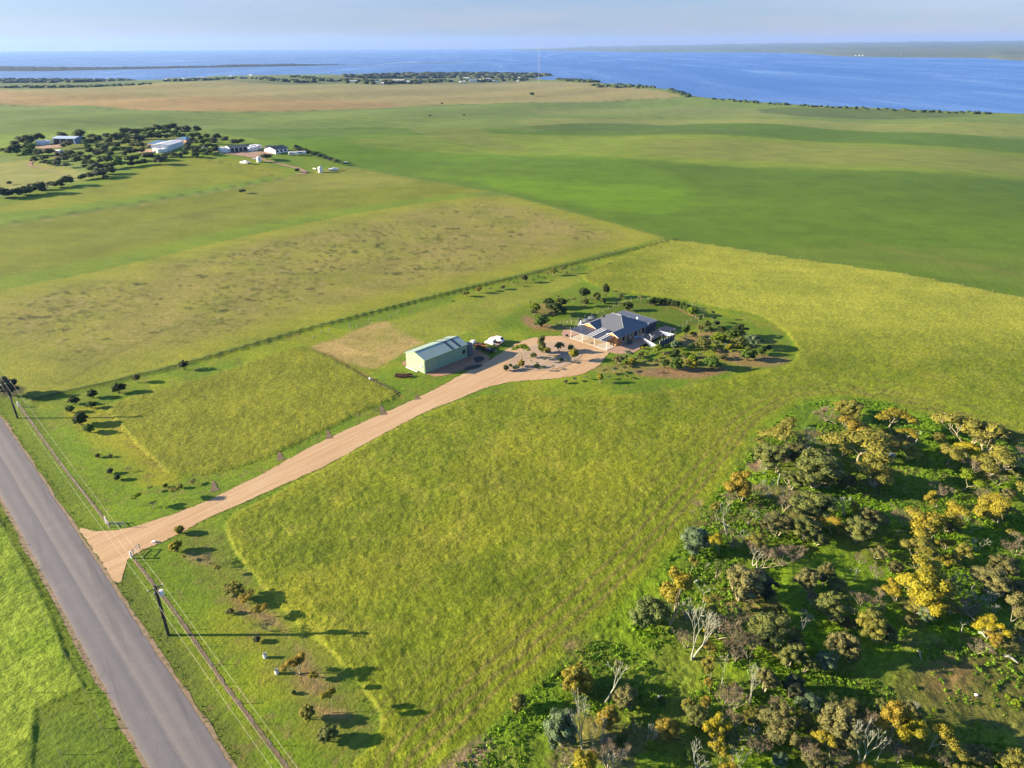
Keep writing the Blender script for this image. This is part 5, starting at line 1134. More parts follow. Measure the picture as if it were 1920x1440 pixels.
M_mesh = simple('pale_fence_wire', (.22, .22, .18), .8)
M_wire_ = simple('weathered_wire', (.10, .10, .09), .9)
M_blue = simple('blue_grey_steel', (.16, .24, .34), .45)
M_cream = simple('cream_wall', (.50, .47, .42), .8)
M_pinkb = simple('pink_brick', (.38, .22, .17), .85)
A45 = math.radians(45)

# ------------------------------------------------------------------ green shed
o_ = G(797, 701); o_.z = 0
S_ang = math.atan2(G(876, 669.5).y - G(797, 701).y, G(876, 669.5).x - G(797, 701).x)
SL = (G(876, 669.5) - G(797, 701)).length; SW = 8.0; SH = 4.1; SR = 5.35
shed = empty('farm_shed', (o_.x, o_.y, .05), S_ang, 'long pale green steel shed with shallow gable roof beside the driveway', 'shed')
print('shed', SL, math.degrees(S_ang))
MB().box(0, SL, -.06, .06, 0, SH).build('long_wall', M_shedwall, shed); MB().box(0, SL, SW - .06, SW + .06, 0, SH).build('long_wall', M_shedwall, shed)
for x_ in (0, SL): MB().prism([(x_, .06, 0), (x_, SW - .06, 0), (x_, SW - .06, SH), (x_, SW / 2, SR - .03), (x_, .06, SH)], (-.08 if x_ == 0 else .08, 0, 0)).build('gable_wall', M_shedwall_y, shed)
def slope(name, x0, x1, mat, up=0.0, parent=shed, side=0):
    y0, y1 = ((-.25, SW / 2) if side == 0 else (SW + .25, SW / 2)); zf = lambda y: SH + (SR - SH) * (1 - abs(y - SW / 2) / (SW / 2)) + .03 + up
    return MB().prism([(x0, y0, zf(y0)), (x1, y0, zf(y0)), (x1, y1, zf(y1)), (x0, y1, zf(y1))], (0, 0, .09)).build(name, mat, parent)
strips = [(SL * .635, SL * .685), (SL * .80, SL * .85)]
for side in (0, 1):
    rf = slope('roof_slope', -.2, SL + .2, M_shedroof, 0, shed, side)
    for a, b_ in strips: slope('skylight_strip', a, b_, M_darkstrip, .035, rf, side)
MB().box(-.22, SL + .22, SW / 2 - .16, SW / 2 + .16, SR + .09, SR + .155).build('ridge_cap', M_trim, shed)
MB().box(-.2, SL + .2, -.42, -.26, SH - .12, SH + .02).build('gutter', M_trim, shed); MB().box(-.2, SL + .2, SW + .26, SW + .42, SH - .12, SH + .02).build('gutter', M_trim, shed)
for x_ in (.1, SL * .30): MB().box(x_ - .08, x_ + .08, -.14, -.06, 0, SH - .1).build('downpipe' if x_ < 1 else 'door_jamb', M_trim, shed)
d_ = MB().box(SL * .04, SL * .29, -.10, -.062, .05, SH - .5).build('roller_door', ribbed('roller_door_sheet', tuple(np.array(lin((168, 188, 156))) * .6), 2, .3, .5, .05, .03), shed)
w_ = MB().box(SL * .885, SL * .955, -.13, -.07, 1.5, 2.6).build('window', M_glass, shed); MB().box(SL * .918, SL * .923, -.15, -.13, 1.5, 2.6).build('window_bar', M_trim, w_)
MB().box(-.26, -.10, 1.0, 1.55, 1.5, 2.2).build('meter_box', M_white, shed, .03)
M_ = Matrix.Translation((o_.x, o_.y, 0)) @ Matrix.Rotation(S_ang, 4, 'Z')
tag(MB().box(-1.0, -.55, 2.4, 7.2, .1, .30, M_).build('timber_beam', M_white, None, .02), 'long white beam lying on the ground by the shed gable', 'beam')
def tank(px_, py_, r, h, mat, lab, name='water_tank', loc=None, dome=.18):
    p = G(px_, py_) if loc is None else loc; t_ = empty(name, p, 0, lab, 'water tank')
    mb = MB(); mb.cyl(0, 0, 0, h, r, None, 20); mb.build('tank_shell', mat, t_, smooth_=False)
    MB().tube([(0, 0, h), (0, 0, h + r * dome * .6), (0, 0, h + r * dome)], [r, r * .55, r * .08], 20).build('tank_lid', mat, t_)
    MB().cyl(r * .3, 0, h + r * dome * .5, h + r * dome * .5 + .18, .2, None, 8).build('hatch', mat, t_); return t_
pt = M_ @ Vector((SL + 1.75, 1.3, .05)); tank(0, 0, 1.35, 3.3, M_tankg, 'dark blue-grey water tank at the near end of the green shed', loc=pt)
pt = M_ @ Vector((SL + 1.3, 6.0, .05)); tank(0, 0, 1.2, 2.6, M_tankg, 'smaller dark tank behind the green shed roof', loc=pt)
for nm, pts_ in (('dark_patch', [(889, 671), (900, 668), (909, 672), (903, 678), (893, 680)]), ('dark_patch', [(872, 690), (892, 684), (906, 685), (890, 692), (874, 694)])):  # near-black patches laid on the ground beside the apron
    sheet(nm, smooth(GP(pts_), 2), .074, simple('dark_ground', (.03, .03, .025), .95, 0, .3, 2), 'dark patch by the shed apron', jit=.12, step=.4)
# scrap heap
sp = G(757, 706); heap = empty('scrap_heap', sp, 0, 'heap of rusty rails and scrap lying in the grass left of the shed', 'scrap heap')
rg = random.Random(9)
for i in range(26):
    a = Vector((rg.uniform(-2.0, 2.0), rg.uniform(-.9, .9), rg.uniform(.1, .75))); a_ = rg.gauss(.1, .35); L = rg.uniform(.7, 1.9); d_ = Vector((math.cos(a_), math.sin(a_), rg.uniform(-.12, .12))) * L
    MB().tube([a - d_, a + d_], rg.uniform(.04, .10), 5).build('rail', M_rust if i % 6 else M_woodtan, heap)
MB().box(-2.2, 2.1, -.7, -.55, .1, .62).build('frame', M_rust, heap); MB().box(-2.2, 2.1, .6, .75, .1, .6).build('frame', M_rust, heap)
# row of little soil mounds
mp_ = resamp([(672, 702), (745, 736)], 19); md = MB()
md.tube([(0, 0, 0), (0, 0, .16), (0, 0, .26)], [.52, .36, .06], 7); m0 = md.build('soil_mound', M_dirt); m0_ = m0
for i, (x_, y_) in enumerate(mp_):
    q_ = m0 if i == 0 else m0.copy()
    if i: C.objects.link(q_)
    q_.location = G(x_, y_); q_.rotation_euler = (0, 0, i * 1.3); q_.scale = (1, 1.2, .8 + .3 * rg.random())
    tag(q_, 'small brown soil mound, %s from the top in the row left of the shed' % ORD[i], 'soil mound', 'row of soil mounds')
tag(MB().tube([(0, 0, 0), (0, 0, .6), (0, 0, .75)], [.3, .3, .1], 10).build('drum', M_white, None, loc=G(694, 712)), 'small white drum among the row of soil mounds', 'drum')

# ------------------------------------------------------------------ vehicles
def wheel(parent, x, y, r=.36, w=.24):
    t_ = MB().tube([(x, y - w / 2, r), (x, y + w / 2, r)], r, 16).build('wheel', M_rubber, parent)
    MB().tube([(x, y - w / 2 - .01, r), (x, y + w / 2 + .01, r)], r * .55, 10).build('rim', M_steel, t_); return t_
def body_loft(secs, name, mat, parent, bevel=.05):
    """secs: (x, half width, z bottom, z top, top half width)"""
    mb = MB(); v = []
    for x, hw, zb, zt, tw in secs: v += [(x, -hw, zb), (x, hw, zb), (x, hw, zb + (zt - zb) * .55), (x, tw, zt), (x, -tw, zt), (x, -hw, zb + (zt - zb) * .55)]
    f = [(i * 6 + k, i * 6 + (k + 1) % 6, (i + 1) * 6 + (k + 1) % 6, (i + 1) * 6 + k) for i in range(len(secs) - 1) for k in range(6)]
    n = len(secs) - 1; f += [(5, 4, 3, 2, 1, 0), tuple(n * 6 + k for k in range(6))]
    mb.add(v, f); return mb.build(name, mat, parent, bevel)
def ute(loc, rz, lab):
    u_ = empty('utility_truck', loc, rz, lab, 'ute')
    body_loft([(2.65, .74, .42, .78, .66), (2.5, .88, .38, .98, .80), (1.5, .90, .36, 1.06, .84), (1.0, .90, .36, 1.10, .86), (-.45, .90, .36, 1.10, .86)], 'body', M_white, u_)
    body_loft([(1.15, .84, 1.08, 1.12, .80), (.55, .82, 1.08, 1.70, .66), (-.30, .82, 1.08, 1.72, .66), (-.5, .84, 1.08, 1.2, .8)], 'cab', M_white, u_)
    MB().prism([(1.10, -.70, 1.17), (1.10, .70, 1.17), (.64, .58, 1.64), (.64, -.58, 1.64)], (.03, 0, .03)).build('windscreen', M_glass, u_)
    for s in (-1, 1):
        MB().prism([(.92, s * .80, 1.18), (-.28, s * .80, 1.18), (-.22, s * .70, 1.60), (.58, s * .70, 1.60)], (0, s * .05, 0)).build('side_window', M_glass, u_)
        MB().box(2.58, 2.68, s * .5 - .15, s * .5 + .15, .66, .84).build('headlight', M_glass, u_)
    MB().box(-2.7, -.55, -.95, .95, .82, .90).build('tray', M_steel, u_)
    for s in (-1, 1): MB().box(-2.7, -.55, s * .93 - .03, s * .93 + .03, .90, 1.15).build('tray_side', M_steel if s > 0 else M_woodtan, u_)
    MB().box(-2.74, -2.68, -.95, .95, .90, 1.15).build('tailgate', M_steel, u_); MB().box(-.55, -.49, -.93, .93, .9, 1.7).build('headboard', M_steel, u_)
    MB().box(-2.3, -1.0, -.7, .6, .9, 1.02).build('load', M_rust, u_)
    for x in (1.75, -1.6):
        for s in (-1, 1): wheel(u_, x, s * .80)
    return u_
def wagon(loc, rz, lab):
    u_ = empty('station_wagon', loc, rz, lab, 'car')
    body_loft([(2.45, .78, .42, .74, .68), (2.3, .92, .36, .96, .82), (1.2, .95, .34, 1.08, .88), (-2.1, .95, .36, 1.12, .88), (-2.4, .86, .42, 1.0, .80)], 'body', M_white, u_)
    body_loft([(1.25, .88, 1.06, 1.10, .84), (.5, .86, 1.06, 1.76, .68), (-1.6, .86, 1.08, 1.80, .68), (-2.3, .86, 1.06, 1.15, .8)], 'cabin', M_white, u_, .07)
    MB().prism([(1.20, -.72, 1.14), (1.20, .72, 1.14), (.62, .60, 1.68), (.62, -.60, 1.68)], (.04, 0, .03)).build('windscreen', M_glass, u_)
    MB().prism([(-2.2, -.72, 1.18), (-2.2, .72, 1.18), (-1.72, .60, 1.72), (-1.72, -.60, 1.72)], (-.05, 0, .03)).build('rear_window', M_glass, u_)
    for s in (-1, 1):
        MB().prism([(.98, s * .84, 1.16), (-.35, s * .84, 1.16), (-.35, s * .73, 1.62), (.52, s * .73, 1.62)], (0, s * .05, 0)).build('side_window', M_glass, u_)
        MB().prism([(-.5, s * .84, 1.16), (-1.9, s * .84, 1.16), (-1.6, s * .73, 1.64), (-.5, s * .73, 1.64)], (0, s * .05, 0)).build('side_window', M_glass, u_)
        MB().box(2.38, 2.47, s * .55 - .17, s * .55 + .17, .64, .82).build('headlight', M_glass, u_)
        MB().box(-1.5, .3, s * .55 - .025, s * .55 + .025, 1.80, 1.86).build('roof_rail', M_steel, u_)
    for x in (1.55, -1.5):
        for s in (-1, 1): wheel(u_, x, s * .84)
    return u_
pu = G(925, 647); pw = G(931, 641)
ute((pu.x, pu.y, pu.z + .03), math.radians(148), 'white single cab ute with flat tray parked on grass, nearer of the two cars')
wagon((pw.x, pw.y, pw.z + .03), math.radians(150), 'white station wagon parked on grass right behind the ute')
# old truck cab with rusty tray, boom implement, dark trailer
p = G(888, 652); tr = empty('old_truck', (p.x, p.y, .05), math.radians(158), 'old white-cabbed truck with rusty tray parked beyond the shed', 'truck')
body_loft([(1.5, .85, .5, 1.2, .8), (1.3, .95, .5, 1.5, .9), (.9, .95, .5, 2.15, .85), (-.2, .95, .5, 2.2, .85), (-.3, .95, .5, 2.1, .85)], 'cab', M_white, tr)
MB().box(-.05, .75, -.97, -.95, 1.45, 1.95).build('side_window', M_glass, tr); MB().box(-3.4, -.4, -1.0, 1.0, .85, .98).build('tray', M_rust, tr)
for s in (-1, 1): MB().box(-3.4, -.4, s - .03, s + .03, .98, 1.4).build('tray_side', M_rust, tr)
MB().box(-2.6, -.8, -.7, .7, .98, 1.6).build('load', M_rust, tr)
for x in (.7, -2.4):
    for s in (-1, 1): wheel(tr, x, s * .85, .42)
p = G(904, 656); im = empty('boom_loader', (p.x, p.y, .03), math.radians(-28), 'orange and rust boom loader standing between the truck and dark trailer', 'loader')
MB().box(-2.2, 2.1, -.24, .24, 1.0, 1.5).build('boom', M_orange, im, .02); MB().tube([(1.8, 0, 1.1), (2.5, 0, .5)], .2, 8).build('jib', M_orange, im)
MB().box(-1.4, .2, -.65, .65, .55, .95).build('chassis', M_rust, im, .04); MB().box(-1.5, -.5, -.5, .5, .95, 1.5).build('engine_cover', M_rust, im, .05)
MB().box(2.2, 2.8, -.6, .6, .1, .55).build('bucket', M_rust, im, .03); MB().box(.3, 1.2, .15, .45, .9, 1.2).build('hydraulic_ram', M_orange, im)
for x in (-1.1, .6):
    for s in (-1, 1): wheel(im, x, s * .75, .42)
p = G(918, 660); tl_ = empty('farm_trailer', (p.x, p.y, .03), math.radians(-20), 'dark loaded trailer on the grass just left of the driveway bend', 'trailer')
MB().box(-1.4, 1.4, -.85, .85, .5, .62).build('deck', M_black, tl_); MB().box(-1.4, 1.4, -.88, -.82, .62, 1.0).build('side_board', M_black, tl_); MB().box(-1.4, 1.4, .82, .88, .62, 1.0).build('side_board', M_black, tl_)
MB().box(-1.0, .5, -.6, .6, .62, 1.15).build('load', M_tankg, tl_, .1); MB().tube([(1.4, 0, .55), (2.4, 0, .5)], .05, 6).build('drawbar', M_steel, tl_); MB().tube([(.9, .1, .7), (1.2, .2, 1.4)], .09, 8).build('jockey_post', M_steel, tl_)
for s in (-1, 1): wheel(tl_, 0, s * .95, .33)
sheet('straw_bed', GP([(886, 652), (904, 655), (904, 657), (885, 657)]), .07, M_woodtan, 'small tan patch edged with a sleeper beside the tanks', jit=.05)
p1, p2 = G(885, 657.3), G(903, 657.5); dd = p2 - p1
tag(MB().box(0, dd.length, -.1, .1, 0, .22).build('sleeper', M_woodtan, None, loc=p1), 'tan timber sleeper on the grass behind the shed', 'sleeper').rotation_euler = (0, 0, math.atan2(dd.y, dd.x))

# ------------------------------------------------------------------ house
H0 = G(1160, 648); H0.z = .06; HA = A45; Hm = Matrix.Translation(H0) @ Matrix.Rotation(HA, 4, 'Z')
house = empty('farmhouse', H0, HA, 'single storey brick house with slate-blue hipped roof and front carport', 'house')
EV, K = 2.7, .445
def wall(x0, x1, y0, y1, z0, z1, mat=None, name='wall', par=None): return MB().box(x0, x1, y0, y1, z0, z1).build(name, mat or M_brick, par or house)
# walls
wr = wall(.3, 13.6, .0, .22, 0, EV - .02); wall(.3, .52, .22, 14.2, 0, EV - .02); wall(.52, 15.0, 13.98, 14.2, 0, EV - .02); wall(15.0, 15.22, .22, 14.2, 0, EV - .02)
wall(13.6, 19.2, .0, .18, 0, 2.86, M_navy, 'navy_wall'); wall(19.02, 19.2, .18, 12.9, 0, 2.86, M_navy, 'navy_wall'); wall(15.22, 19.02, 12.72, 12.9, 0, 2.86, M_navy, 'navy_wall')
wall(.3, 13.6, -.34, -.04, 0, .10, M_conc, 'plinth')
for x0, x1, z0, z1, kind in ((1.4, 2.9, .9, 2.2, 'window'), (4.0, 5.0, .1, 2.25, 'door'), (5.6, 6.4, 1.1, 2.1, 'window'), (7.6, 9.2, .15, 2.2, 'window'), (10.0, 10.6, .9, 2.2, 'window'), (11.6, 13.0, .15, 2.2, 'window')):
    w_ = MB().box(x0, x1, -.05, -.002, z0, z1).build(kind, M_glass if kind == 'window' else M_black, house)
    MB().box(x0 - .07, x0, -.09, -.002, z0 - .07, z1 + .07).build('frame', M_white, w_); MB().box(x1, x1 + .07, -.09, -.002, z0 - .07, z1 + .07).build('frame', M_white, w_)
    if kind == 'window': MB().box(x0, x1, -.11, -.002, z0 - .09, z0 - .01).build('sill', M_white, w_)
for y0, y1, kind in ((1.0, 2.4, 'window'), (4.6, 5.6, 'door'), (6.6, 8.2, 'window'), (9.4, 13.2, 'window')):
    MB().box(.24, .298, y0, y1, .1 if kind == 'door' else .9, 2.2).build(kind, M_glass, house)
TH = (0, 0, .10)
def slab(poly, mat, name='roof', th=.10): return MB().prism(poly, (0, 0, th)).build(name, mat, house)
zr = EV + 6.6 * K; e0, e1 = 2.2, 15.4; yl, yr = 14.6, -.4
slab([(e0, yr, EV), (e0, yl, EV), (8.8, 8.0, zr), (8.8, 6.2, zr)], M_roof)                 # front, faces the driveway
slab([(e0, yr, EV), (e1, yr, EV), (8.8, 6.2, zr)], M_roofx)                                   # right
slab([(e1, yr, EV), (e1, yl, EV), (8.8, 8.0, zr), (8.8, 6.2, zr)], M_roof)                 # back
slab([(e0, yl, EV), (e1, yl, EV), (8.8, 8.0, zr)], M_roofx)                                   # left
rg1 = EV + 2.3 * K; rg2 = EV + 3.0 * K
slab([(-1.0, -.4, EV), (e0, -.4, EV), (4.5, 1.9, rg1), (-1.0, 1.9, rg1)], M_roofx); slab([(-1.0, 4.2, EV), (e0, 4.2, EV), (4.5, 1.9, rg1), (-1.0, 1.9, rg1)], M_roofx)
slab([(-.1, 8.6, EV), (e0, 8.6, EV), (5.2, 11.6, rg2), (-.1, 11.6, rg2)], M_roofx); slab([(-.1, 14.6, EV), (e0, 14.6, EV), (5.2, 11.6, rg2), (-.1, 11.6, rg2)], M_roofx)
MB().prism([(-.82, -.2, EV + .02), (-.82, 4.0, EV + .02), (-.82, 1.9, rg1 - .06)], (.08, 0, 0)).build('gable_board', M_timber, house)
MB().prism([(.08, 8.8, EV + .02), (.08, 14.4, EV + .02), (.08, 11.6, rg2 - .06)], (.08, 0, 0)).build('gable_board', M_timber, house)
wall(-.72, .28, .0, .22, 0, EV - .02); wall(-.72, -.50, .22, 1.2, 0, EV - .02, M_timber, 'timber_wall')
def cap(a, b_): return MB().tube([Vector(a) + Vector((0, 0, .13)), Vector(b_) + Vector((0, 0, .13))], .11, 6).build('ridge_cap', M_cap, house)
cap((8.8, 6.2, zr), (8.8, 8.0, zr))
for a in ((e0, yr), (e1, yr)): cap((a[0], a[1], EV), (8.8, 6.2, zr))
for a in ((e0, yl), (e1, yl)): cap((a[0], a[1], EV), (8.8, 8.0, zr))
cap((-1.0, 1.9, rg1), (4.5, 1.9, rg1)); cap((-.1, 11.6, rg2), (5.2, 11.6, rg2))
for a, b_ in (((-1.05, -.45), (-1.05, 1.9)), ((-1.05, 4.25), (-1.05, 1.9))): MB().tube([(a[0], a[1], EV + .05), (b_[0], b_[1], rg1 + .05)], .08, 4).build('barge_board', M_white, house)
for a, b_ in (((-.15, 8.55), (-.15, 11.6)), ((-.15, 14.65), (-.15, 11.6))): MB().tube([(a[0], a[1], EV + .05), (b_[0], b_[1], rg2 + .05)], .08, 4).build('barge_board', M_white, house)
MB().box(2.2, 15.4, -.55, -.41, EV - .1, EV + .05).build('gutter', M_cap, house); MB().box(-1.0, 2.2, -.55, -.41, EV - .1, EV + .05).build('gutter', M_cap, house)
# rear low roof
rr_ = MB().prism([(14.6, -.35, 3.02), (19.5, -.35, 2.88), (19.5, 13.1, 2.88), (14.6, 13.1, 3.02)], (0, 0, .12)).build('rear_roof', M_roof, house)
MB().box(14.52, 14.60, -.38, 13.12, 2.96, 3.2).build('fascia', M_white, house); MB().box(19.5, 19.62, -.38, 13.12, 2.8, 3.02).build('fascia', M_cap, house); MB().box(14.6, 19.5, -.47, -.36, 2.82, 3.04).build('fascia', M_cap, house)
# carport
zc = lambda x: 2.70 + .05 * (x + 5.5)
def csl(x0, x1, y0, y1, mat, name, up=0, th=.07): return MB().prism([(x0, y0, zc(x0) + up), (x1, y0, zc(x1) + up), (x1, y1, zc(x1) + up), (x0, y1, zc(x0) + up)], (0, 0, th)).build(name, mat, house)
cr = csl(-5.6, .2, .9, 14.7, M_navyroof, 'carport_roof', -.14); csl(.2, 2.0, 4.3, 8.5, M_navyroof, 'carport_roof', -.14)
for i, y_ in enumerate((7.9, 7.1, 6.3, 3.6, 2.8)):
    csl(-5.6, 1.9 if i < 3 else -.2, y_ - .16, y_ + .16, M_skyl, 'skylight', -.06, .04)
    csl(-5.6, 1.9 if i < 3 else -.2, y_ - .58, y_ - .16, M_darkstrip, 'dark_sheet', -.06, .02)
MB().box(-5.75, -5.62, .85, 14.75, zc(-5.6) - .20, zc(-5.6) - .04).build('fascia', M_cap, house)
MB().box(-5.6, .2, 14.7, 14.8, 2.55, 2.74).build('fascia', M_cap, house)
for y_ in (14.3, 9.7, 5.0, .35): MB().box(-5.53, -5.45, y_ - .04, y_ + .04, 0, 2.55).build('post', M_white, house)
for y_ in (14.3,): MB().box(-.3, -.18, y_ - .06, y_ + .06, 0, 2.6).build('post', M_white, house)
for y0, y1, mt in ((9.75, 14.5, M_conc), (4.95, 9.65, M_concT), (.2, 4.85, M_conc)): MB().box(-5.7, .28, y0, y1, -.02, .06).build('floor_slab', mt, house)
# roof furniture
MB().tube([(8.2, 11.2, 4.0), (8.2, 11.2, 5.0)], .13, 8).build('flue', M_steel, house)
MB().tube([(7.6, 12.0, 3.9), (7.6, 12.0, 4.5), (7.6, 12.0, 4.8)], [.3, .42, .12], 10).build('roof_vent', M_black, house)
ds = MB().tube([(14.9, 4.2, 3.1), (14.9, 4.2, 3.7)], .03, 6).build('dish_mount', M_steel, house)
MB().tube([(14.86, 4.1, 3.75), (14.70, 3.95, 3.80), (14.60, 3.85, 3.84)], [.42, .30, .05], 12).build('satellite_dish', M_white, ds)
MB().box(11.0, 11.6, 5.0, 5.5, 4.4, 4.75).build('skylight_dome', M_white, house)
MB().box(-.05, .25, 14.9, 15.3, 0, 4.0).build('chimney_post', M_white, house)
# plant against the left wall
for (x_, y_, r_, h_, l_) in ((2.3, 16.6, 1.25, 2.2, 'grey water tank at the left front corner of the house'), (5.2, 16.9, 1.25, 2.4, 'grey water tank beside the left wall, middle one'), (8.0, 17.0, 1.35, 2.5, 'grey water tank furthest back beside the left wall')):
    tank(0, 0, r_, h_, M_tankg, l_, loc=Hm @ Vector((x_, y_, 0)), dome=.28)
for i, (x_, y_) in enumerate(((4.2, 17.6), (6.6, 17.4))):
    e_ = empty('solar_rack', Hm @ Vector((x_, y_ + .9, 0)), HA + .4, '%s dark solar panel rack among the tanks left of the house' % ('nearer' if i == 0 else 'farther'), 'solar rack')
    MB().prism([(-.9, -.8, 1.3), (.9, -.8, 1.3), (.9, .6, 2.3), (-.9, .6, 2.3)], (0, 0, .05)).build('panel', M_darkstrip, e_)
    for sx in (-.8, .8): MB().tube([(sx, .5, 0), (sx, .5, 2.2)], .04, 5).build('leg', M_steel, e_)
# paving, path, yard screens
def Hp(x, y): q_ = Hm @ Vector((x, y, 0)); return (q_.x, q_.y)
sheet('paving', [Hp(*q_) for q_ in ((-5.9, .1), (-6.2, -1.6), (-5.0, -4.2), (-1.5, -6.6), (2.5, -6.2), (4.0, -4.9), (24, -4.8), (24, -.4), (19.8, -.4), (.2, -.4), (.1, .1))], .052, M_pav, 'brick paved path and forecourt along the right side of the house', jit=.05, step=.8)
sheet('paving', [Hp(*q_) for q_ in ((-6.2, 14.9), (.2, 14.9), (.4, 19), (-2, 20.5), (-5.2, 18.6), (-6.6, 16.2))], .053, M_pav, 'paved corner at the left front of the carport', jit=.08, step=.8)
def post_(par, x, y, h, r=.06, mat=None): return MB().tube([(x, y, 0), (x, y, h)], r, 6).build('post', mat or M_white, par)
def sail(pts_, mat, lab, posts):
    hs_ = [Hm @ Vector(p_) for p_ in pts_]; c_ = sum(hs_, Vector()) / len(hs_)
    e_ = empty('shade_sail', (c_.x, c_.y, .05), 0, lab, 'shade sail'); n = len(hs_); v = []; m_ = 8
    tri = [h_ - Vector((c_.x, c_.y, .05)) for h_ in hs_]; V_, F_2 = [], []
    if n == 3: tri.append(tri[2])
    for i in range(m_ + 1):
        for j in range(m_ + 1):
            a, b_ = i / m_, j / m_; q_ = (tri[0] * (1 - a) + tri[1] * a) * (1 - b_) + (tri[3] * (1 - a) + tri[2] * a) * b_
            q_ = q_.lerp(sum(tri[:n], Vector()) / n, .16 * math.sin(math.pi * a) * (1 if j in (0, m_) else .3)); q_.z -= .25 * math.sin(math.pi * a) * math.sin(math.pi * b_); V_.append(q_)
    for i in range(m_):
        for j in range(m_): F_2.append((i * (m_ + 1) + j, (i + 1) * (m_ + 1) + j, (i + 1) * (m_ + 1) + j + 1, i * (m_ + 1) + j + 1))
    o2 = MB().add(V_, F_2).build('cloth', mat, e_); so = o2.modifiers.new('t', 'SOLIDIFY'); so.thickness = .02
    for x, y, h in posts: q_ = Hm @ Vector((x, y, 0)) - Vector((c_.x, c_.y, .05)); MB().tube([(q_.x, q_.y, 0), (q_.x, q_.y, h)], .05, 6).build('post', M_steel, e_)
    return e_
sail([(14.8, -4.6, 1.9), (15.6, -9.6, 1.9), (11.2, -9.4, 2.4)], M_shade_w, 'bright white triangular shade sail right of the house', [(14.8, -4.5, 2.9), (15.7, -9.7, 2.9), (11.1, -9.5, 3.0), (12.6, -6.8, 2.8)])
sail([(7.6, -2.2, 1.6), (6.4, -9.6, .9), (4.4, -8.6, .7)], M_shade_g, 'long grey shade sail sloping down beside the paving', [(7.8, -3.1, 2.6), (7.9, -6.2, 2.4), (6.9, -9.9, 2.0)])
scr = empty('screen_fence', Hm @ Vector((6.8, -9.9, 0)), HA, 'dark navy screen fence closing the front of the play yard', 'fence')
for i in range(6): MB().box(i * 1.35, i * 1.35 + 1.3, -.03, .03, 0, 2.0).build('panel', M_navy, scr); MB().tube([(i * 1.35, 0, 0), (i * 1.35, 0, 2.4)], .05, 6).build('post', M_white, scr)
p = Hm @ Vector((8.6, -5.6, .05)); cl_ = empty('clothes_hoist', p, .3, 'white rotary clothes hoist in the shaded yard', 'clothes line')
MB().tube([(0, 0, 0), (0, 0, 2.2)], .05, 6).build('pole', M_white, cl_)
for k_ in range(4): a_ = k_ * math.pi / 2; MB().tube([(0, 0, 2.0), (1.3 * math.cos(a_), 1.3 * math.sin(a_), 2.3)], .035, 5).build('arm', M_white, cl_)
p = Hm @ Vector((7.4, -1.0, .06)); um = empty('garden_table', p, 0, 'round pale blue table on the paving by the house wall', 'table')
MB().cyl(0, 0, .92, 1.0, .75, None, 16).build('table_top', simple('pale_blue_plastic', (.25, .36, .60), .4), um); MB().cyl(0, 0, 0, .92, .06, None, 8).build('leg', M_white, um)
p = Hm @ Vector((3.2, -1.7, .06)); bn = empty('wood_box', p, HA, 'dark box standing on the paving beside the side door', 'box'); MB().box(-.7, .7, -.35, .35, 0, .9).build('case', M_navy, bn); MB().box(-.75, .75, -.4, .4, .9, .97).build('lid', M_black, bn)
for i, (x_, y_) in enumerate(((-1.4, .9), (-1.3, 2.0))):
    tag(MB().tube([(0, 0, 0), (0, 0, .35), (0, 0, .55)], [.2, .28, .1], 8).build('pot_plant', M_black, None, loc=Hm @ Vector((x_, y_, .12))), 'dark plant pot by the timber wall under the carport, %s one' % ('right-hand' if i == 0 else 'left-hand'), 'plant pot')
tag(MB().box(-.4, .4, -.3, .3, 0, .5).build('crate', M_black, None, .04, loc=Hm @ Vector((-5.2, 16.2, .06))), 'small black crate at the left corner of the carport', 'crate')
dg = MB().tube([(-.5, 0, .12), (0, 0, .2), (.4, 0, .14)], [.08, .15, .06], 6).build('floor_cushion', M_black, None, loc=Hm @ Vector((-4.6, 6.6, .1))); tag(dg, 'small dark bundle lying on the tan carport slab', 'bundle')

# ------------------------------------------------------------------ fences
def fence(name, pts, step, ph, pr, label, wires=(), mat=None, wr_=.012, kind_='fence', wmat=None, zoff=0, net=None):
    """posts and wires along ground points given in pixels"""
    P3 = [G(*q_) for q_ in pts]; tot = []; o3 = P3[0].copy(); e_ = empty(name, o3, 0, label, kind_)
    pos_ = []
    for a, b_ in zip(P3[:-1], P3[1:]):
        L = (b_ - a).length; k_ = max(1, round(L / step)); pos_ += [a.lerp(b_, i / k_) for i in range(k_)]
    pos_.append(P3[-1]); pm = MB().tube([(0, 0, -.1), (0, 0, ph)], pr, 6); first = None; rgp = random.Random(5)
    for q_ in pos_:
        gz_ = float(height(np.array([q_.x]), np.array([q_.y]))[0]); q_.z = gz_
        if first is None: ob = pm.build('post', mat or M_wood, e_); first = ob
        else: ob = first.copy(); C.objects.link(ob); ob.parent = e_
        ob.location = q_ - o3; ob.rotation_euler = (rgp.uniform(-.04, .04), rgp.uniform(-.04, .04), 0); ob.scale = (1, 1, rgp.uniform(.92, 1.06))
    for h_ in wires: MB().tube([q_ - o3 + Vector((0, 0, h_)) for q_ in pos_], wr_, 3, False).build('wire', wmat or M_wire_, e_)
    if net:
        mb = MB()
        for a, b_ in zip(pos_[:-1], pos_[1:]):
            k_ = max(1, int((b_ - a).length / .30)); u0 = a - o3; u1 = b_ - o3
            for i in range(k_):
                q_ = u0.lerp(u1, i / k_); mb.add([q_, q_ + Vector((.012, .012, 0)), q_ + Vector((.012, .012, net)), q_ + Vector((0, 0, net))], [(0, 1, 2, 3)])
        ob = mb.build('wire_mesh', wmat or M_steel, e_)
    return e_
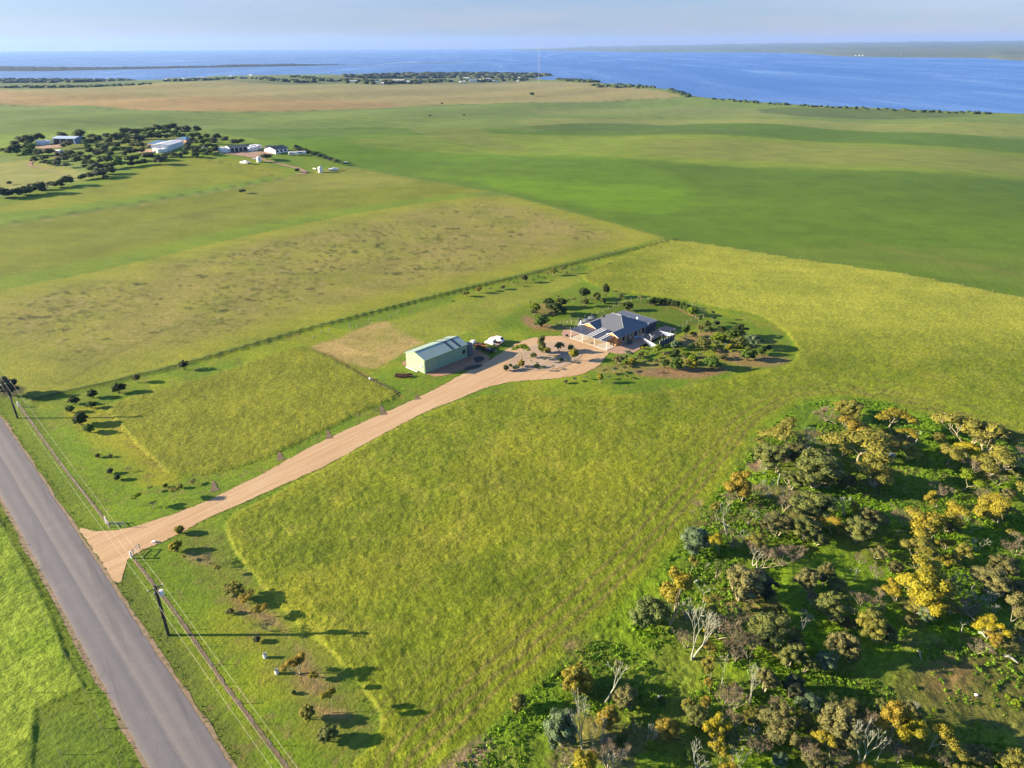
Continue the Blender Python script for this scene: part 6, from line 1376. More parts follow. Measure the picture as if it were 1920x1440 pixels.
fence('boundary_fence', [(60, 752), (345, 684), (560, 622), (820, 555), (1000, 512), (1262, 449)], 7.0, 1.15, .06, 'long post and wire boundary fence running from the road to the far corner', (.4, .75, 1.05), None, .006)
fence('crop_fence', [(1262, 449), (1500, 485), (1700, 515), (1920, 559), (2000, 574)], 9.0, 1.1, .06, 'wire fence between the yellow grass paddock and the green crop', (.5, 1.0), None, .006)
fence('crop_fence', [(1262, 449), (1130, 413), (1040, 389), (950, 366), (900, 357), (800, 339), (660, 313)], 11.0, 1.1, .06, 'wire fence along the left edge of the green crop', (.5, 1.0), None, .006)
fence('road_fence', [(38, 764), (110, 866), (200, 981)], 4.5, 1.15, .05, 'wire fence beside the road above the driveway entrance', (.3, .6, .85, 1.08), M_grey, .004)
fence('road_fence', [(256, 1053), (330, 1150), (420, 1283), (540, 1442), (640, 1590)], 5.2, 1.15, .05, 'wire fence beside the road below the driveway entrance', (.3, .6, .85, 1.08), M_grey, .004)
fence('verge_fence', [(-120, 830), (0, 980), (45, 1068), (90, 1175), (125, 1235), (160, 1300), (226, 1440), (260, 1500)], 8.5, 1.15, .05, 'wire fence along the paddock left of the road', (.5, 1.0), M_wood, .004)
fence('verge_fence', [(60, 1300), (113, 1415), (140, 1470)], 9, 1.2, .05, 'short inner wire fence in the bottom left paddock', (.5, 1.0), M_wood, .004)
fence('yard_fence', [(1043, 610), (1070, 604), (1110, 594), (1160, 573), (1195, 562), (1215, 563)], 3.0, 1.35, .06, 'pale netting fence between the lawn and the back clump', (.1, .7, 1.3), M_mesh, .012, 'fence', M_mesh, 0, 1.3)
fence('yard_fence', [(1256, 628), (1280, 613), (1303, 599), (1319, 596), (1320, 589), (1312, 583), (1303, 577), (1298, 573)], 2.6, 1.4, .06, 'pale netting fence curving round the right end of the lawn', (.1, .7, 1.35), M_mesh, .012, 'fence', M_mesh, 0, 1.35)
fence('yard_fence', [(1050, 609), (1056, 616), (1069, 619), (1077, 616)], 2.2, 1.3, .05, 'short pale mesh fence at the left corner of the house yard', (.1, .7, 1.25), M_mesh, .012, 'fence', M_mesh, 0, 1.25)
gp_ = G(1063, 610); gt = empty('yard_gate', gp_, .1, 'pair of white gate posts with rail at the left yard fence', 'gate')
for x_ in (0, 1.5, 3.0): MB().tube([(x_, 0, 0), (x_, 0, 1.7)], .05, 6).build('post', M_cream, gt)
MB().tube([(0, 0, 1.1), (1.5, 0, 1.1)], .03, 5).build('rail', M_white, gt)
# entrance wings
for lab, a_, b_, c_ in (('steel rail wing fence with white end post on the upper side of the entrance', (200, 981), (206, 989), (235, 989)), ('steel rail wing fence with white end post on the lower side of the entrance', (247, 1047), (251, 1041), (263, 1030))):
    A_, B_, C_ = G(*a_), G(*b_), G(*c_); e_ = empty('entrance_rail', B_, 0, lab, 'gate fence')
    MB().tube([A_ - B_, A_ - B_ + Vector((0, 0, 1.5))], .16, 8).build('white_post', M_white, e_)
    for q_ in (Vector(), C_ - B_): MB().tube([q_, q_ + Vector((0, 0, 1.25))], .07, 6).build('post', M_grey, e_)
    for h_ in (1.2, .65): MB().tube([A_ - B_ + Vector((0, 0, h_)), Vector((0, 0, h_)), C_ - B_ + Vector((0, 0, h_))], .055, 6).build('rail', M_grey, e_)
    MB().tube([Vector((0, 0, .1)), C_ - B_ + Vector((0, 0, 1.2))], .04, 5).build('brace', M_grey, e_)
p = G(289, 1017); tag(MB().box(-.35, .35, -.25, .25, 0, .35).build('marker_stone', M_white, None, .08, loc=p), 'small pale stone beside the driveway below the entrance', 'stone')
p = G(35, 763); cp_ = MB().tube([(0, 0, 0), (0, 0, 1.5)], .15, 8).build('corner_post', M_white, None, loc=p); tag(cp_, 'white strainer post at the top corner of the road fence', 'post')
# young tree guards
for i, (x_, y_) in enumerate(((587, 634), (602, 625), (655, 611), (657, 616), (669, 613), (713, 601), (732, 596), (747, 587), (692, 601), (617, 620))):
    g_ = MB().tube([(0, 0, 0), (0, 0, .75)], [.12, .13], 7).build('tree_guard', M_steel, None, loc=G(x_, y_)); tag(g_, 'tiny white tree guard, %s along the strip below the boundary fence' % ORD[i], 'tree guard', 'tree guards below the boundary fence')
for i, (x_, y_) in enumerate(((1027, 514), (1072, 506), (1085, 503), (1046, 511), (1063, 513), (1009, 520), (1056, 580), (994, 568))):
    g_ = MB().tube([(0, 0, 0), (0, 0, .9)], [.22, .22], 7).build('tree_guard', M_black, None, loc=G(x_, y_)); tag(g_, 'tiny black tree guard, %s in the strip near the far fence corner' % ORD[i], 'tree guard', 'black tree guards')
for i, (x_, y_) in enumerate(((497, 1233), (519, 1263))):
    p = G(x_, y_); e_ = empty('tree_guard', p, .2, '%s white plastic tree guard in the strip by the big paddock' % ('upper' if i == 0 else 'lower'), 'tree guard', 'white guards by the roadside strip')
    MB().tube([(0, 0, 0), (0, 0, .8)], [.28, .30], 8, False).build('sleeve', M_white, e_); MB().tube([(.3, 0, 0), (.3, 0, 1.0)], .03, 5).build('stake', M_wood, e_)

# ------------------------------------------------------------------ power line
M_pole = simple('dark_pole_steel', (.030, .032, .036), .5); M_conc_p = simple('pole_concrete_face', (.20, .21, .21), .8)
PA = G(316, 1191); PB = G(33, 784); PC = PA + (PA - PB); PZ = PB + (PB - PA); PH = 9.7
tops = []
ld = (PA - PB).normalized(); cd = Vector((ld.y, -ld.x, 0)).normalized()
for i, (p, lab) in enumerate(((PA, 'tall steel and concrete power pole with transformer beside the road, nearer one'), (PB, 'tall dark power pole at the far left beside the road'), (PC, 'power pole below the picture edge'), (PZ, 'power pole beyond the left picture edge'))):
    e_ = empty('power_pole', p, math.atan2(cd.y, cd.x), lab, 'power pole', 'power poles along the road')
    for s in (-1, 1): MB().box(-.20, .20, s * .13 - .045, s * .13 + .045, -.2, PH).build('steel_channel', M_pole, e_)
    MB().box(-.14, .14, -.09, .09, -.2, PH - 1.2).build('concrete_core', M_conc_p, e_)
    MB().box(-1.15, 1.15, -.06, .06, PH - .5, PH - .38).build('crossarm', M_pole, e_)
    for x_ in (-1.05, .15, 1.05): MB().tube([(x_, 0, PH - .38), (x_, 0, PH - .2), (x_, 0, PH - .1)], [.05, .09, .04], 8).build('insulator', M_white, e_)
    if i == 0:
        tf = MB().tube([(-.62, 0, PH - 2.1), (-.62, 0, PH - 1.2)], .33, 12).build('transformer', M_white, e_); MB().tube([(-.62, 0, PH - 1.2), (-.62, 0, PH - .95)], .07, 8).build('bushing', M_white, tf)
        MB().box(.2, .42, -.1, .1, PH - 1.5, PH - 1.1).build('fuse_box', M_steel, e_); MB().box(.2, .3, -.08, .08, 3.6, 4.0).build('switch_box', M_pole, e_)
M_wire = simple('aluminium_conductor', (.34, .34, .28), .6)
for k_, off in enumerate((-1.05, .15, 1.05)):
    pts_ = []
    for a, b_ in ((PZ, PB), (PB, PA), (PA, PC)):
        for j in range(24):
            u_ = j / 24; q_ = a.lerp(b_, u_) + cd * off; q_.z = PH - .08 + (a.z * (1 - u_) + b_.z * u_) - 4 * 1.0 * u_ * (1 - u_); pts_.append(q_)
    pts_.append(PC + cd * off + Vector((0, 0, PH - .08)))
    w_ = MB().tube(pts_, .009, 4, False).build('power_line', M_wire); tag(w_, '%s overhead wire of the power line beside the road' % ('left', 'middle', 'right')[k_], 'power line', 'overhead wires')

# ------------------------------------------------------------------ distant farm
def gable_building(name, p, rz, L, Wd, h, rise, wm, rm, lab, cat, doors=0, wins=0, dm=None, hip=False, group=None):
    e_ = empty(name, p, rz, lab, cat, group)
    MB().box(0, L, 0, Wd, -.4, h).build('wall', wm, e_)
    if hip:
        k_ = Wd / 2
        MB().add([(-.4, -.4, h), (L + .4, -.4, h), (L + .4, Wd + .4, h), (-.4, Wd + .4, h), (k_, Wd / 2, h + rise), (L - k_, Wd / 2, h + rise)], [(0, 1, 5, 4), (2, 3, 4, 5), (1, 2, 5), (3, 0, 4), (3, 2, 1, 0)]).build('roof', rm, e_)
    else:
        for s in (0, 1):
            y0 = -.35 if s == 0 else Wd + .35; z0 = h - .1
            MB().prism([(-.3, y0, z0), (L + .3, y0, z0), (L + .3, Wd / 2, h + rise), (-.3, Wd / 2, h + rise)], (0, 0, .12)).build('roof', rm, e_)
        for x_ in (0, L): MB().prism([(x_, .02, h), (x_, Wd - .02, h), (x_, Wd / 2, h + rise - .06)], (.1 if x_ == 0 else -.1, 0, 0)).build('gable_wall', wm, e_)
    for i in range(doors): w_ = L * .9 / doors; MB().box(L * .06 + i * w_, L * .06 + (i + .82) * w_, -.08, -.002, 0, h * .86).build('door', dm or M_black, e_)
    for i in range(wins): w_ = L * .9 / wins; MB().box(L * .08 + i * w_, L * .08 + (i + .5) * w_, -.08, -.002, h * .32, h * .8).build('window', M_glass, e_)
    return e_
def lenpx(a, b_): A_, B_ = G(*a), G(*b_); d_ = B_ - A_; return A_, d_.length, math.atan2(d_.y, d_.x)
A_, L_, r_ = lenpx((100, 270), (142, 270)); print('silver shed', L_)
gable_building('machinery_shed', A_, r_, L_, 13, 4.6, 1.2, M_blue, ribbed('zinc_roof', (.34, .42, .50), 0, .8, .35), 'long silver-blue shed at the left of the distant farm', 'shed', 3, 0, M_glass)
for i, (x_, y_) in enumerate(((75, 271), (82, 271), (89, 270))): tank(x_, y_, 3.0, 2.8, M_white, 'white farm tank left of the silver shed, %s from left' % ORD[i])
A_, L_, r_ = lenpx((102, 289), (112, 289)); gable_building('small_shed', A_, r_, L_, 5, 2.6, .5, M_white, M_skyl, 'small white shed below the silver shed', 'shed', 1)
M_bluer = ribbed('blue_roof_sheet', (.06, .13, .22), 0, .8, .4)
A_, L_, r_ = lenpx((277, 277), (318, 279)); gable_building('farm_house', A_, r_ , L_, 13, 3.2, 2.2, M_pinkb, M_bluer, 'low brick house with blue roof left of the white shed', 'house', 0, 4, hip=True)
A_, L_, r_ = lenpx((330, 268), (350, 269)); gable_building('farm_house', A_, r_, L_, 10, 3.0, 1.8, M_pinkb, M_bluer, 'small blue-roofed building just behind the white shed', 'house', 0, 2, hip=True)
A_, L_, r_ = lenpx((318, 284), (345, 273)); gable_building('hay_shed', A_, r_, L_, 14, 4.6, 1.0, M_white, ribbed('white_roof_sheet', (.58, .58, .57), 0, .8, .45), 'long white shed in the middle of the distant farm', 'shed', 0)
for i, (x_, y_) in enumerate(((294, 285), (300, 286), (309, 285))): tank(x_, y_, 2.6, 2.6, M_white, 'white tank before the long white shed, %s from left' % ORD[i])
p = G(386, 279); e_ = wagon(p, .4, 'pale vehicle parked by the trees left of the open white shed')
A_, L_, r_ = lenpx((431, 286), (466, 282)); gable_building('open_shed', A_, r_, L_, 9, 3.6, 1.0, M_white, simple('green_black_roof', (.035, .05, .04), .6), 'white open-bay shed with four dark bays at the distant farm', 'shed', 4)
tank(418, 285, 3.6, 3.2, M_white, 'squat white tank left of the open-bay shed'); tank(424, 285, 2.8, 2.8, M_white, 'second white tank touching the open-bay shed')
for i, (x_, y_) in enumerate(((468, 281), (474, 279), (480, 278), (486, 279), (471, 283), (478, 282))): tank(x_, y_, 2.3, 2.8, M_white, 'white tank right of the open-bay shed, %s one' % ORD[i])
A_, L_, r_ = lenpx((497, 284), (508, 286)); gable_building('farm_house', A_, r_, L_, 9, 3.2, 1.0, M_pinkb, M_black, 'pale left wing of the distant dark-roofed house', 'house', 0, 1)
A_, L_, r_ = lenpx((517, 289), (541, 284)); gable_building('farm_house', A_, r_, L_, 12, 3.2, 1.8, M_white, simple('dark_tile_roof', (.03, .035, .045), .6), 'white house with dark gabled roof right of the open shed', 'house', 0, 3)
def boat(px_, py_, rz, L, lab, name='boat', cat='boat'):
    e_ = empty(name, G(px_, py_), rz, lab, cat)
    body_loft([(-L / 2, L * .17, .5, 1.5, L * .18), (0, L * .18, .4, 1.6, L * .19), (L * .3, L * .12, .5, 1.7, L * .14), (L / 2, .05, 1.2, 1.8, .08)], 'hull', M_white, e_, 0)
    body_loft([(-L * .12, L * .12, 1.5, 2.3, L * .09), (L * .12, L * .12, 1.5, 2.2, L * .07)], 'cabin', M_white, e_, 0); MB().box(-L * .3, L * .2, -.4, .4, 0, .5).build('cradle', M_steel, e_); return e_
boat(461, 307, -.4, 8.5, 'white boat on the grass left of the white dome tank')
def van(px_, py_, rz, lab, L=6.0):
    e_ = empty('caravan', G(px_, py_), rz, lab, 'caravan'); MB().box(-L / 2, L / 2, -1.15, 1.15, .5, 2.6).build('body', M_white, e_, .25)
    MB().box(-L * .3, L * .1, -1.19, -1.152, 1.5, 2.1).build('window', M_glass, e_); MB().tube([(L / 2, 0, .6), (L / 2 + 1.2, 0, .55)], .06, 5).build('drawbar', M_steel, e_)
    for s in (-1, 1): wheel(e_, 0, s * 1.1, .35)
van(550, 291, 0, 'white caravan left of the shrub line near the distant house', 7); van(566, 290, .2, 'second white caravan on the lawn of the distant house', 7)
tank(486, 304, 1.6, 3.4, M_white, 'tall white dome tank beside the farm drive', dome=.5); tank(601, 323, 1.6, 3.4, M_white, 'tall white dome tank right of the farm drive end', dome=.5)
boat(626, 320, .2, 7.5, 'white boat right of the tall white tank')
for i, (x_, y_, rz) in enumerate(((590, 317, -.5), (478, 299, 0), (505, 295, -.4), (648, 305, .2))): tag(MB().box(-1.5, 1.5, -.5, .5, 0, .7).build('trough', M_white, None, .1, loc=G(x_, y_)), 'small white trough on the farm grass, %s from left' % ['third', 'first', 'second', 'fourth'][i], 'trough', 'white troughs at the farm').rotation_euler = (0, 0, rz)
M_yard = simple('yard_dirt', CR(196, 160, 130), .95, 0, .1, .2)
def draped(name, pts, lab, mat, off=.25, step=3.5):
    P_ = smooth(GP(pts), 3); bm = bmesh.new(); xs = [p_[0] for p_ in P_]; ys = [p_[1] for p_ in P_]
    gx = np.arange(min(xs), max(xs) + step, step); gy = np.arange(min(ys), max(ys) + step, step); GX, GY = np.meshgrid(gx, gy)
    s_ = sdf(GX.ravel() + step / 2, GY.ravel() + step / 2, P_).reshape(GX.shape); hz_ = height(GX.ravel(), GY.ravel()).reshape(GX.shape) + off
    V_ = np.stack([GX.ravel(), GY.ravel(), hz_.ravel()], 1); nx = len(gx); F2 = []
    for j in range(len(gy) - 1):
        for i in range(nx - 1):
            if s_[j, i] > 0: F2.append((j * nx + i, j * nx + i + 1, (j + 1) * nx + i + 1, (j + 1) * nx + i))
    if F2: tag(link(name, mesh_np(name, V_, F2), mat), lab, None, None, 'structure')
draped('farm_yard', [(400, 284), (432, 286), (470, 283), (500, 285), (510, 290), (492, 295), (484, 300), (460, 294), (430, 290)], 'pinkish dirt yard before the distant open shed', M_yard, .25, 1.2)
draped('farm_yard', [(255, 282), (292, 280), (296, 286), (262, 287)], 'tan yard by the brick house', M_yard, .25, 1.2); draped('farm_yard', [(66, 275), (115, 271), (118, 276), (80, 279)], 'dirt yard before the silver shed', M_yard, .25, 1.2)
def track(name, pts, w, lab, mat=M_yard, off=.22):
    P_ = smooth(GP(pts), 8, False); V_, F2 = [], []
    for i, p_ in enumerate(P_):
        a, b_ = P_[max(i - 1, 0)], P_[min(i + 1, len(P_) - 1)]; d_ = Vector((b_[0] - a[0], b_[1] - a[1])).normalized(); nn = Vector((-d_.y, d_.x)) * w / 2
        for s in (1, -1): x_, y_ = p_[0] + nn.x * s, p_[1] + nn.y * s; V_.append((x_, y_, float(height(np.array([x_]), np.array([y_]))[0]) + off))
    F2 = [(2 * i, 2 * i + 1, 2 * i + 3, 2 * i + 2) for i in range(len(P_) - 1)]; me = mesh_np(name, V_, F2)
    if me.polygons[0].normal.z < 0: me.flip_normals()
    tag(link(name, me, mat), lab, None, None, 'structure')
track('farm_track', [(488, 297), (505, 303), (530, 309), (555, 315), (572, 322), (568, 326), (556, 327)], 3.2, 'pale gravel drive curling down from the distant farm')
track('farm_track', [(170, 292), (130, 293), (90, 296), (66, 301), (56, 306), (58, 312), (72, 314)], 3.0, 'brown track looping round the scrub', simple('brown_track', CR(160, 132, 96), .95))
track('farm_track', [(72, 314), (100, 322), (120, 328), (130, 333)], 1.6, 'faint track continuing below the scrub', simple('faint_track', CR(160, 146, 96), .95))

# ------------------------------------------------------------------ radio mast and the bayside settlement
p = G(1010, 156.5); u_, hf_, dn_ = ray(1010, 87.); zt = CAM_H - float(dn_) * p.y / float(hf_); MH = zt - p.z
ms = empty('radio_mast', p, 0, 'tall thin lattice radio mast rising above the bay', 'mast')
for k_ in range(3): a_ = k_ * 2.094; MB().tube([(1.0 * math.cos(a_), 1.0 * math.sin(a_), 0), (1.0 * math.cos(a_), 1.0 * math.sin(a_), MH)], .14, 4).build('leg', simple('mast_paint', (.22, .22, .24), .6) if k_ == 0 else bpy.data.materials['mast_paint'], ms)
mb = MB(); nb = int(MH / 3)
for i in range(nb):
    for k_ in range(3):
        a_, b_ = k_ * 2.094, (k_ + 1) * 2.094; mb.tube([(math.cos(a_), math.sin(a_), i * 3), (math.cos(b_), math.sin(b_), i * 3 + 3)], .06, 3, False)
mb.build('lattice', bpy.data.materials['mast_paint'], ms)
for k_ in range(3):
    a_ = k_ * 2.094 + .5; MB().tube([(0, 0, MH * .8), (MH * .5 * math.cos(a_), MH * .5 * math.sin(a_), 0)], .03, 3, False).build('guy_wire', M_steel, ms)
SET = [(311,150,4,'w'),(319,150,4,'w'),(343,148,5,'w'),(375,147,14,'p'),(432,143,5,'w'),(455,143,5,'w'),(470,141,6,'w'),(663,154,12,'w'),(672,143,3,'w'),(708,155,8,'w'),(712,152,6,'g'),(748,153,20,'s'),(765,154,7,'g'),(787,154,6,'g'),(797,143,8,'w'),
       (868,154,10,'w'),(875,147,10,'s'),(887,152,14,'w'),(898,151,6,'g'),(914,149,12,'c'),(923,152,7,'w'),(931,153,5,'w'),(973,146,4,'c'),(972,152,4,'w'),(717,157,5,'w'),(1160,162,8,'w')]
for i, (x_, y_, w_, k_) in enumerate(SET):
    p = G(x_, y_ + 1.0); pp_ = p.y / FPX * 1.08; L_ = w_ * pp_ * .9; rz = [0.0, .1, -.12, .2][i % 4]
    gable_building('bayside_house' if w_ < 12 else 'bayside_shed', p - Vector((L_ / 2, 0, 0)), rz, L_, max(5, L_ * .55), 3.4 if w_ < 12 else 5, 1.4, {'w': M_white, 's': M_white, 'p': M_pinkb, 'g': M_grey, 'c': M_cream}[k_],
                   [M_white, M_blue, M_skyl, M_cream][i % 4], '%s %s in the bayside settlement, %s from left' % ({'w': 'white', 's': 'big white', 'p': 'pink-walled', 'g': 'grey', 'c': 'cream'}[k_], 'house' if w_ < 12 else 'shed', ['1st','2nd','3rd'][i] if i < 3 else '%dth' % (i + 1) if i != 20 else '21st'), 'house' if w_ < 12 else 'shed', 0, 0)
for i, (x_, y_, w_) in enumerate(((1604, 104.5, 4), (1611, 104.3, 4), (1617, 104, 3), (1688, 103.5, 5))):
    xx, yy = unp(x_, y_, -22.); e_ = gable_building('far_shore_house', Vector((float(xx), float(yy), -24)), 0, 14, 9, 4.5, 2, M_white, M_skyl, 'tiny white building on the far shore, %s from left' % ORD[i], 'house', 0, 0)

def scrub(name, pts, n, w0, w1, h0, h1, lab, mat, seedn):
    """a wood too far off to tell its trees apart: rounded crowns joined in one mass"""
    P_ = pts; rs_ = random.Random(seedn); V_, F2, T_ = [], [], []; nv = 0; xs = [p_[0] for p_ in P_]; ys = [p_[1] for p_ in P_]; got = []; tr_ = 0
    while len(got) < n and tr_ < n * 30:
        tr_ += 1; x_, y_ = rs_.uniform(min(xs), max(xs)), rs_.uniform(min(ys), max(ys))
        if float(sdf(np.array([x_]), np.array([y_]), P_)[0]) > 0: got.append((x_, y_))
    gx, gy, gz = ground([q_[0] for q_ in got], [q_[1] for q_ in got])
    for x_, y_, z_ in zip(gx, gy, gz):
        w_, h_ = rs_.uniform(w0, w1), rs_.uniform(h0, h1); v = ICO1_V * (1 + .3 * (np.random.default_rng(nv).random(len(ICO1_V)) - .5))[:, None] * np.array([w_, w_, h_]) + np.array([x_, y_, z_ + h_ * .35])
        V_.append(v); F2.append(ICO1_F + nv); nv += len(v); T_.append(np.full(len(v), rs_.random()))
    me = mesh_np(name, np.concatenate(V_), None, np.concatenate(F2)); at = me.attributes.new('tint', 'FLOAT', 'POINT'); at.data.foreach_set('value', np.concatenate(T_).astype(np.float32))
    tag(link(name, me, mat), lab, None, None, 'stuff')
Fd = F_['dark']; Fs = F_['slate']
scrub('coastal_scrub', [(-60, 150), (0, 148), (150, 149), (230, 149), (260, 151), (100, 155), (0, 156), (-60, 156)], 420, 9, 18, 2.5, 5, 'dark coastal scrub along the shore at the far left', Fs, 1)
scrub('coastal_scrub', [(640, 142), (700, 139.5), (760, 138), (900, 136.5), (1000, 138), (1034, 140.5), (1010, 143), (985, 146), (930, 146), (820, 147), (700, 147), (650, 145)], 520, 10, 22, 3, 6, 'dark wooded point behind the bayside settlement', Fs, 2)
scrub('roadside_scrub', [(630, 152), (660, 150), (720, 152), (790, 152), (830, 151), (850, 153), (800, 156.5), (700, 158), (650, 156)], 110, 7, 13, 3, 6, 'trees among the settlement houses', Fd, 3)
scrub('roadside_scrub', [(470, 147), (500, 147), (560, 153), (600, 155), (560, 155), (500, 151)], 60, 8, 14, 3, 5, 'slanting tree belt left of the settlement', Fd, 4)
scrub('roadside_scrub', [(540, 143), (560, 143), (640, 152), (620, 153), (560, 148)], 50, 8, 14, 3, 5, 'second slanting tree belt left of the settlement', Fd, 5)
scrub('roadside_scrub', [(860, 151), (930, 149), (960, 148), (990, 148), (990, 151), (900, 154)], 60, 6, 12, 3, 6, 'trees between the right-hand settlement houses', Fd, 6)
scrub('shore_scrub', [(1042, 149), (1070, 149), (1122, 152.5), (1122, 155), (1060, 153)], 110, 7, 13, 3, 5, 'dark scrub on the low point right of the mast', Fd, 7)
scrub('shore_scrub', [(1110, 160), (1180, 159), (1230, 165), (1200, 166), (1120, 164)], 60, 6, 11, 3, 5, 'scrubby trees round the house near the shore', Fd, 8)
scrub('shore_scrub', [(1250, 167), (1272, 171), (1296, 180), (1288, 182), (1262, 174)], 50, 6, 10, 2, 4, 'scrub on the headland slope', Fd, 9)
scrub('shore_scrub', [(1325, 184.5), (1400, 190), (1440, 194), (1500, 198), (1600, 203), (1700, 207.5), (1860, 213), (1860, 215), (1700, 209.5), (1500, 199.5), (1400, 192.5), (1330, 187)], 110, 3, 8, 1.5, 3.6, 'dark bushes dotted along the cliff edge', Fd, 10)
scrub('roadside_scrub', [(0, 163), (150, 162), (290, 157), (290, 158.5), (150, 164.5), (0, 165)], 90, 5, 9, 2, 3.5, 'thin bush line between the far green and tan fields', Fd, 11)
scrub('roadside_scrub', [(300, 152), (340, 149), (460, 145), (470, 147), (380, 151), (320, 153)], 70, 7, 12, 3, 5, 'tree belt round the left settlement houses', Fd, 12)

# ------------------------------------------------------------------ woodland floor: weeds, logs, the wreck
rng = np.random.default_rng(12); cand = []
wb = np.array(poly_W); x0, x1, y0, y1 = -15, 130, 48, 175
nx_ = 70000; qx = rng.uniform(x0, x1, nx_); qy = rng.uniform(y0, y1, nx_); s_ = sdf(qx, qy, poly_W)
dens = fbm(qx, qy, 7, 91, 3); keep = (s_ > .5) & (dens > .40 + .12 * rng.random(nx_)) & (np.hypot(qx, qy) < 190); qx, qy = qx[keep], qy[keep]
open_ = sdf(qx, qy, GP([(1680, 1250), (1760, 1235), (1850, 1228), (1960, 1240), (2100, 1330), (1980, 1400), (1840, 1390), (1740, 1380), (1700, 1320)])); keep = (open_ < 0) | (rng.random(len(qx)) < .25); qx, qy = qx[keep], qy[keep]
n_ = len(qx); print('weed clumps', n_); 
def clumps(name, qx, qy, B_, r0, r1, mat, lab, sd, up=.25, long_=.7):
    rng = np.random.default_rng(sd); n_ = len(qx); qz = height(qx, qy)
    dirs = rng.normal(size=(n_, B_, 3)); dirs[:, :, 2] = np.abs(dirs[:, :, 2]) * .8 + up; dirs /= np.linalg.norm(dirs, axis=2)[:, :, None]
    R_ = (r0 + r1 * rng.random(n_) ** 1.5)[:, None, None]; ctr = np.stack([qx, qy, qz], 1)[:, None, :] + dirs * R_ * np.array([1, 1, .8]) * (.5 + .6 * rng.random((n_, B_, 1)))
    nr = dirs + rng.normal(size=dirs.shape) * .5; nr /= np.linalg.norm(nr, axis=2)[:, :, None]; a_ = np.cross(nr, rng.normal(size=nr.shape)); a_ /= np.linalg.norm(a_, axis=2)[:, :, None]; b_ = np.cross(nr, a_)
    sz = (R_ * .42 * (.7 + .6 * rng.random((n_, B_, 1)))); Q_ = np.stack([ctr - a_ * sz, ctr - b_ * sz * long_, ctr + a_ * sz, ctr + b_ * sz * long_], 2).reshape(-1, 3)
    me = mesh_np(name, Q_, np.arange(len(Q_)).reshape(-1, 4)); at = me.attributes.new('tint', 'FLOAT', 'POINT')
    tn = np.clip(fbm(qx, qy, 6, 95, 3)[:, None] * 1.7 - .4 + .5 * (rng.random((n_, B_)) - .5), 0, 1); at.data.foreach_set('value', np.repeat(tn.ravel(), 4).astype(np.float32))
    tag(link(name, me, mat), lab, None, None, 'stuff')
clumps('undergrowth', qx, qy, 9, .16, .34, foliage('weed_leaves', (156, 190, 40), (100, 136, 34), .3), 'rank green weeds covering the woodland floor', 12)
# ragged tufts where paddock, verge and drive meet
def along(P_, n, spread, closed=True):
    P_ = np.array(list(P_) + ([P_[0]] if closed else [])); sg = np.hypot(*np.diff(P_, axis=0).T); cs = np.concatenate([[0], np.cumsum(sg)]); s_ = rng.uniform(0, cs[-1], n)
    return np.interp(s_, cs, P_[:, 0]) + rng.normal(0, spread, n), np.interp(s_, cs, P_[:, 1]) + rng.normal(0, spread, n)
parts_ = [along(poly_A, 3600, .9), along(poly_B, 1500, .8), along([tuple((c0_ + rdir * s_ + rnor * -.9)[:2]) for s_ in (-90, 220)], 1500, .45, False), along([tuple((c0_ + rdir * s_ + rnor * 8.2)[:2]) for s_ in (-90, 220)], 1500, .5, False),
          along([tuple((c0_ + rdir * s_ + rnor * 10.2)[:2]) for s_ in (-90, 220)], 900, 1.2, False), along(bound, 2600, .45, False)]
ex_ = np.concatenate([p_[0] for p_ in parts_]); ey_ = np.concatenate([p_[1] for p_ in parts_])
on_drive = sdf(ex_, ey_, drv) > -.2; rd = (ex_ - c0_.x) * rnor.x + (ey_ - c0_.y) * rnor.y; ok_ = ~on_drive & ((rd < -.5) | (rd > 7.8)) & (np.hypot(ex_, ey_) < 330) & (ey_ > 45)
clumps('grass_tufts', ex_[ok_], ey_[ok_], 6, .10, .22, foliage('tuft_blades', (158, 164, 44), (104, 130, 38), .3), 'uneven grass tufts along paddock edges, fence lines and road verge', 13, .5, .4)
dx_, dy_ = along([q_ for q_ in drv], 1600, .25); k2 = np.abs(sdf(dx_, dy_, drv) + .25) < .35; rd = (dx_ - c0_.x) * rnor.x + (dy_ - c0_.y) * rnor.y; k2 &= (rd < -1.2) & (np.hypot(dx_ - 20, dy_ - 180) > 0)
clumps('grass_tufts', dx_[k2], dy_[k2], 6, .09, .16, foliage('drive_edge_blades', (128, 152, 44), (88, 116, 32), .3), 'short grass creeping over the driveway edge', 14, .4, .4)
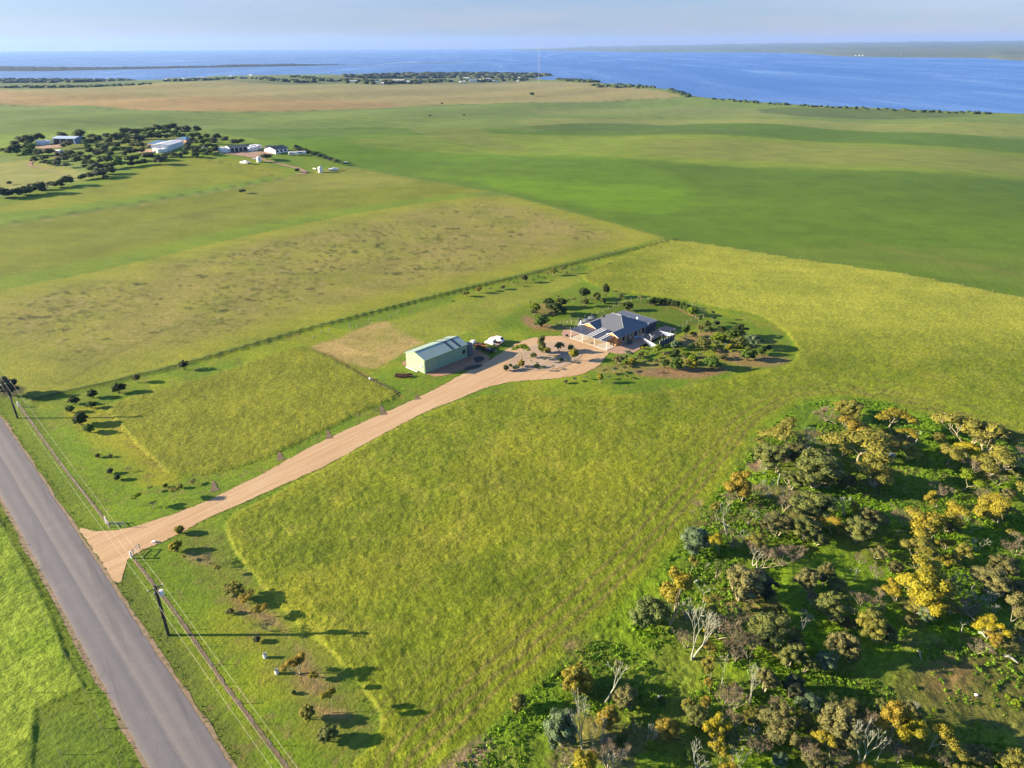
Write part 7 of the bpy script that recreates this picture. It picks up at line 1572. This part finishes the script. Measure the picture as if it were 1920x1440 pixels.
for i, (a0, b0, r_, lab) in enumerate([((1234, 1310), (1250, 1318), .22, 'pale fallen log in the shadow left of the small olive bush'), ((1800, 1145), (1832, 1170), .16, 'long pale fallen limb left of the bright yellow tree'), ((1835, 1188), (1850, 1200), .2, 'short pale log below the bright yellow tree'),
        ((1380, 1392), (1408, 1388), .16, 'pale fallen branch lying left of the round brown tree'), ((1882, 1232), (1908, 1245), .2, 'fallen pale trunk at the right edge'), ((1720, 1222), (1728, 1240), .14, 'thin pale stump in the wide shadow'), ((1302, 1095), (1312, 1092), .2, 'short white log beside the golden tree'),
        ((1548, 791), (1568, 796), .14, 'pale fallen limb at the foot of the twiggy tree'), ((1632, 912), (1672, 905), .13, 'pale dead limb below the leaning ochre tree'), ((1680, 1000), (1702, 1000), .1, 'thin pale stick in the shaded clearing'), ((1462, 890), (1458, 912), .14, 'leaning white stump near the left woodland edge'), ((1400, 1083), (1413, 1081), .2, 'short white log beside the dark bush')]):
    A_, B2 = G(*a0), G(*b0); c_ = (A_ + B2) / 2; d_ = (B2 - A_) / 2; o2 = MB().tube([-d_ + Vector((0, 0, .25)), -d_ * .3 + Vector((.1, .1, .5)), d_ * .4 + Vector((-.1, .15, .45)), d_ + Vector((0, 0, .2))], [r_ * 1.2, r_, r_ * .8, r_ * .4], 6).build('fallen_log', B_pale if i % 2 else B_grey, None, loc=c_); tag(o2, lab, 'log', 'fallen logs in the woodland')
p = G(1668, 858); wk = empty('tank_lid_wreck', p, .3, 'rounded blue-grey metal shell lying in the woodland clearing', 'wreck')
body_loft([(-1.3, .5, .05, .5, .3), (-.6, .8, .05, 1.0, .5), (.6, .8, .05, 1.05, .5), (1.3, .5, .05, .6, .3)], 'shell', M_blue, wk, .08)
# stubble of low weeds and stones in bare ground
p = G(1830, 1304); tag(MB().box(-.2, .2, -.2, .2, 0, .25).build('stone', M_white, None, .06, loc=p), 'single small white stone in the open clearing', 'stone')
for i, (x_, y_, w_) in enumerate([(1864, 1288, 9), (1890, 1310, 10), (1904, 1322, 16), (1715, 1290, 9), (1752, 1335, 10), (1863, 1325, 8), (1830, 1250, 8)]): plant(x_, y_ - w_ * .8, x_, y_, w_, 'bush', 'lime', 'small lime-green tussock in the open clearing, %s from the upper right' % ORD[i], 'tussocks in the clearing')
for i, (x_, y_, w_) in enumerate([(1045, 1265, 12), (1015, 1285, 12), (1060, 1292, 16), (1096, 1290, 18), (1100, 1310, 22), (1075, 1300, 14), (1240, 1318, 18), (1212, 1322, 16), (1166, 1395, 22), (1220, 1400, 18), (1290, 1420, 20), (1300, 1370, 16)]): plant(x_, y_ - w_ * .7, x_, y_, w_, 'bush', 'lime' if i % 2 else 'green', 'low bright green weed bush in the lower woodland, number %s from upper left' % NUM[i], 'weed bushes in the lower woodland')
# ------------------------------------------------------------------ air
hz = MB().box(-31500, 31500, -4200, 31500, SEA - 4, 330).build('haze')
m = bpy.data.materials.new('air'); m.use_nodes = True; t = m.node_tree; t.nodes.clear()
o = t.nodes.new('ShaderNodeOutputMaterial'); v = t.nodes.new('ShaderNodeVolumePrincipled')
v.inputs['Color'].default_value = (.27, .48, 1.0, 1); v.inputs['Density'].default_value = HAZE; v.inputs['Anisotropy'].default_value = .2
t.links.new(v.outputs[0], o.inputs['Volume']); hz.data.materials.append(m)

tag(hz, 'thin blue haze lying over the land and bay', None, None, 'stuff')
